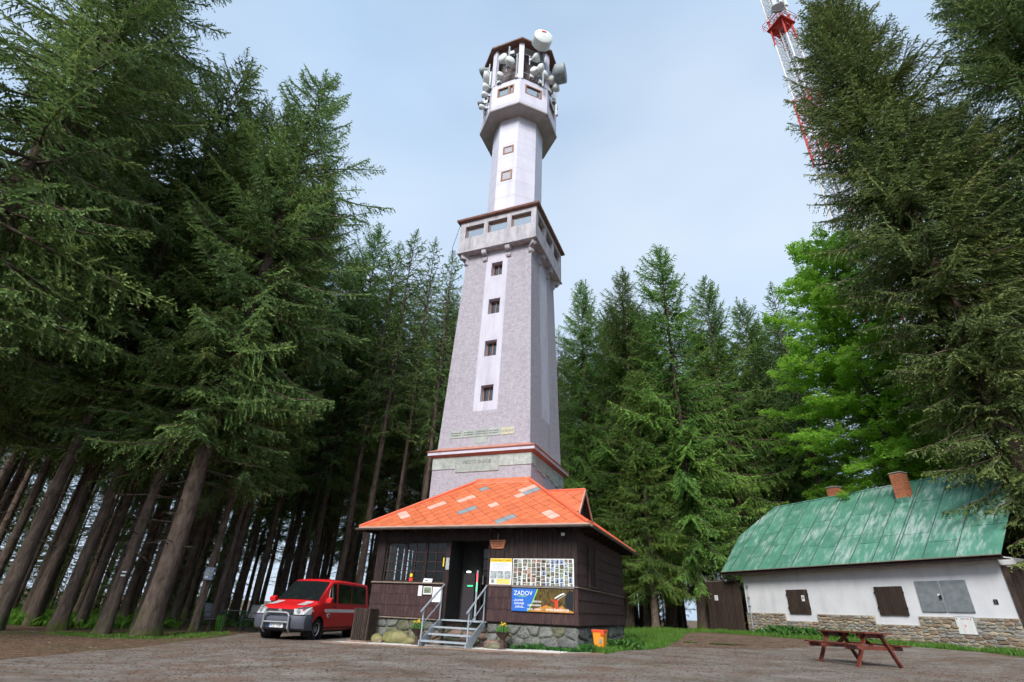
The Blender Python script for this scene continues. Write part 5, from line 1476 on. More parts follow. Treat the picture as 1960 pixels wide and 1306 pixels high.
t = thing('paper_notice', 'small white paper pinned on the left board shutter of the white house', 'notice', house_at(3.45, -.066, 1.42), AX, 'paper notices on the white house')
MB().box(-.075, .075, -.004, 0, 0, .24).build('sheet', 'white', t); MB().prism([(-.03, .09), (.03, .09), (.035, .14), (0, .2), (-.03, .15)], -.0055, -.0042).build('print', 'text_black', t)
t = thing('electric_cabinet', 'white metal electric cabinet door with a small red lightning sign in the stone plinth', 'cabinet', house_at(9.45, -.05, .42), AX)
MB().box(-.02, .575, -.01, .05, -.02, .53).build('frame', 'steel', t, bevel=.004); MB().box(0, .555, -.022, -.0101, 0, .51).build('door', 'offwhite', t, bevel=.004)
MB().prism([(.26, .29), (.285, .29), (.275, .25), (.295, .25), (.262, .19), (.270, .235), (.25, .235)], -.0245, -.0225).build('lightning_mark', 'red_print', t)
MB().box(.17, .30, -.0245, -.0225, .445, .475).build('label_strip', 'photo_blue', t); MB().box(.31, .43, -.0245, -.0225, .45, .47).build('label_strip', 'red_print', t)
for x in (.06, .49): MB().cyl((x, -.03, .46), (x, -.02, .46), .018, n=10).build('lock', 'black', t)
t = thing('wall_switch', 'small black switch box on the white wall near its right end', 'switch', house_at(10.83, -.002, 1.34), AX)
MB().box(-.06, .06, -.03, 0, 0, .14).build('case', 'black', t, bevel=.008); MB().box(-.008, .008, -.036, -.0302, .02, .12).build('rocker', 'steel', t)
t = thing('conduit_pipe', 'thin grey conduit pipe up the left end of the white wall', 'pipe', house_at(.27, -.09, -.05), AX)
MB().cyl((0, 0, 0), (0, 0, 1.62), .026, n=8).build('pipe', 'galv', t); MB().cyl((0, 0, 1.62), (0, 0, 2.2), .010, n=6).build('rod', 'steel', t)
MB().box(-.07, .07, -.03, .02, 1.58, 1.66).build('clamp', 'steel', t); MB().box(-.045, .045, -.03, .05, 2.12, 2.2).build('clamp', 'steel', t); MB().box(-.05, .02, -.03, .05, 1.2, 1.27).build('clamp', 'black', t)
tag(MB().tube([house_at(-.42, -.48, 2.66), house_at(-.2, -.2, 2.2), house_at(.1, -.1, 2.05), house_at(.27, -.09, 2.1)], .009, 5).build('roof_wire', 'cable'), 'thin dark wire from the green roof edge down to the conduit', 'wire')

def board_fence(name, label, cat, xa, xb, ya, yb, z0, z1, seed, step=.165):
    t = thing(name, label, cat, house_at(xa, ya, 0), AX + math.atan2(yb - ya, xb - xa))
    Lf = math.hypot(xb - xa, yb - ya); rr = random.Random(seed); x = 0
    while x < Lf - .03:
        w = min(step * rr.uniform(.85, 1.15), Lf - x)
        MB().box(x + .003, x + w - .003, -.03 - rr.uniform(0, .006), -.004, z0 + rr.uniform(-.015, .015), z1 + rr.uniform(-.01, .012)).build('board', 'plank', t, bevel=.003, seg=1); x += w
    for z in (z0 + .3, z1 - .35): MB().box(0, Lf, -.003, .05, z, z + .1).build('rail', 'plank', t)
    MB().box(-.02, Lf + .02, -.05, .06, z1 + .014, z1 + .05).build('cap_board', 'sill', t)
    return t
g = board_fence('board_gate', 'tall dark plank gate between forest and the white house', 'gate', -2.78, -.30, .02, .02, .10, 2.36, 3)
MB().box(-.02, 2.5, -.02, .06, .02, .09).build('bottom_beam', 'rust', g)
t = thing('gate_notice', 'small white paper notice on the dark plank gate', 'notice', house_at(-2.06, -.024, 1.46), AX)
MB().box(-.12, .13, -.006, 0, 0, .25).build('sheet', 'white', t)
for r in range(5): MB().box(-.08, .08, -.0075, -.0062, .04 + r * .04, .052 + r * .04).build('text_line', 'text_grey', t)
m = MB(); rr = random.Random(6); pts = []
for k in range(90): a = k * .55; pts.append(house_at(-2.75 + k * .027, .03 + .13 * math.cos(a), 2.58 + .13 * math.sin(a)))
m.tube(pts, .006, 4)
tag(m.build('barbed_wire', 'steel'), 'coil of barbed wire along the top of the plank gate', 'wire')
t = thing('wire_bracket', 'leaning grey metal bracket at the left end of the gate top', 'bracket', house_at(-2.72, .03, 2.36), AX)
MB().bar((0, 0, 0), (-.32, 0, .42), .03, .03).build('arm', 'steel', t); MB().bar((0, 0, .04), (0, .0, .3), .03, .03, up=(0, 1, 0)).build('post', 'steel', t)
board_fence('board_fence', 'dark brown plank fence joining the right end of the white house', 'fence', 11.34, 14.6, -.02, .4, .0, 2.45, 9)
# ------------------------------------------------------------------ picnic table
t = thing('picnic_table', 'red-brown wooden picnic table with attached benches in front of the white house', 'table', (8.607, 14.207, .37), .14)
zt = .74; LX = 1.3
for k in range(5):
    x = .6 - .37 + k * .149; MB().box(x, x + .142, -.22, LX + .22, zt - .035, zt).build('top_board', 'red_wood', t, bevel=.005)
for y in (0.0, LX):
    zg = lambda x_: gz(8.607 + x_ * math.cos(.14) - y * math.sin(.14), 14.207 + x_ * math.sin(.14) + y * math.cos(.14)) - .37
    for sx, xe in ((1, 1), (-1, -1)):
        foot = .6 + sx * .60; top = .6 + sx * .20
        MB().bar((foot, y, zg(foot) - .02), (top, y, zt - .037), .045, .11, up=(0, 1, 0)).build('leg', 'red_wood', t, bevel=.004)
    MB().box(-.18, 1.38, y + .026, y + .066, .36, .45).build('bench_bearer', 'red_wood', t, bevel=.004)
    MB().box(.25, .95, y + .026, y + .066, zt - .125, zt - .037).build('top_bearer', 'red_wood', t, bevel=.004)
MB().bar((.6, .06, .43), (.6, .5, zt - .06), .045, .09, up=(1, 0, 0)).build('brace', 'red_wood', t); MB().bar((.6, LX - .03, .43), (.6, LX - .47, zt - .06), .045, .09, up=(1, 0, 0)).build('brace', 'red_wood', t)
for x in (-.19, -.04, 1.10, 1.25):
    MB().box(x, x + .138, -.22, LX + .22, .452, .487).build('bench_board', 'red_wood', t, bevel=.005)

# ------------------------------------------------------------------ red van
def build_van():
    T = thing('red_van', 'red van with white side stripe and bull bar parked left of the hut', 'van', (-6.893, 22.0, .058), -1.777)
    # body: stations along x (forward), half section (y,z) from sill to roof centre
    def station(x, zb, y1, zbelt, y2, zroof, y3, crown):
        return [(x, y1 * .93, zb), (x, y1, zb + .12), (x, y1 * 1.005, (zb + zbelt) / 2 + .1), (x, y2, zbelt), (x, (y2 + y3) / 2, (zbelt + zroof - .055) / 2), (x, y3, zroof - .055), (x, y3 - .075, zroof), (x, y3 * .45, zroof + crown)]
    st = [station(-2.38, .40, .90, 1.10, .90, 1.86, .76, .02), station(-2.33, .32, .945, 1.10, .93, 1.89, .79, .035), station(-1.2, .30, .952, 1.11, .935, 1.92, .80, .04),
          station(0.0, .30, .952, 1.11, .935, 1.93, .80, .04), station(.60, .30, .952, 1.11, .93, 1.90, .785, .035), station(.72, .30, .952, 1.11, .93, 1.86, .765, .03),
          station(1.55, .30, .950, 1.10, .915, 1.175, .80, .02), station(1.75, .30, .948, 1.07, .905, 1.125, .79, .02), station(2.18, .42, .92, .97, .86, 1.045, .76, .02), station(2.34, .45, .86, .92, .82, .985, .72, .015), station(2.42, .50, .78, .85, .76, .93, .66, .01)]
    rings = []
    for s in st:
        r = list(s) + [(x, -y, z) for x, y, z in reversed(s)]; rings.append(r)
    b = MB(); b.loft(rings); body = b.build('body', 'van_red', T)
    # wheel arches cut out
    for x in (1.5, -1.5):
        for sgn in (1, -1):
            cu = MB().cyl((x, sgn * .55, .34), (x, sgn * 1.2, .34), .405, n=28).build('cut', 'black', None); cu.parent = T
            md = body.modifiers.new('b', 'BOOLEAN'); md.operation = 'DIFFERENCE'; md.object = cu; md.solver = 'EXACT'
            bpy.context.view_layer.update()
            ev = body.evaluated_get(bpy.context.evaluated_depsgraph_get()); me = bpy.data.meshes.new_from_object(ev)
            body.modifiers.clear(); old = body.data; body.data = me; me.name = 'body'
            bpy.data.objects.remove(cu)
    body.data.materials.clear(); body.data.materials.append(M['van_red'])
    sharp(body, 28)
    def side_y(x, z):      # body half width at z between belt and roof edge
        i = max(j for j in range(len(st) - 1) if st[j][0][0] <= x) if x > st[0][0][0] else 0
        a, c = st[i], st[i + 1]; t = (x - a[0][0]) / (c[0][0] - a[0][0])
        pr = [(a[k][1] * (1 - t) + c[k][1] * t, a[k][2] * (1 - t) + c[k][2] * t) for k in range(8)]
        for k in range(7):
            if pr[k][1] <= z <= pr[k + 1][1]: q = (z - pr[k][1]) / (pr[k + 1][1] - pr[k][1] + 1e-9); return pr[k][0] * (1 - q) + pr[k + 1][0] * q
        return pr[3][0]
    def side_panel(name, outline, m, sgn, lift=.012, parent=T, n=None):
        pts = [(x, sgn * (side_y(x, z) + lift), z) for x, z in outline]; k = len(pts)
        inn = [(x, sgn * (side_y(x, z) - .02), z) for x, z in outline]
        return MB().add(pts + inn, [tuple(range(k))] + [(i, (i + 1) % k, (i + 1) % k + k, i + k) for i in range(k)]).build(name, m, parent)
    for sgn in (1, -1):
        side_panel('side_window', [(.98, 1.17), (.60, 1.17), (.42, 1.17), (.42, 1.80), (.62, 1.79), (.80, 1.62)], 'carglass', sgn)
        if sgn == 1: side_panel('window_pillar', [(.72, 1.18), (.66, 1.18), (.66, 1.74), (.70, 1.71)], 'steel', sgn, .012)
        side_panel('side_window', [(.28, 1.16), (-.78, 1.16), (-.78, 1.80), (.28, 1.81)], 'carglass', sgn)
        side_panel('side_window', [(-.84, 1.16), (-2.02, 1.16), (-2.08, 1.22), (-2.08, 1.76), (-2.02, 1.80), (-.84, 1.80)], 'carglass', sgn)
        for xa, xb in ((2.12, 1.0), (.98, .36), (.34, -.82), (-.80, -2.3)):
            side_panel('side_stripe', [(xa, .86), (xb, .86), (xb, .965), (xa, .965) if xa < 2 else (2.05, .925)], 'white', sgn, .004)
        for x in (1.13, .35, -.81):
            side_panel('door_gap', [(x + .006, .36), (x - .006, .36), (x - .006, 1.10), (x + .006, 1.10)], 'black', sgn, .003)
        side_panel('sill_trim', [(1.06, .34), (-1.06, .34), (-1.06, .40), (1.06, .40)], 'maroon_print', sgn, .008)
        side_panel('door_handle', [(.62, 1.02), (.44, 1.02), (.44, 1.06), (.62, 1.06)], 'black', sgn, .022)
        bd = MB().lathe([(.01, -.008), (.075, -.008), (.075, .0), (.01, 0)], 18, axis='y').build('badge', 'white', T); bd.location = (.93, sgn * (side_y(.93, .78) + .008), .76)
        if sgn == 1: bd.rotation_euler = (0, 0, PI)
        MB().lathe([(.008, -.012), (.045, -.012), (.045, -.0085), (.008, -.0085)], 14, axis='y').build('emblem', 'photo_ink', bd)
        m_ = MB(); m_.loft([[(1.28 + dx, sgn * y, z) for dx, z in ((-.09, 1.16 + q), (.09, 1.14 + q), (.11, 1.30 - q), (-.06, 1.34 - q))] for y, q in ((1.0, .02), (1.05, 0), (1.17, 0), (1.22, .03))])
        mir = m_.build('mirror', 'van_red', T, bevel=.02); MB().box(1.20, 1.27, min(sgn * .92, sgn * 1.02), max(sgn * .92, sgn * 1.02), 1.12, 1.19).build('mirror_arm', 'black', mir)
        # headlamp
        hl = MB(); o_ = [(2.12, sgn * .975, .79), (2.44, sgn * .875, .775), (2.515, sgn * .56, .77), (2.495, sgn * .53, .94), (2.415, sgn * .81, 1.005), (2.10, sgn * .96, 1.015)]
        hl.add(o_ + [(p[0] - .06, p[1] * .93, p[2]) for p in o_], [tuple(range(6)), tuple(range(11, 5, -1))] + [(i, (i + 1) % 6, (i + 1) % 6 + 6, i + 6) for i in range(6)])
        H = hl.build('headlight', 'lampglass', T); MB().lathe([(.01, 0), (.06, .02), (.065, .03)], 14, axis='x').build('reflector', 'chrome', H).location = (2.46, sgn * .69, .87)
        for k in range(7):      # painted hood stripes
            xx = 1.60 + k * .09; zz = 1.172 - (xx - 1.55) / .2 * .05 if xx < 1.75 else 1.125 - (xx - 1.75) / .43 * .08
            z2x = xx + .055; z2 = 1.172 - (z2x - 1.55) / .2 * .05 if z2x < 1.75 else 1.125 - (z2x - 1.75) / .43 * .08
            MB().add([(xx, sgn * .70, zz + .018), (xx + .02, sgn * .42, zz + .021), (z2x + .02, sgn * .42, z2 + .021), (z2x, sgn * .70, z2 + .018)], [(0, 1, 2, 3) if sgn < 0 else (3, 2, 1, 0)]).build('hood_stripe', 'white', T, fix=False)
        # wheels
        for x in (1.5, -1.5):
            y0, y1 = (sgn * .70, sgn * .92)
            W = MB().lathe([(.20, y0), (.30, y0), (.328, y0 + sgn * .03), (.335, (y0 + y1) / 2), (.328, y1 - sgn * .03), (.30, y1), (.21, y1 - sgn * .005), (.20, y1 - sgn * .03)], 32, axis='y').build('wheel', 'tyre', T); sharp(W, 40); W.location = (x, 0, .335)
            rim = MB().lathe([(.205, y1 - sgn * .06), (.205, y1 - sgn * .004), (.19, y1 - sgn * .002), (.17, y1 - sgn * .035), (.10, y1 - sgn * .03), (.075, y1 - sgn * .008), (.01, y1 - sgn * .004)], 28, axis='y').build('rim', 'rim', W); sharp(rim, 40)
            for k in range(10):
                a = k * PI / 5; MB().lathe([(.005, 0), (.022, 0), (.022, sgn * .004), (.005, sgn * .004)], 8, axis='y').build('rim_hole', 'black', rim).location = (.145 * math.cos(a), y1 - sgn * .032, .145 * math.sin(a))
            MB().lathe([(.39, sgn * .56), (.40, sgn * .95), (.35, sgn * .56)], 24, axis='y').build('wheel_housing', 'black', T).location = (x, 0, .34)
    # windscreen
    def WS(u, v, lift=.012):
        xb, zb_, yb = 1.54, 1.195, .80; xt, zt_, yt = .745, 1.855, .70
        x = xb + (xt - xb) * v; z = zb_ + (zt_ - zb_) * v; y = (yb + (yt - yb) * v) * u
        return (x + lift * .65, y, z + lift * .76 + .02 * (1 - u * u))
    g = MB(); N = 6; grid = [[WS(-1 + 2 * i / N, v) for i in range(N + 1)] for v in (0.02, .5, .97)]
    for j in range(2):
        for i in range(N): g.quad(grid[j][i], grid[j][i + 1], grid[j + 1][i + 1], grid[j + 1][i])
    wsn = g.build('windscreen', 'carglass', T); sharp(wsn)
    for u in (-.5, .35): MB().tube([WS(u, .03, .03), WS(u + .28, .10, .03), WS(u + .55, .08, .03)], .009, 5).build('wiper', 'black', wsn)
    MB().tube([(1.05, .35, 1.27), (1.02, .5, 1.29), (1.0, .62, 1.27)], .05, 6).build('dashboard', 'grey_pl', T)
    # bumper, grille, plate, bull bar
    rows = []
    for z, k in ((.30, .93), (.36, .985), (.50, 1.01), (.66, 1.012), (.735, 1.0), (.768, .98)):
        rows.append([(x * (1 if x < 1.9 else k) , y * (1.012 if abs(y) > .8 else 1), z) for x, y in ((1.93, .965), (2.18, .975), (2.36, .915), (2.45, .80), (2.49, .50), (2.50, 0), (2.49, -.50), (2.45, -.80), (2.36, -.915), (2.18, -.975), (1.93, -.965), (1.93, 0))])
    bp = MB().loft(rows).build('bumper', 'grey_pl', T); sharp(bp, 30)
    MB().prism([(-.40, .50), (.40, .50), (.40, .66), (-.40, .66)], 0, .02).build('air_intake', 'black', bp).matrix_local = Matrix(((0, 1, 0, 2.50), (1, 0, 0, 0), (0, 0, 1, .0), (0, 0, 0, 1)))
    gr = MB(); gr.add([(2.47, -.54, .77), (2.47, .54, .77), (2.45, .52, .92), (2.45, -.52, .92), (2.36, -.54, .77), (2.36, .54, .77), (2.36, .52, .92), (2.36, -.52, .92)], [(0, 1, 2, 3), (4, 7, 6, 5), (0, 4, 5, 1), (1, 5, 6, 2), (2, 6, 7, 3), (3, 7, 4, 0)])
    G = gr.build('grille', 'black', T)
    for z in (.815, .845, .875): MB().box(2.44, 2.474 - (z - .77) * .1, -.52, .52, z, z + .006).build('grille_bar', 'grey_pl', G)
    lg = MB().lathe([(.062, 0), (.074, 0), (.074, .010), (.062, .010)], 22, axis='x').build('maker_emblem', 'chrome', G); lg.location = (2.472, 0, .855)
    for a, bq in (((-.030, .052), (-.004, .006)), ((.030, .052), (.004, .006)), ((-.056, .022), (-.026, -.05)), ((.056, .022), (.026, -.05)), ((-.026, -.05), (0, -.012)), ((.026, -.05), (0, -.012))):
        MB().bar((.006, a[0], a[1]), (.006, bq[0], bq[1]), .012, .008, up=(1, 0, 0)).build('emblem_stroke', 'chrome', lg)
    pl = MB().box(2.515, 2.525, -.26, .26, .375, .49).build('number_plate', 'white', T)
    MB().box(2.5255, 2.527, -.26, -.22, .376, .489).build('plate_band', 'blue_print', pl)
    tx = text(pl, '4C5 1730', .115, (2.5265, -.205, .39), 'text_black', rot=(PI / 2, 0, PI / 2), ext=.0004, sx=.86, bold=.0012)
    MB().tube([(2.42, -.47, .24), (2.59, -.47, .36), (2.61, -.46, .72), (2.6, -.40, .80), (2.6, -.30, .82), (2.6, .30, .82), (2.6, .40, .80), (2.61, .46, .72), (2.59, .47, .36), (2.42, .47, .24)], .032, 10).build('bull_bar', 'steel', T)
    MB().cyl((2.6, -.46, .535), (2.6, .46, .535), .026, n=10).build('bull_bar_cross', 'steel', T)
    for sgn in (1, -1): MB().box(2.36, 2.44, sgn * .62 - .12, sgn * .62 + .12, .40, .47).build('fog_lamp', 'black', bp)
    MB().box(-2.30, 2.1, -.85, .85, .24, .31).build('underbody', 'black', T)
    return T
build_van()

# ------------------------------------------------------------------ garden chairs, table, signs by the forest edge
def garden_chair(x, y, rz, label):
    t = thing('garden_chair', label, 'chair', (x, y, gz(x, y)), rz, 'garden chairs by the van')
    for sx in (-.25, .25):
        MB().tube([(sx, -.24, 0), (sx, -.20, .42), (sx, -.16, .64), (sx, .06, .66), (sx, .22, .62)], .014, 6).build('arm_frame', 'green_met', t)
        MB().tube([(sx, .30, 0), (sx, .12, .40), (sx, .20, .62), (sx, .30, .95)], .014, 6).build('back_frame', 'green_met', t)
    MB().box(-.24, .24, -.22, .16, .405, .425).build('seat', 'mesh_cloth', t)
    MB().add([(-.235, .165, .48), (.235, .165, .48), (.235, .295, .94), (-.235, .295, .94), (-.235, .177, .477), (.235, .177, .477), (.235, .307, .937), (-.235, .307, .937)], [(0, 1, 2, 3), (7, 6, 5, 4), (0, 4, 5, 1), (1, 5, 6, 2), (2, 6, 7, 3), (3, 7, 4, 0)]).build('backrest', 'mesh_cloth', t)
    MB().cyl((-.25, .30, .95), (.25, .30, .95), .018, n=8).build('top_rail', 'green_met', t)
garden_chair(-10.95, 22.35, 1.25, 'green metal garden chair seen from the side, left of the garden table')
garden_chair(-10.05, 23.5, -.35, 'green metal garden chair facing the camera behind the garden table')
garden_chair(-9.25, 23.0, -1.2, 'dark green garden chair half hidden by the front of the van')
tx_, ty_ = -10.15, 22.55
t = thing('garden_table', 'small green garden table among the metal chairs', 'table', (tx_, ty_, gz(tx_, ty_)), .1)
MB().box(-.42, .42, -.35, .35, .70, .72).build('table_top', 'green_met', t, bevel=.006)
for sx in (-.36, .36):
    for sy in (-.29, .29): MB().cyl((sx, sy, 0), (sx * .95, sy * .95, .70), .014, n=6).build('leg', 'green_met', t)
t = thing('lime_box', 'bright lime green box on the ground behind the left garden chair', 'box', (-11.0, 23.1, gz(-11.0, 23.1) + .0), .2)
MB().box(-.17, .17, -.12, .12, 0, .52).build('case', 'lime', t, bevel=.02); MB().box(-.18, .18, -.13, .13, .521, .55).build('lid', 'leafy', t)

# ------------------------------------------------------------------ lattice mast
def build_mast():
    bx, by = 26.1, 30.4; zb = gz(bx, by) - 3.0
    T = thing('lattice_mast', 'tall red and white lattice radio mast rising behind the big spruce', 'mast', (bx, by, zb), .35)
    a = .76
    legs = [(-a, -a), (a, -a), (a, a), (-a, a)]
    secs = [(0, 8, 'mast_red'), (8, 16, 'mast_white'), (16, 24, 'mast_red'), (24, 32, 'mast_white'), (32, 38.2, 'mast_white'), (38.2, 46.6, 'mast_red'), (46.6, 55.2, 'mast_white'), (55.2, 59.0, 'mast_red'), (59.0, 66, 'mast_white')]
    for z0, z1, m_ in secs:
        k = .9 if z0 > 46 else 1.0
        S = MB()
        for x, y in legs: S.cyl((x * k, y * k, z0), (x * k, y * k, z1), .085, n=8)
        sec = S.build('mast_section', m_, T); 
        for i in range(4): pass
        n = max(1, round((z1 - z0) / 1.1)); h = (z1 - z0) / n
        B = MB()
        for i in range(4):
            p, q = legs[i], legs[(i + 1) % 4]
            for j in range(n):
                za, zc = z0 + j * h, z0 + (j + 1) * h
                B.cyl((p[0] * k, p[1] * k, za), (q[0] * k, q[1] * k, zc), .028, n=5, cap=False); B.cyl((q[0] * k, q[1] * k, za), (p[0] * k, p[1] * k, zc), .028, n=5, cap=False)
                B.cyl((p[0] * k, p[1] * k, zc), (q[0] * k, q[1] * k, zc), .03, n=5, cap=False)
        tag(B.build('bracing', m_ if z0 > 36 else 'steel', sec, fix=False), kind='stuff')
        for x, y in legs: MB().cyl((x * k, y * k, z1 - .06), (x * k, y * k, z1 + .06), .14, n=10).build('flange', 'mast_red', sec)
    # ladder with cage of cables on the left leg
    Ld = MB()
    for y in (-.25, .25): Ld.cyl((-.55, y - .3, 2), (-.55, y - .3, 65), .025, n=5)
    for z in np.arange(30, 65, .35): Ld.cyl((-.55, -.55, z), (-.55, -.05, z), .014, n=4)
    tag(Ld.build('ladder', 'steel', T), kind='stuff')
    for x in (.15, .3, .42): MB().cyl((x, .2, 2), (x, .2, 60), .03, n=5).build('feeder_cable', 'cable', T)
    MB().box(-.95, .95, -.95, .95, 57.6, 57.7).build('platform', 'mast_red', T)
    for x, y in ((-1.1, -1.1), (1.1, -1.1), (1.1, 1.1), (-1.1, 1.1)): MB().cyl((x, y, 57.7), (x, y, 58.8), .03, n=5).build('guard_post', 'mast_red', T)
    for z in (58.25, 58.8):
        for p, q in (((-1.1, -1.1), (1.1, -1.1)), ((1.1, -1.1), (1.1, 1.1)), ((1.1, 1.1), (-1.1, 1.1)), ((-1.1, 1.1), (-1.1, -1.1))): MB().cyl((*p, z), (*q, z), .025, n=5).build('guard_rail', 'mast_red', T)
    return T
MAST = build_mast()
mz = MAST.location.z
def mast_pt(x, y, z): c, s = math.cos(.35), math.sin(.35); return (26.1 + x * c - y * s, 30.4 + x * s + y * c, mz + z)
t = thing('dipole_array', 'long vertical comb of dipole rods on the right side of the mast', 'antenna', mast_pt(1.6, -.3, 44.5), .35)
MB().cyl((0, 0, 0), (0, 0, 13.5), .075, n=8).build('boom', 'dish_grey', t)
for k in range(12):
    z = .6 + k * 1.1
    MB().cyl((0, 0, z), (.62, -.15, z), .025, n=5).build('dipole_arm', 'steel', t); MB().cyl((.62, -.15, z - .28), (.62, -.15, z + .28), .03, n=6).build('dipole', 'steel', t)
    if k % 2 == 0: MB().cyl((0, 0, z), (-1.05, .2, z - .1), .025, n=5).build('standoff', 'cable', t)
t = thing('mast_dish', 'pale round dish antenna sticking out left low on the mast', 'antenna', mast_pt(-1.9, -1.0, 39.9), .35 + R(-65))
b = MB().lathe([(.15, .25), (.4, .12), (.62, 0), (.62, -.35), (.6, -.365)], 24, axis='y').build('shroud', 'dish', t); sharp(b)
MB().lathe([(.6, -.366), (.3, -.40), (.01, -.41)], 24, axis='y').build('radome', 'dish', b)
MB().cyl((0, .2, 0), (.2, 1.1, .05), .05, n=8).build('arm', 'galv', t)
t = thing('floodlight', 'square floodlight lamp on the mast just above the spruce branches', 'floodlight', mast_pt(-1.5, -1.1, 37.4), .35)
q = MB().box(-.5, .5, -.12, .1, -.38, .38).build('housing', 'cable', t, bevel=.03); q.rotation_euler = (.9, 0, .2); MB().box(-.42, .42, -.135, -.121, -.30, .30).build('glass', 'lens', q)
MB().bar((.1, .1, 0), (.65, .35, .1), .08, .08).build('bracket', 'steel', t)
for k, (x, y, z, lb) in enumerate(((-1.45, -.9, 59.6, 'left pale panel antenna at the top of the visible mast'), (-.75, -1.2, 60.2, 'middle pale panel antenna at the top of the visible mast'), (-.15, -1.25, 60.0, 'right pale panel antenna at the top of the visible mast'))):
    t = thing('panel_antenna', lb, 'antenna', mast_pt(x, y, z - 1.0), .35, 'panel antennas on the mast')
    MB().box(-.17, .17, -.1, .08, .2, 3.4).build('panel', 'dish', t, bevel=.04); MB().cyl((0, .18, 0), (0, .18, 3.5), .04, n=6).build('pole', 'steel', t); MB().cyl((0, .18, .3), (.3 - .2 * k, .7, .3), .03, n=5).build('arm', 'steel', t)
t = thing('mast_dish', 'dark dish antenna beside the red mast platform', 'antenna', mast_pt(-1.5, -1.1, 57.9), .35 + R(-40))
b = MB().lathe([(.1, .3), (.4, .12), (.62, 0), (.62, -.2), (.6, -.21)], 24, axis='y').build('shroud', 'dish_grey', t); MB().lathe([(.6, -.211), (.01, -.24)], 24, axis='y').build('radome', 'cable', b)

# ------------------------------------------------------------------ trees
M['bark'] = mat('spruce_bark', (0.062, 0.045, 0.036), (0.155, 0.115, 0.09), 9, 0.95, 1.0, 22, stretch=(1, 1, .3), jitter=.2)
def mossy(key, zmax=1.3):
    t, b = nodes_of(M[key]); src = b.inputs['Base Color'].links[0].from_socket
    tcn = t.nodes.new('ShaderNodeTexCoord'); sp = t.nodes.new('ShaderNodeSeparateXYZ'); mr = t.nodes.new('ShaderNodeMapRange')
    mr.inputs['From Min'].default_value = zmax; mr.inputs['From Max'].default_value = 0.1; mr.inputs['To Max'].default_value = .40
    n = t.nodes.new('ShaderNodeTexNoise'); n.inputs['Scale'].default_value = 2.6; n.inputs['Detail'].default_value = 6
    ad = t.nodes.new('ShaderNodeMath'); r = t.nodes.new('ShaderNodeValToRGB'); r.color_ramp.elements[0].position = .74; r.color_ramp.elements[1].position = 1.0
    x = t.nodes.new('ShaderNodeMix'); x.data_type = 'RGBA'; x.inputs[7].default_value = (0.085, 0.105, 0.022, 1)
    t.links.new(tcn.outputs['Object'], sp.inputs[0]); t.links.new(sp.outputs['Z'], mr.inputs['Value']); t.links.new(tcn.outputs['Object'], n.inputs['Vector'])
    t.links.new(mr.outputs['Result'], ad.inputs[0]); t.links.new(n.outputs['Fac'], ad.inputs[1]); t.links.new(ad.outputs[0], r.inputs['Fac']); t.links.new(r.outputs['Color'], x.inputs[0])
    t.links.new(src, x.inputs[6]); t.links.new(x.outputs[2], b.inputs['Base Color'])
mossy('bark')
M['bark_pale'] = mat('grey_bark', (0.10, 0.09, 0.08), (0.2, 0.185, 0.165), 7, 0.9, .6, 22, stretch=(1, 1, .4), jitter=.15)
M['twig'] = mat('dead_twig', (0.06, 0.05, 0.042), (0.10, 0.085, 0.07), 9, 0.95)
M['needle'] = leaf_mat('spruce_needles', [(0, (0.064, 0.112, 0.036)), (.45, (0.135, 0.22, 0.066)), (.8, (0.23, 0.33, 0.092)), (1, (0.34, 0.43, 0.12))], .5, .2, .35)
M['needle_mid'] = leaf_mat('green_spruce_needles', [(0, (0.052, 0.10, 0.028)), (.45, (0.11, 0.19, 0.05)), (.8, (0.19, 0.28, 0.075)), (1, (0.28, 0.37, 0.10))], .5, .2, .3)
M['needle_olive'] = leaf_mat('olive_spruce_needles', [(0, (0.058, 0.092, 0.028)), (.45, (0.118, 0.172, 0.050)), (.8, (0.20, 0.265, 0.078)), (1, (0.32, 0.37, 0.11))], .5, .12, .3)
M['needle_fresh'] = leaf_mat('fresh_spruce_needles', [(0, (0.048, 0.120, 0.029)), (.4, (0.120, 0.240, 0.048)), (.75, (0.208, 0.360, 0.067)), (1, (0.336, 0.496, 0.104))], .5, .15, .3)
M['beech_leaf'] = leaf_mat('beech_leaves', [(0, (0.19, 0.40, 0.045)), (.5, (0.33, 0.58, 0.075)), (1, (0.46, 0.70, 0.13))], .45, .05, .5)

def strips(A, Bv, wid, nrm_seed, rng):
    """diamond-shaped needle sprays from A to B, width wid: returns V (n*4,3)"""
    d = Bv - A
    r = rng.normal(size=A.shape); s = np.cross(d, r); s /= (np.linalg.norm(s, axis=1, keepdims=True) + 1e-9)
    s *= wid[:, None] * .5
    m = A + d * .45
    return np.stack([A, m + s, Bv, m - s], 1)

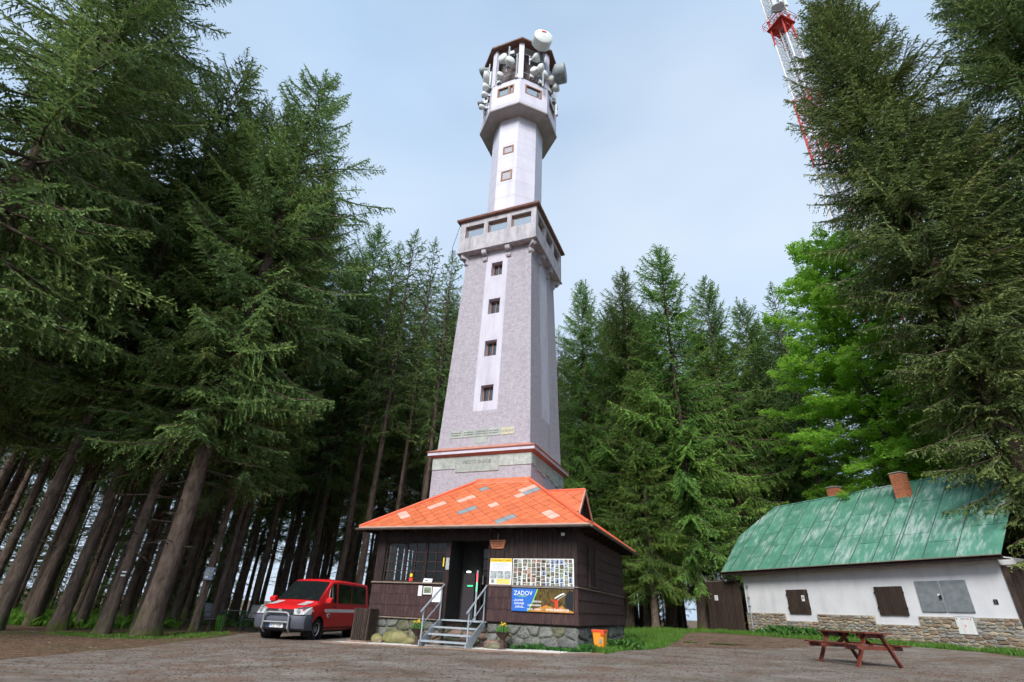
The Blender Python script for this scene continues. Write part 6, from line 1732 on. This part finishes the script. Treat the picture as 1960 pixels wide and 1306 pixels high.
def spruce_branch(L, rng, dens=1.0, droop=.5):
    """one spruce bough along +x: returns spray quads (n,4,3), tint (n), and the wooden axis points"""
    n_ax = max(5, int(L / .35)); t = np.linspace(0, 1, n_ax)
    ax = np.column_stack([t * L, .06 * L * np.sin(t * 3.1 + rng.uniform(0, 6)) * .5, -droop * .16 * L * np.sin(t * PI * .75) + .10 * L * t ** 3])
    def at(q): i = np.clip(q * (n_ax - 1), 0, n_ax - 1.001); k = i.astype(int); f = (i - k)[:, None]; return ax[k] * (1 - f) + ax[k + 1] * f
    step = .088 / dens
    ns = max(6, int(L * .88 / step))
    q = np.linspace(.12, 1.0, ns) + rng.uniform(-.01, .01, ns); q = np.clip(q, .08, 1)
    side = np.where(np.arange(ns) % 2 == 0, 1.0, -1.0)
    l2 = (.16 + .30 * L * (1 - q) ** .75 * np.minimum(1, q * 3.5 + .25)) * rng.uniform(.6, 1.2, ns); l2 = np.minimum(l2, 1.15)
    base = at(q)
    fwd = rng.uniform(.55, 1.0, ns); dn = rng.uniform(-1.25, .12, ns) * droop * 1.4 + .02
    d2 = np.column_stack([fwd, side * rng.uniform(.6, 1.0, ns), dn]); d2 /= np.linalg.norm(d2, axis=1, keepdims=True)
    Q = []; T = []
    # sprays along each side twig
    cnt = np.maximum(2, (l2 / .060 * dens).astype(int))
    idx = np.repeat(np.arange(ns), cnt)
    pos = np.concatenate([(np.arange(c) + rng.uniform(.1, .9)) / c for c in cnt])
    n3 = len(idx)
    sag = np.column_stack([np.zeros(n3), np.zeros(n3), -.42 * l2[idx] * pos ** 1.6 * droop])
    A = base[idx] + d2[idx] * (l2[idx] * pos)[:, None] + sag
    s3 = np.where(rng.random(n3) < .5, 1., -1.)
    perp = np.cross(d2[idx], np.array([0, 0, 1.0])); perp /= np.linalg.norm(perp, axis=1, keepdims=True) + 1e-9
    l3 = (.075 + .135 * (1 - pos) * np.minimum(1, l2[idx] / .5)) * rng.uniform(.7, 1.35, n3)
    d3 = d2[idx] * rng.uniform(.55, 1.0, n3)[:, None] + perp * (s3 * rng.uniform(.4, .95, n3))[:, None] + np.column_stack([np.zeros(n3), np.zeros(n3), rng.uniform(-.45, .2, n3)])
    d3 /= np.linalg.norm(d3, axis=1, keepdims=True)
    Q.append(strips(A, A + d3 * l3[:, None], rng.uniform(.038, .063, n3), 0, rng))
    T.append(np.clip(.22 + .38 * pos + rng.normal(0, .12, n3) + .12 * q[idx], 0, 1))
    # the leader sprays along the axis itself
    nl = max(4, int(L / .07)); ql = np.linspace(.15, .995, nl); A = at(ql); B = at(np.clip(ql + .16 / L, 0, 1)) + rng.normal(0, .03, (nl, 3))
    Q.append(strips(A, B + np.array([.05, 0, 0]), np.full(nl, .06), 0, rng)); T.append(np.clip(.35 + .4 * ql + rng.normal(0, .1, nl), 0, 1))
    # side twig wood replaced by slim sprays
    Q.append(strips(base, base + d2 * l2[:, None] * .95 - np.column_stack([np.zeros(ns), np.zeros(ns), .2 * l2 * droop]), np.full(ns, .05), 0, rng)); T.append(np.clip(.3 + rng.normal(0, .1, ns), 0, 1))
    return np.concatenate(Q), np.concatenate(T), ax

def make_branches(seed, lens, dens=1.0, droop=.5, per=2):
    rng = np.random.default_rng(seed); return {L: [spruce_branch(L, rng, dens, droop) for _ in range(per)] for L in lens}
LENS = (.7, 1.3, 2.0, 2.8, 3.7, 4.7)
BR = make_branches(1, LENS, 1.0, .55)
BR_LO = make_branches(2, LENS, .55, .6)

def trunk_mesh(H, r0, seed, limbs=0, lz=(2, 9), flare=1.0, m='bark', lean=0.0):
    rr = random.Random(seed); b = MB(); n = 14; rings = []
    ph = [rr.uniform(0, 6.28) for _ in range(3)]
    zs = [-.35, -.05, .12, .35, .7, 1.2, 2.2, 4, 6.5, 9.5, 13, 17, 21, 25, 29, 33, 37]; zs = [z for z in zs if z < H - 1] + [H - .3]
    wob = [(rr.gauss(0, .03), rr.gauss(0, .03)) for _ in zs]
    for z, (wx, wy) in zip(zs, wob):
        k = (1 - max(z, 0) / H) ** .8; fl = flare * (.75 * math.exp(-max(z, 0) / .35) + .22 * math.exp(-max(z, 0) / 1.4))
        ring = []
        for i in range(n):
            a = 2 * PI * i / n
            lob = 1 + fl * (1 + .75 * math.sin(3 * a + ph[0]) + .4 * math.sin(5 * a + ph[1])) + .03 * math.sin(4 * a + ph[2] + z)
            r = max(.012, r0 * k * lob) ; s = min(1, max(z, 0) / 4)
            ring.append((r * math.cos(a) + wx * s + lean * z, r * math.sin(a) + wy * s, z))
        rings.append(ring)
    b.loft(rings)
    for _ in range(limbs):      # dead twigs on the bare lower trunk
        z = rr.uniform(*lz); a = rr.uniform(0, 2 * PI); L = rr.uniform(.4, 2.0); r = r0 * (1 - z / H) ** .8
        dx, dy = math.cos(a), math.sin(a); p0 = Vector((dx * r * .8, dy * r * .8, z)); dz = rr.uniform(-.35, .1)
        p1 = p0 + Vector((dx, dy, dz)) * L * .5; p2 = p1 + Vector((dx + rr.uniform(-.4, .4), dy + rr.uniform(-.4, .4), dz - .2)) * L * .5
        b.tube([p0, p1, p2], [.02, .012, .004], 4)
        for _ in range(2):
            q = p0.lerp(p1, rr.uniform(.4, 1)); b.tube([q, q + Vector((rr.uniform(-1, 1), rr.uniform(-1, 1), rr.uniform(-.6, .1))) * .35 * L], [.007, .003], 3)
    me = b.mesh('trunk', m)
    bm = bmesh.new(); bm.from_mesh(me); bmesh.ops.recalc_face_normals(bm, faces=bm.faces); bm.to_mesh(me); bm.free()
    me.polygons.foreach_set('use_smooth', [True] * len(me.polygons)); return me

def crown_mesh(H, z0, Lmax, seed, per_m=9.0, br=None, m='needle', top_up=.75, ragged=.22, lowdrop=-.42, shape=.72, bias=None, lowfac=.62, lowto=.18, cap=99, jit=(.55, 1.2)):
    """spruce crown from z0 to H; returns mesh"""
    br = br or BR
    rng = np.random.default_rng(seed); VS = []; TS = []; wood = MB()
    z = z0; k = 0; az = rng.uniform(0, 6.28)
    lobes = rng.uniform(0, 6.28, 3)
    while z < H - .25:
        f = (z - z0) / (H - z0)
        Lz = Lmax * (1 - f) ** shape
        if f < lowto: Lz *= lowfac + (1 - lowfac) * f / lowto
        az += 2.39996 + rng.normal(0, .35)
        lob = 1 + ragged * (.7 * math.sin(2 * az + lobes[0]) + .5 * math.sin(3 * az + lobes[1] + z * .35))
        L = max(.35, Lz * lob * rng.uniform(*jit))
        if rng.random() < .05 and cap > 50: L *= 1.25
        if bias is not None: L *= 1 + bias[1] * math.cos(az - bias[0])
        L = min(L, cap)
        key = min(br, key=lambda q: abs(q - L)); Q, T, ax = br[key][rng.integers(len(br[key]))]
        sc = L / key
        el = lowdrop + (top_up - lowdrop) * f ** 1.25 + rng.normal(0, .15)
        ce, se = math.cos(el), math.sin(el); ca, sa = math.cos(az), math.sin(az)
        rl = rng.normal(0, .4); cr, sr = math.cos(rl), math.sin(rl)
        Rm = np.array([[ca, -sa, 0], [sa, ca, 0], [0, 0, 1]]) @ np.array([[ce, 0, -se], [0, 1, 0], [se, 0, ce]]) @ np.array([[1, 0, 0], [0, cr, -sr], [0, sr, cr]])
        S = np.array([sc, sc, sc])
        P = (Q.reshape(-1, 3) * S) @ Rm.T + np.array([0, 0, z])
        VS.append(P); TS.append(np.clip(T + rng.normal(0, .15), 0, 1))
        if L > .8:
            pa = (ax * S) @ Rm.T + np.array([0, 0, z]); j = np.linspace(0, len(pa) - 1, 4).astype(int)
            r = .012 + .010 * L; wood.mi = 0; wood.tube([tuple(pa[i]) for i in j], [r, r * .75, r * .45, r * .15], 4)
        dz = 1.0 / (per_m * (1 + .5 * f)); z += dz * rng.uniform(.6, 1.4)
    # leader
    n = 60; tz = rng.uniform(H - 1.4, H + .25, n); a = rng.uniform(0, 6.28, n); ln = (H + .35 - tz) * .22 + .08
    A = np.column_stack([np.zeros(n), np.zeros(n), tz]); B = A + np.column_stack([np.cos(a) * ln, np.sin(a) * ln, ln * .9])
    VS.append(strips(A, B, np.full(n, .05), 0, rng).reshape(-1, 3)); TS.append(rng.uniform(.4, .8, n))
    V = np.concatenate(VS); T = np.concatenate(TS); F = np.arange(len(V)).reshape(-1, 4)
    nq = len(F)
    wv = np.array(wood.v, dtype=float).reshape(-1, 3); wf = [f for f in wood.f if len(f) == 4]
    if len(wf): F = np.vstack([F, np.array(wf) + len(V)]); V = np.vstack([V, wv]); T = np.concatenate([T, np.zeros(len(wf))])
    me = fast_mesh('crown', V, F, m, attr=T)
    if len(wf):
        me.materials.append(M['bark']); mi = np.zeros(len(F), dtype=np.int32); mi[nq:] = 1; me.polygons.foreach_set('material_index', mi)
    return me

PROTO = {}
def proto(key, H, z0, Lmax, r0, seed, **k):
    limbs = k.pop('limbs', 0); lz = k.pop('lz', (2, z0)); flare = k.pop('flare', .6)
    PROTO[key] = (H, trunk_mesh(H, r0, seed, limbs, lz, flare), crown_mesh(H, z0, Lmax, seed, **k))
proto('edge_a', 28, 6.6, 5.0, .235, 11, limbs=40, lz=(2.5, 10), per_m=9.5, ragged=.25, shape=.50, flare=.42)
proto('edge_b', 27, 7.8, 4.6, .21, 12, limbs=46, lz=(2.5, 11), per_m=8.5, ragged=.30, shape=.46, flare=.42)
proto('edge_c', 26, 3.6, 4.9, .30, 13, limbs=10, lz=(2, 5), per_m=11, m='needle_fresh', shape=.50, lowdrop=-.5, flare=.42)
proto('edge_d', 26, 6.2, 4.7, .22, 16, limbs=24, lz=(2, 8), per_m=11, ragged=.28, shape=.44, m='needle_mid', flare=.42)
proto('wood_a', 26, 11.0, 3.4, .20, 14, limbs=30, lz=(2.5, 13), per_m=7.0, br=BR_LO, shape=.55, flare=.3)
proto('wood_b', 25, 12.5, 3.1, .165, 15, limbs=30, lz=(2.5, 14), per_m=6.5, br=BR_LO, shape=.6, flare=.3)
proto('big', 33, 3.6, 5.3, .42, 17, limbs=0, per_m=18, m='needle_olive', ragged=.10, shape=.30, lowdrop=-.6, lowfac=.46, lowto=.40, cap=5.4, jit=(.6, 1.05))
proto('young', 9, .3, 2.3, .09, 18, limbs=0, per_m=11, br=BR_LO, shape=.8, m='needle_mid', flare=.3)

TREEN = [0]
def spruce(key, x, y, label, H=None, rz=None, group=None, mcrown=None, wid=1.0, lean=(0, 0), rad=1.0):
    Hp, tm, cm = PROTO[key]; TREEN[0] += 1
    rr = random.Random(TREEN[0] * 17 + 5)
    t = thing('spruce_tree', label, 'tree', (x, y, gz(x, y)), rr.uniform(0, 6.28) if rz is None else rz, group)
    s = (H or Hp) / Hp
    t.scale = (s * wid, s * wid, s)
    if lean != (0, 0): t.rotation_euler = (lean[0], lean[1], t.rotation_euler[2])
    a = link('trunk', tm, t); b = link('crown', cm, t)
    if rad != 1.0: a.scale = (rad, rad, 1)
    return t
# forest edge on the left (trunks standing at the yard's edge)
spruce('edge_a', -11.5, 19.3, 'thickest-trunked spruce left of the van, its pointed top clear against the sky', 28.3, 1.0, rad=1.4)
spruce('edge_b', -13.1, 19.7, 'spruce with a dark trunk carrying a small trail mark', 25.5, 2.0)
spruce('edge_d', -15.4, 20.7, 'spruce with a stout root flare, second of the trunks from the left edge', 27.2, .4, wid=.9)
spruce('edge_b', -16.3, 19.2, 'spruce whose trunk stands leftmost at the yard edge', 29, 4.0)
spruce('edge_a', -11.5, 22.3, 'twin-trunked spruce carrying the blue notice', 24.5, 2.6, wid=.8, rad=.85)
spruce('edge_b', -11.05, 22.6, 'reddish slim spruce growing against the tree with the blue notice', 23, .9, wid=.7, rad=.8)
spruce('edge_d', -14.2, 25.6, 'slim dark spruce behind the thickest trunk', 25, 3.3, wid=.8)
spruce('edge_b', -12.6, 26.4, 'dark straight spruce behind the garden chairs', 25, 5.0, wid=.8)
spruce('edge_a', -16.4, 12.6, 'tall spruce at the left frame edge filling the upper left corner', 31, 2.2)
spruce('edge_b', -19.0, 15.6, 'spruce behind the left corner tree', 30, 1.2)
spruce('edge_d', -20.5, 19.5, 'tall spruce deeper in the wood at far left', 29, .2)
spruce('edge_a', -18.2, 23.0, 'broad spruce standing behind the left row of trunks', 28, 5.2)
spruce('edge_b', -10.4, 30.6, 'spruce behind the van with its top stepping down towards the tower', 26.3, .6)
spruce('edge_d', -12.8, 33.5, 'spruce behind the van half hidden by the pointed spruce', 26, 2.9)
spruce('edge_a', -8.6, 37.6, 'spruce left of the tower with an open forked top', 26.2, 3.9, wid=.8)
spruce('edge_d', -6.0, 42.0, 'shorter spruce whose top touches the left edge of the tower', 25, 1.9, wid=.8)
spruce('edge_b', -9.0, 31.8, 'spruce directly behind the van roof', 22, 4.4, wid=.8)
# spruces right of the tower
spruce('edge_c', 5.9, 37.6, 'dark spruce standing close against the right side of the tower', 27.0, .3, wid=.8)
spruce('edge_d', 9.0, 35.2, 'spruce second to the right of the tower', 26.3, 1.4, wid=.8)
spruce('edge_c', 11.6, 32.8, 'tallest bright green spruce between tower and beech', 27.3, 2.4, wid=.9)
spruce('edge_c', 15.8, 35.0, 'bright green spruce right of the tallest one', 26, 4.1, wid=.8)
spruce('edge_d', 19.3, 36.4, 'spruce with a long branch rising to the right', 24.6, 5.0, wid=.85)
spruce('edge_d', 23.2, 38.5, 'lower spruce between the long-branched spruce and the beech', 24.6, .8, wid=.8)
spruce('edge_c', 12.6, 34.6, 'low fresh green spruce behind the plank gate', 16.5, 3.0, wid=1.15)
spruce('edge_c', 8.6, 31.8, 'fresh green spruce with low branches behind the hut', 15.5, 5.5, wid=1.1)
# the big spruce on the right
spruce('big', 18.85, 18.2, 'huge olive spruce at the right hanging over the end of the green roof', 35, 0)
spruce('big', 24.4, 14.6, 'second huge olive spruce at the right frame edge', 35, 3.6)
spruce('big', 26.8, 21.5, 'olive spruce behind the two huge ones at the right', 30, 5.1)
# the wood behind: bare-trunked trees
rr = random.Random(77); placed = [(-11.5, 19.3), (-13.1, 19.7), (-15.4, 20.7), (-16.3, 19.2), (-11.5, 22.3), (-14.2, 25.6), (-12.6, 26.4), (-10.4, 30.6), (-12.8, 33.5), (-8.6, 37.6), (-6, 42), (5.9, 37.6), (9, 35.2), (11.6, 32.8), (15.8, 35), (19.3, 36.4), (23.2, 38.5), (12.6, 34.6), (8.6, 31.8), (26.1, 30.4), (21.5, 28.5)]
def far_enough(x, y, d): return all((x - a) ** 2 + (y - b) ** 2 > d * d for a, b in placed)
zones = [(-27, -12.4, 20.9, 25.5, 16, 'slim spruce standing just behind the front row of trunks on the left', 'second row of the left wood'), (5.0, 24, 36.5, 43, 12, 'slim spruce filling the row behind the hut and the gate', 'second row of the right wood'), (-46, -13.5, 24, 60, 110, 'bare-trunked spruce deep in the dark wood on the left', 'trees of the left wood'), (-15, -3.2, 27.5, 60, 52, 'bare-trunked spruce in the wood behind the van', 'trees of the wood behind the van'),
         (3.5, 17, 37, 62, 34, 'bare-trunked spruce in the wood behind the hut', 'trees of the wood behind the hut'), (17, 46, 33, 60, 44, 'bare-trunked spruce in the wood behind the white house', 'trees of the wood behind the house')]
for xa, xb, ya, yb, n, lb, gp in zones:
    k = 0; tries = 0
    while k < n and tries < 4000:
        tries += 1; x = rr.uniform(xa, xb); y = ya + (yb - ya) * rr.random() ** 1.25
        if math.hypot(x, y) > 66 or not far_enough(x, y, 1.45): continue
        # keep a gap of open sky low between the trunks right of the hut
        if x > 3 and abs(x / y - .335) < .012: continue
        hp = HOUSE; dx, dy = x - hp.x, y - hp.y; lx, ly = dx * XU.x + dy * XU.y, dx * XW.x + dy * XW.y
        if -4 < lx < 13 and -2 < ly < 7.5: continue
        placed.append((x, y)); k += 1
        dd = math.hypot(x, y)
        lb2 = lb if not lb.startswith('bare') else ('far slim ' if dd > 46 else 'nearer ' if dd < 36 else '') + lb
        spruce(rr.choice(['edge_d', 'edge_c', 'edge_a']) if gp.startswith('second row of the right') else rr.choice(['wood_a', 'wood_b']), x, y, lb2, rr.uniform(21, 26.0), group=gp, wid=rr.uniform(.85, 1.2))

# young spruces closing the view at the back
k = 0
for az0, az1, n in ((-64, -25, 46), (14, 17, 3), (22, 52, 30)):
    for i in range(n):
        a = R(az0 + (az1 - az0) * (i + rr.random()) / n); d = rr.uniform(44, 60); x, y = d * math.sin(a), d * math.cos(a)
        if not far_enough(x, y, .9): continue
        placed.append((x, y)); spruce('young', x, y, 'young spruce with branches to the ground at the back of the %s wood' % ('left' if az0 < 0 else 'right'), rr.uniform(5.5, 10.5), group='young spruces at the back of the %s wood' % ('left' if az0 < 0 else 'right'))
# a belt of low-crowned trees closing the left wood
for k in range(26):
    a = R(-62 + 46 * k / 25 + rr.uniform(-.6, .6)); d = rr.uniform(52, 63); x, y = d * math.sin(a), d * math.cos(a)
    if not far_enough(x, y, 1.2): continue
    placed.append((x, y)); spruce(rr.choice(['edge_d', 'edge_b', 'edge_a']), x, y, 'low-crowned spruce closing the view at the back of the left wood', rr.uniform(20, 25), group='trees at the back of the left wood')
# the beech
def beech(x, y, H, seed):
    rng = np.random.default_rng(seed)
    T = thing('beech_tree', 'bright spring-green beech between the house roof and the huge spruce', 'tree', (x, y, gz(x, y)), 0)
    link('trunk', trunk_mesh(H - 1, .26, 5, 0, flare=.4, m='bark_pale'), T)
    Q = []; TT = []; wood = MB()
    nb = 190
    for i in range(nb):
        f = (i + rng.random()) / nb; z = 6.4 + (H - 7.2) * f
        L = 5.9 * (1 - f) ** .45 * (.55 + .45 * min(1, f / .2)) * rng.uniform(.65, 1.15) + .6
        az = i * 2.39996 + rng.normal(0, .3); el = -.08 + .75 * f ** 1.3 + rng.normal(0, .17)
        n = 10; t = np.linspace(0, 1, n)
        ax = np.column_stack([np.cos(az) * t * L * math.cos(el), np.sin(az) * t * L * math.cos(el), z + t * L * math.sin(el) - .05 * L * t ** 2])
        wood.tube([tuple(p) for p in ax[[0, 3, 6, 9]]], [.02 + .012 * L, .02 + .006 * L, .018, .005], 5)
        ns = int(L * 7)
        for q in np.linspace(.15, 1, ns):
            j = min(int(q * (n - 1)), n - 2); fr = q * (n - 1) - j; p = ax[j] * (1 - fr) + ax[j + 1] * fr
            sd = rng.choice([-1, 1]); l2 = (.25 + .30 * L * (1 - q) ** .8 * min(1, q * 3)) * rng.uniform(.5, 1.2); l2 = min(l2, 1.6)
            a2 = az + sd * rng.uniform(.5, 1.15); d = np.array([math.cos(a2), math.sin(a2), rng.normal(.04, .24)])
            m = int(l2 / .021) + 6
            u = np.sqrt(rng.uniform(0, 1, m)); c = p + d * (u * l2)[:, None] + rng.normal(0, 1, (m, 3)) * np.array([.07, .07, .075]) + np.array([0, 0, -1]) * (.08 * l2 * u ** 2)[:, None]
            la = rng.uniform(0, 6.28, m); ld = np.column_stack([np.cos(la), np.sin(la), rng.normal(-.15, .25, m)])
            sdv = np.cross(ld, np.column_stack([rng.normal(0, .3, m), rng.normal(0, .3, m), np.ones(m)])); sdv /= np.linalg.norm(sdv, axis=1, keepdims=True)
            ll = rng.uniform(.10, .17, m)[:, None]
            Q.append(np.stack([c, c + ld * ll * .5 + sdv * ll * .36, c + ld * ll, c + ld * ll * .5 - sdv * ll * .36], 1)); TT.append(np.clip(rng.normal(.45, .2, m) + .15 * q, 0, 1))
    Q = np.concatenate(Q); V = Q.reshape(-1, 3); F = np.arange(len(V)).reshape(-1, 4)
    link('crown', fast_mesh('crown', V, F, 'beech_leaf', attr=np.concatenate(TT)), T)
    wm = wood.mesh('limbs', 'bark_pale'); link('limbs', wm, T)
beech(20.9, 27.0, 24.3, 3)

# trail mark and notices on the trunks
def on_trunk(name, label, cat, x, y, z, dirv, w, h, m, off):
    d = Vector((dirv[0], dirv[1], 0)).normalized(); rz = math.atan2(d.x, -d.y)
    t = thing(name, label, cat, (x + d.x * off, y + d.y * off, gz(x, y) + z), rz)
    MB().box(-w / 2, w / 2, -.012, 0, 0, h).build('plate', m, t); return t
t = on_trunk('tree_notice', 'blue and white notice nailed to a trunk left of the garden chairs', 'notice', -11.5, 22.3, 1.75, (.38, -.92), .30, .44, 'photo_blue', .24)
MB().box(-.11, .11, -.0145, -.0125, .14, .36).build('print', 'photo_pale', t); MB().box(-.12, .0, -.0145, -.0125, .05, .13).build('emblem', 'white', t)
t = on_trunk('trail_mark', 'small white and red trail mark painted on a dark trunk', 'trail mark', -13.1, 19.7, 1.85, (.5, -.86), .13, .05, 'white', .235)
MB().box(-.065, .065, -.012, 0, -.11, -.06).build('stripe', 'white', t); MB().box(-.065, .065, -.012, 0, -.055, -.005).build('stripe', 'green_met', t)

# grass and weeds
tag(sheet('turf', [hut_xy(.15, .25), hut_xy(.9, -.1), (3.9, 16.3), (5.2, 18.1), (6.2, 20.6), (7.2, 23.6), (8.6, 27), (6.5, 29.5), (4.6, 26), hut_xy(.1, 6.3)], .25, .009, 'grass_soil', (.3, .06, 9)), kind='structure')
grass('grass', [hut_xy(.15, .1), hut_xy(.75, -.25), (3.8, 16.1), (5.1, 18.0), (6.1, 20.6), (5.0, 22.5), hut_xy(.1, 6.3)], 15000, .09, 1, 'bright green grass beside the right wall of the hut', clump=.75)
grass('grass', [(4.8, 21.5), (6.1, 20.4), (7.2, 23.6), (8.8, 27.2), (11.2, 29.5), (9, 33), (5.5, 29)], 12000, .12, 2, 'thin grass strip between hut and plank gate', clump=.7)
grass('grass', [house_xy(-3.2, -.05), house_xy(-3.0, -1.9), house_xy(5, -1.7), house_xy(8.6, -1.25), house_xy(11.5, -1.0), house_xy(11.5, -.06)], 17000, .13, 3, 'grass strip along the foot of the white house', clump=.7)
grass('weeds', [house_xy(1.2, -.1), house_xy(1.2, -.9), house_xy(5.6, -.95), house_xy(6.2, -.1)], 1500, .30, 4, 'broad-leaved weeds along the stone plinth of the white house', 'weed', .035, .6, True)
grass('weeds', [hut_xy(-1.75, -.12), hut_xy(-1.6, -.42), hut_xy(-.3, -.40), hut_xy(.45, -.1), hut_xy(.1, .4), hut_xy(0, -.06)], 1700, .11, 5, 'fresh weeds growing along the right front foot of the hut wall', 'weed', .013, .6, True)
grass('weeds', [hut_xy(.15, 1.2), hut_xy(.9, 1.0), hut_xy(1.3, 2.6), hut_xy(.15, 2.8)], 700, .16, 6, 'low leafy weeds behind the orange bin', 'weed', .03, .6, True)
grass('forest_grass', [(-40, 28), (-14.2, 26.5), (-15.6, 23.4), (-19, 23), (-30, 24), (-44, 34), (-40, 46), (-18, 42)], 26000, .30, 7, 'bright green undergrowth on the floor of the left wood', wd=.022, clump=.8, m='fern')
grass('forest_grass', [(-24, 21.2), (-14.6, 21.9), (-13.2, 24.4), (-15, 27), (-26, 27)], 9000, .26, 10, 'leafy green undergrowth just behind the front row of left trunks', wd=.024, clump=.8, m='fern', leaf=True)
grass('forest_grass', [(-12, 27), (-7.5, 29), (-6, 34), (-14, 36), (-15, 29)], 6000, .16, 8, 'thin green undergrowth behind the van', wd=.014)
grass('moss_grass', [(-11.2, 17.6), (-9.6, 19.3), (-9.8, 21.8), (-12.5, 21), (-14.5, 18.6)], 5000, .06, 9, 'short mossy grass round the feet of the left trunks', wd=.010, clump=.3)
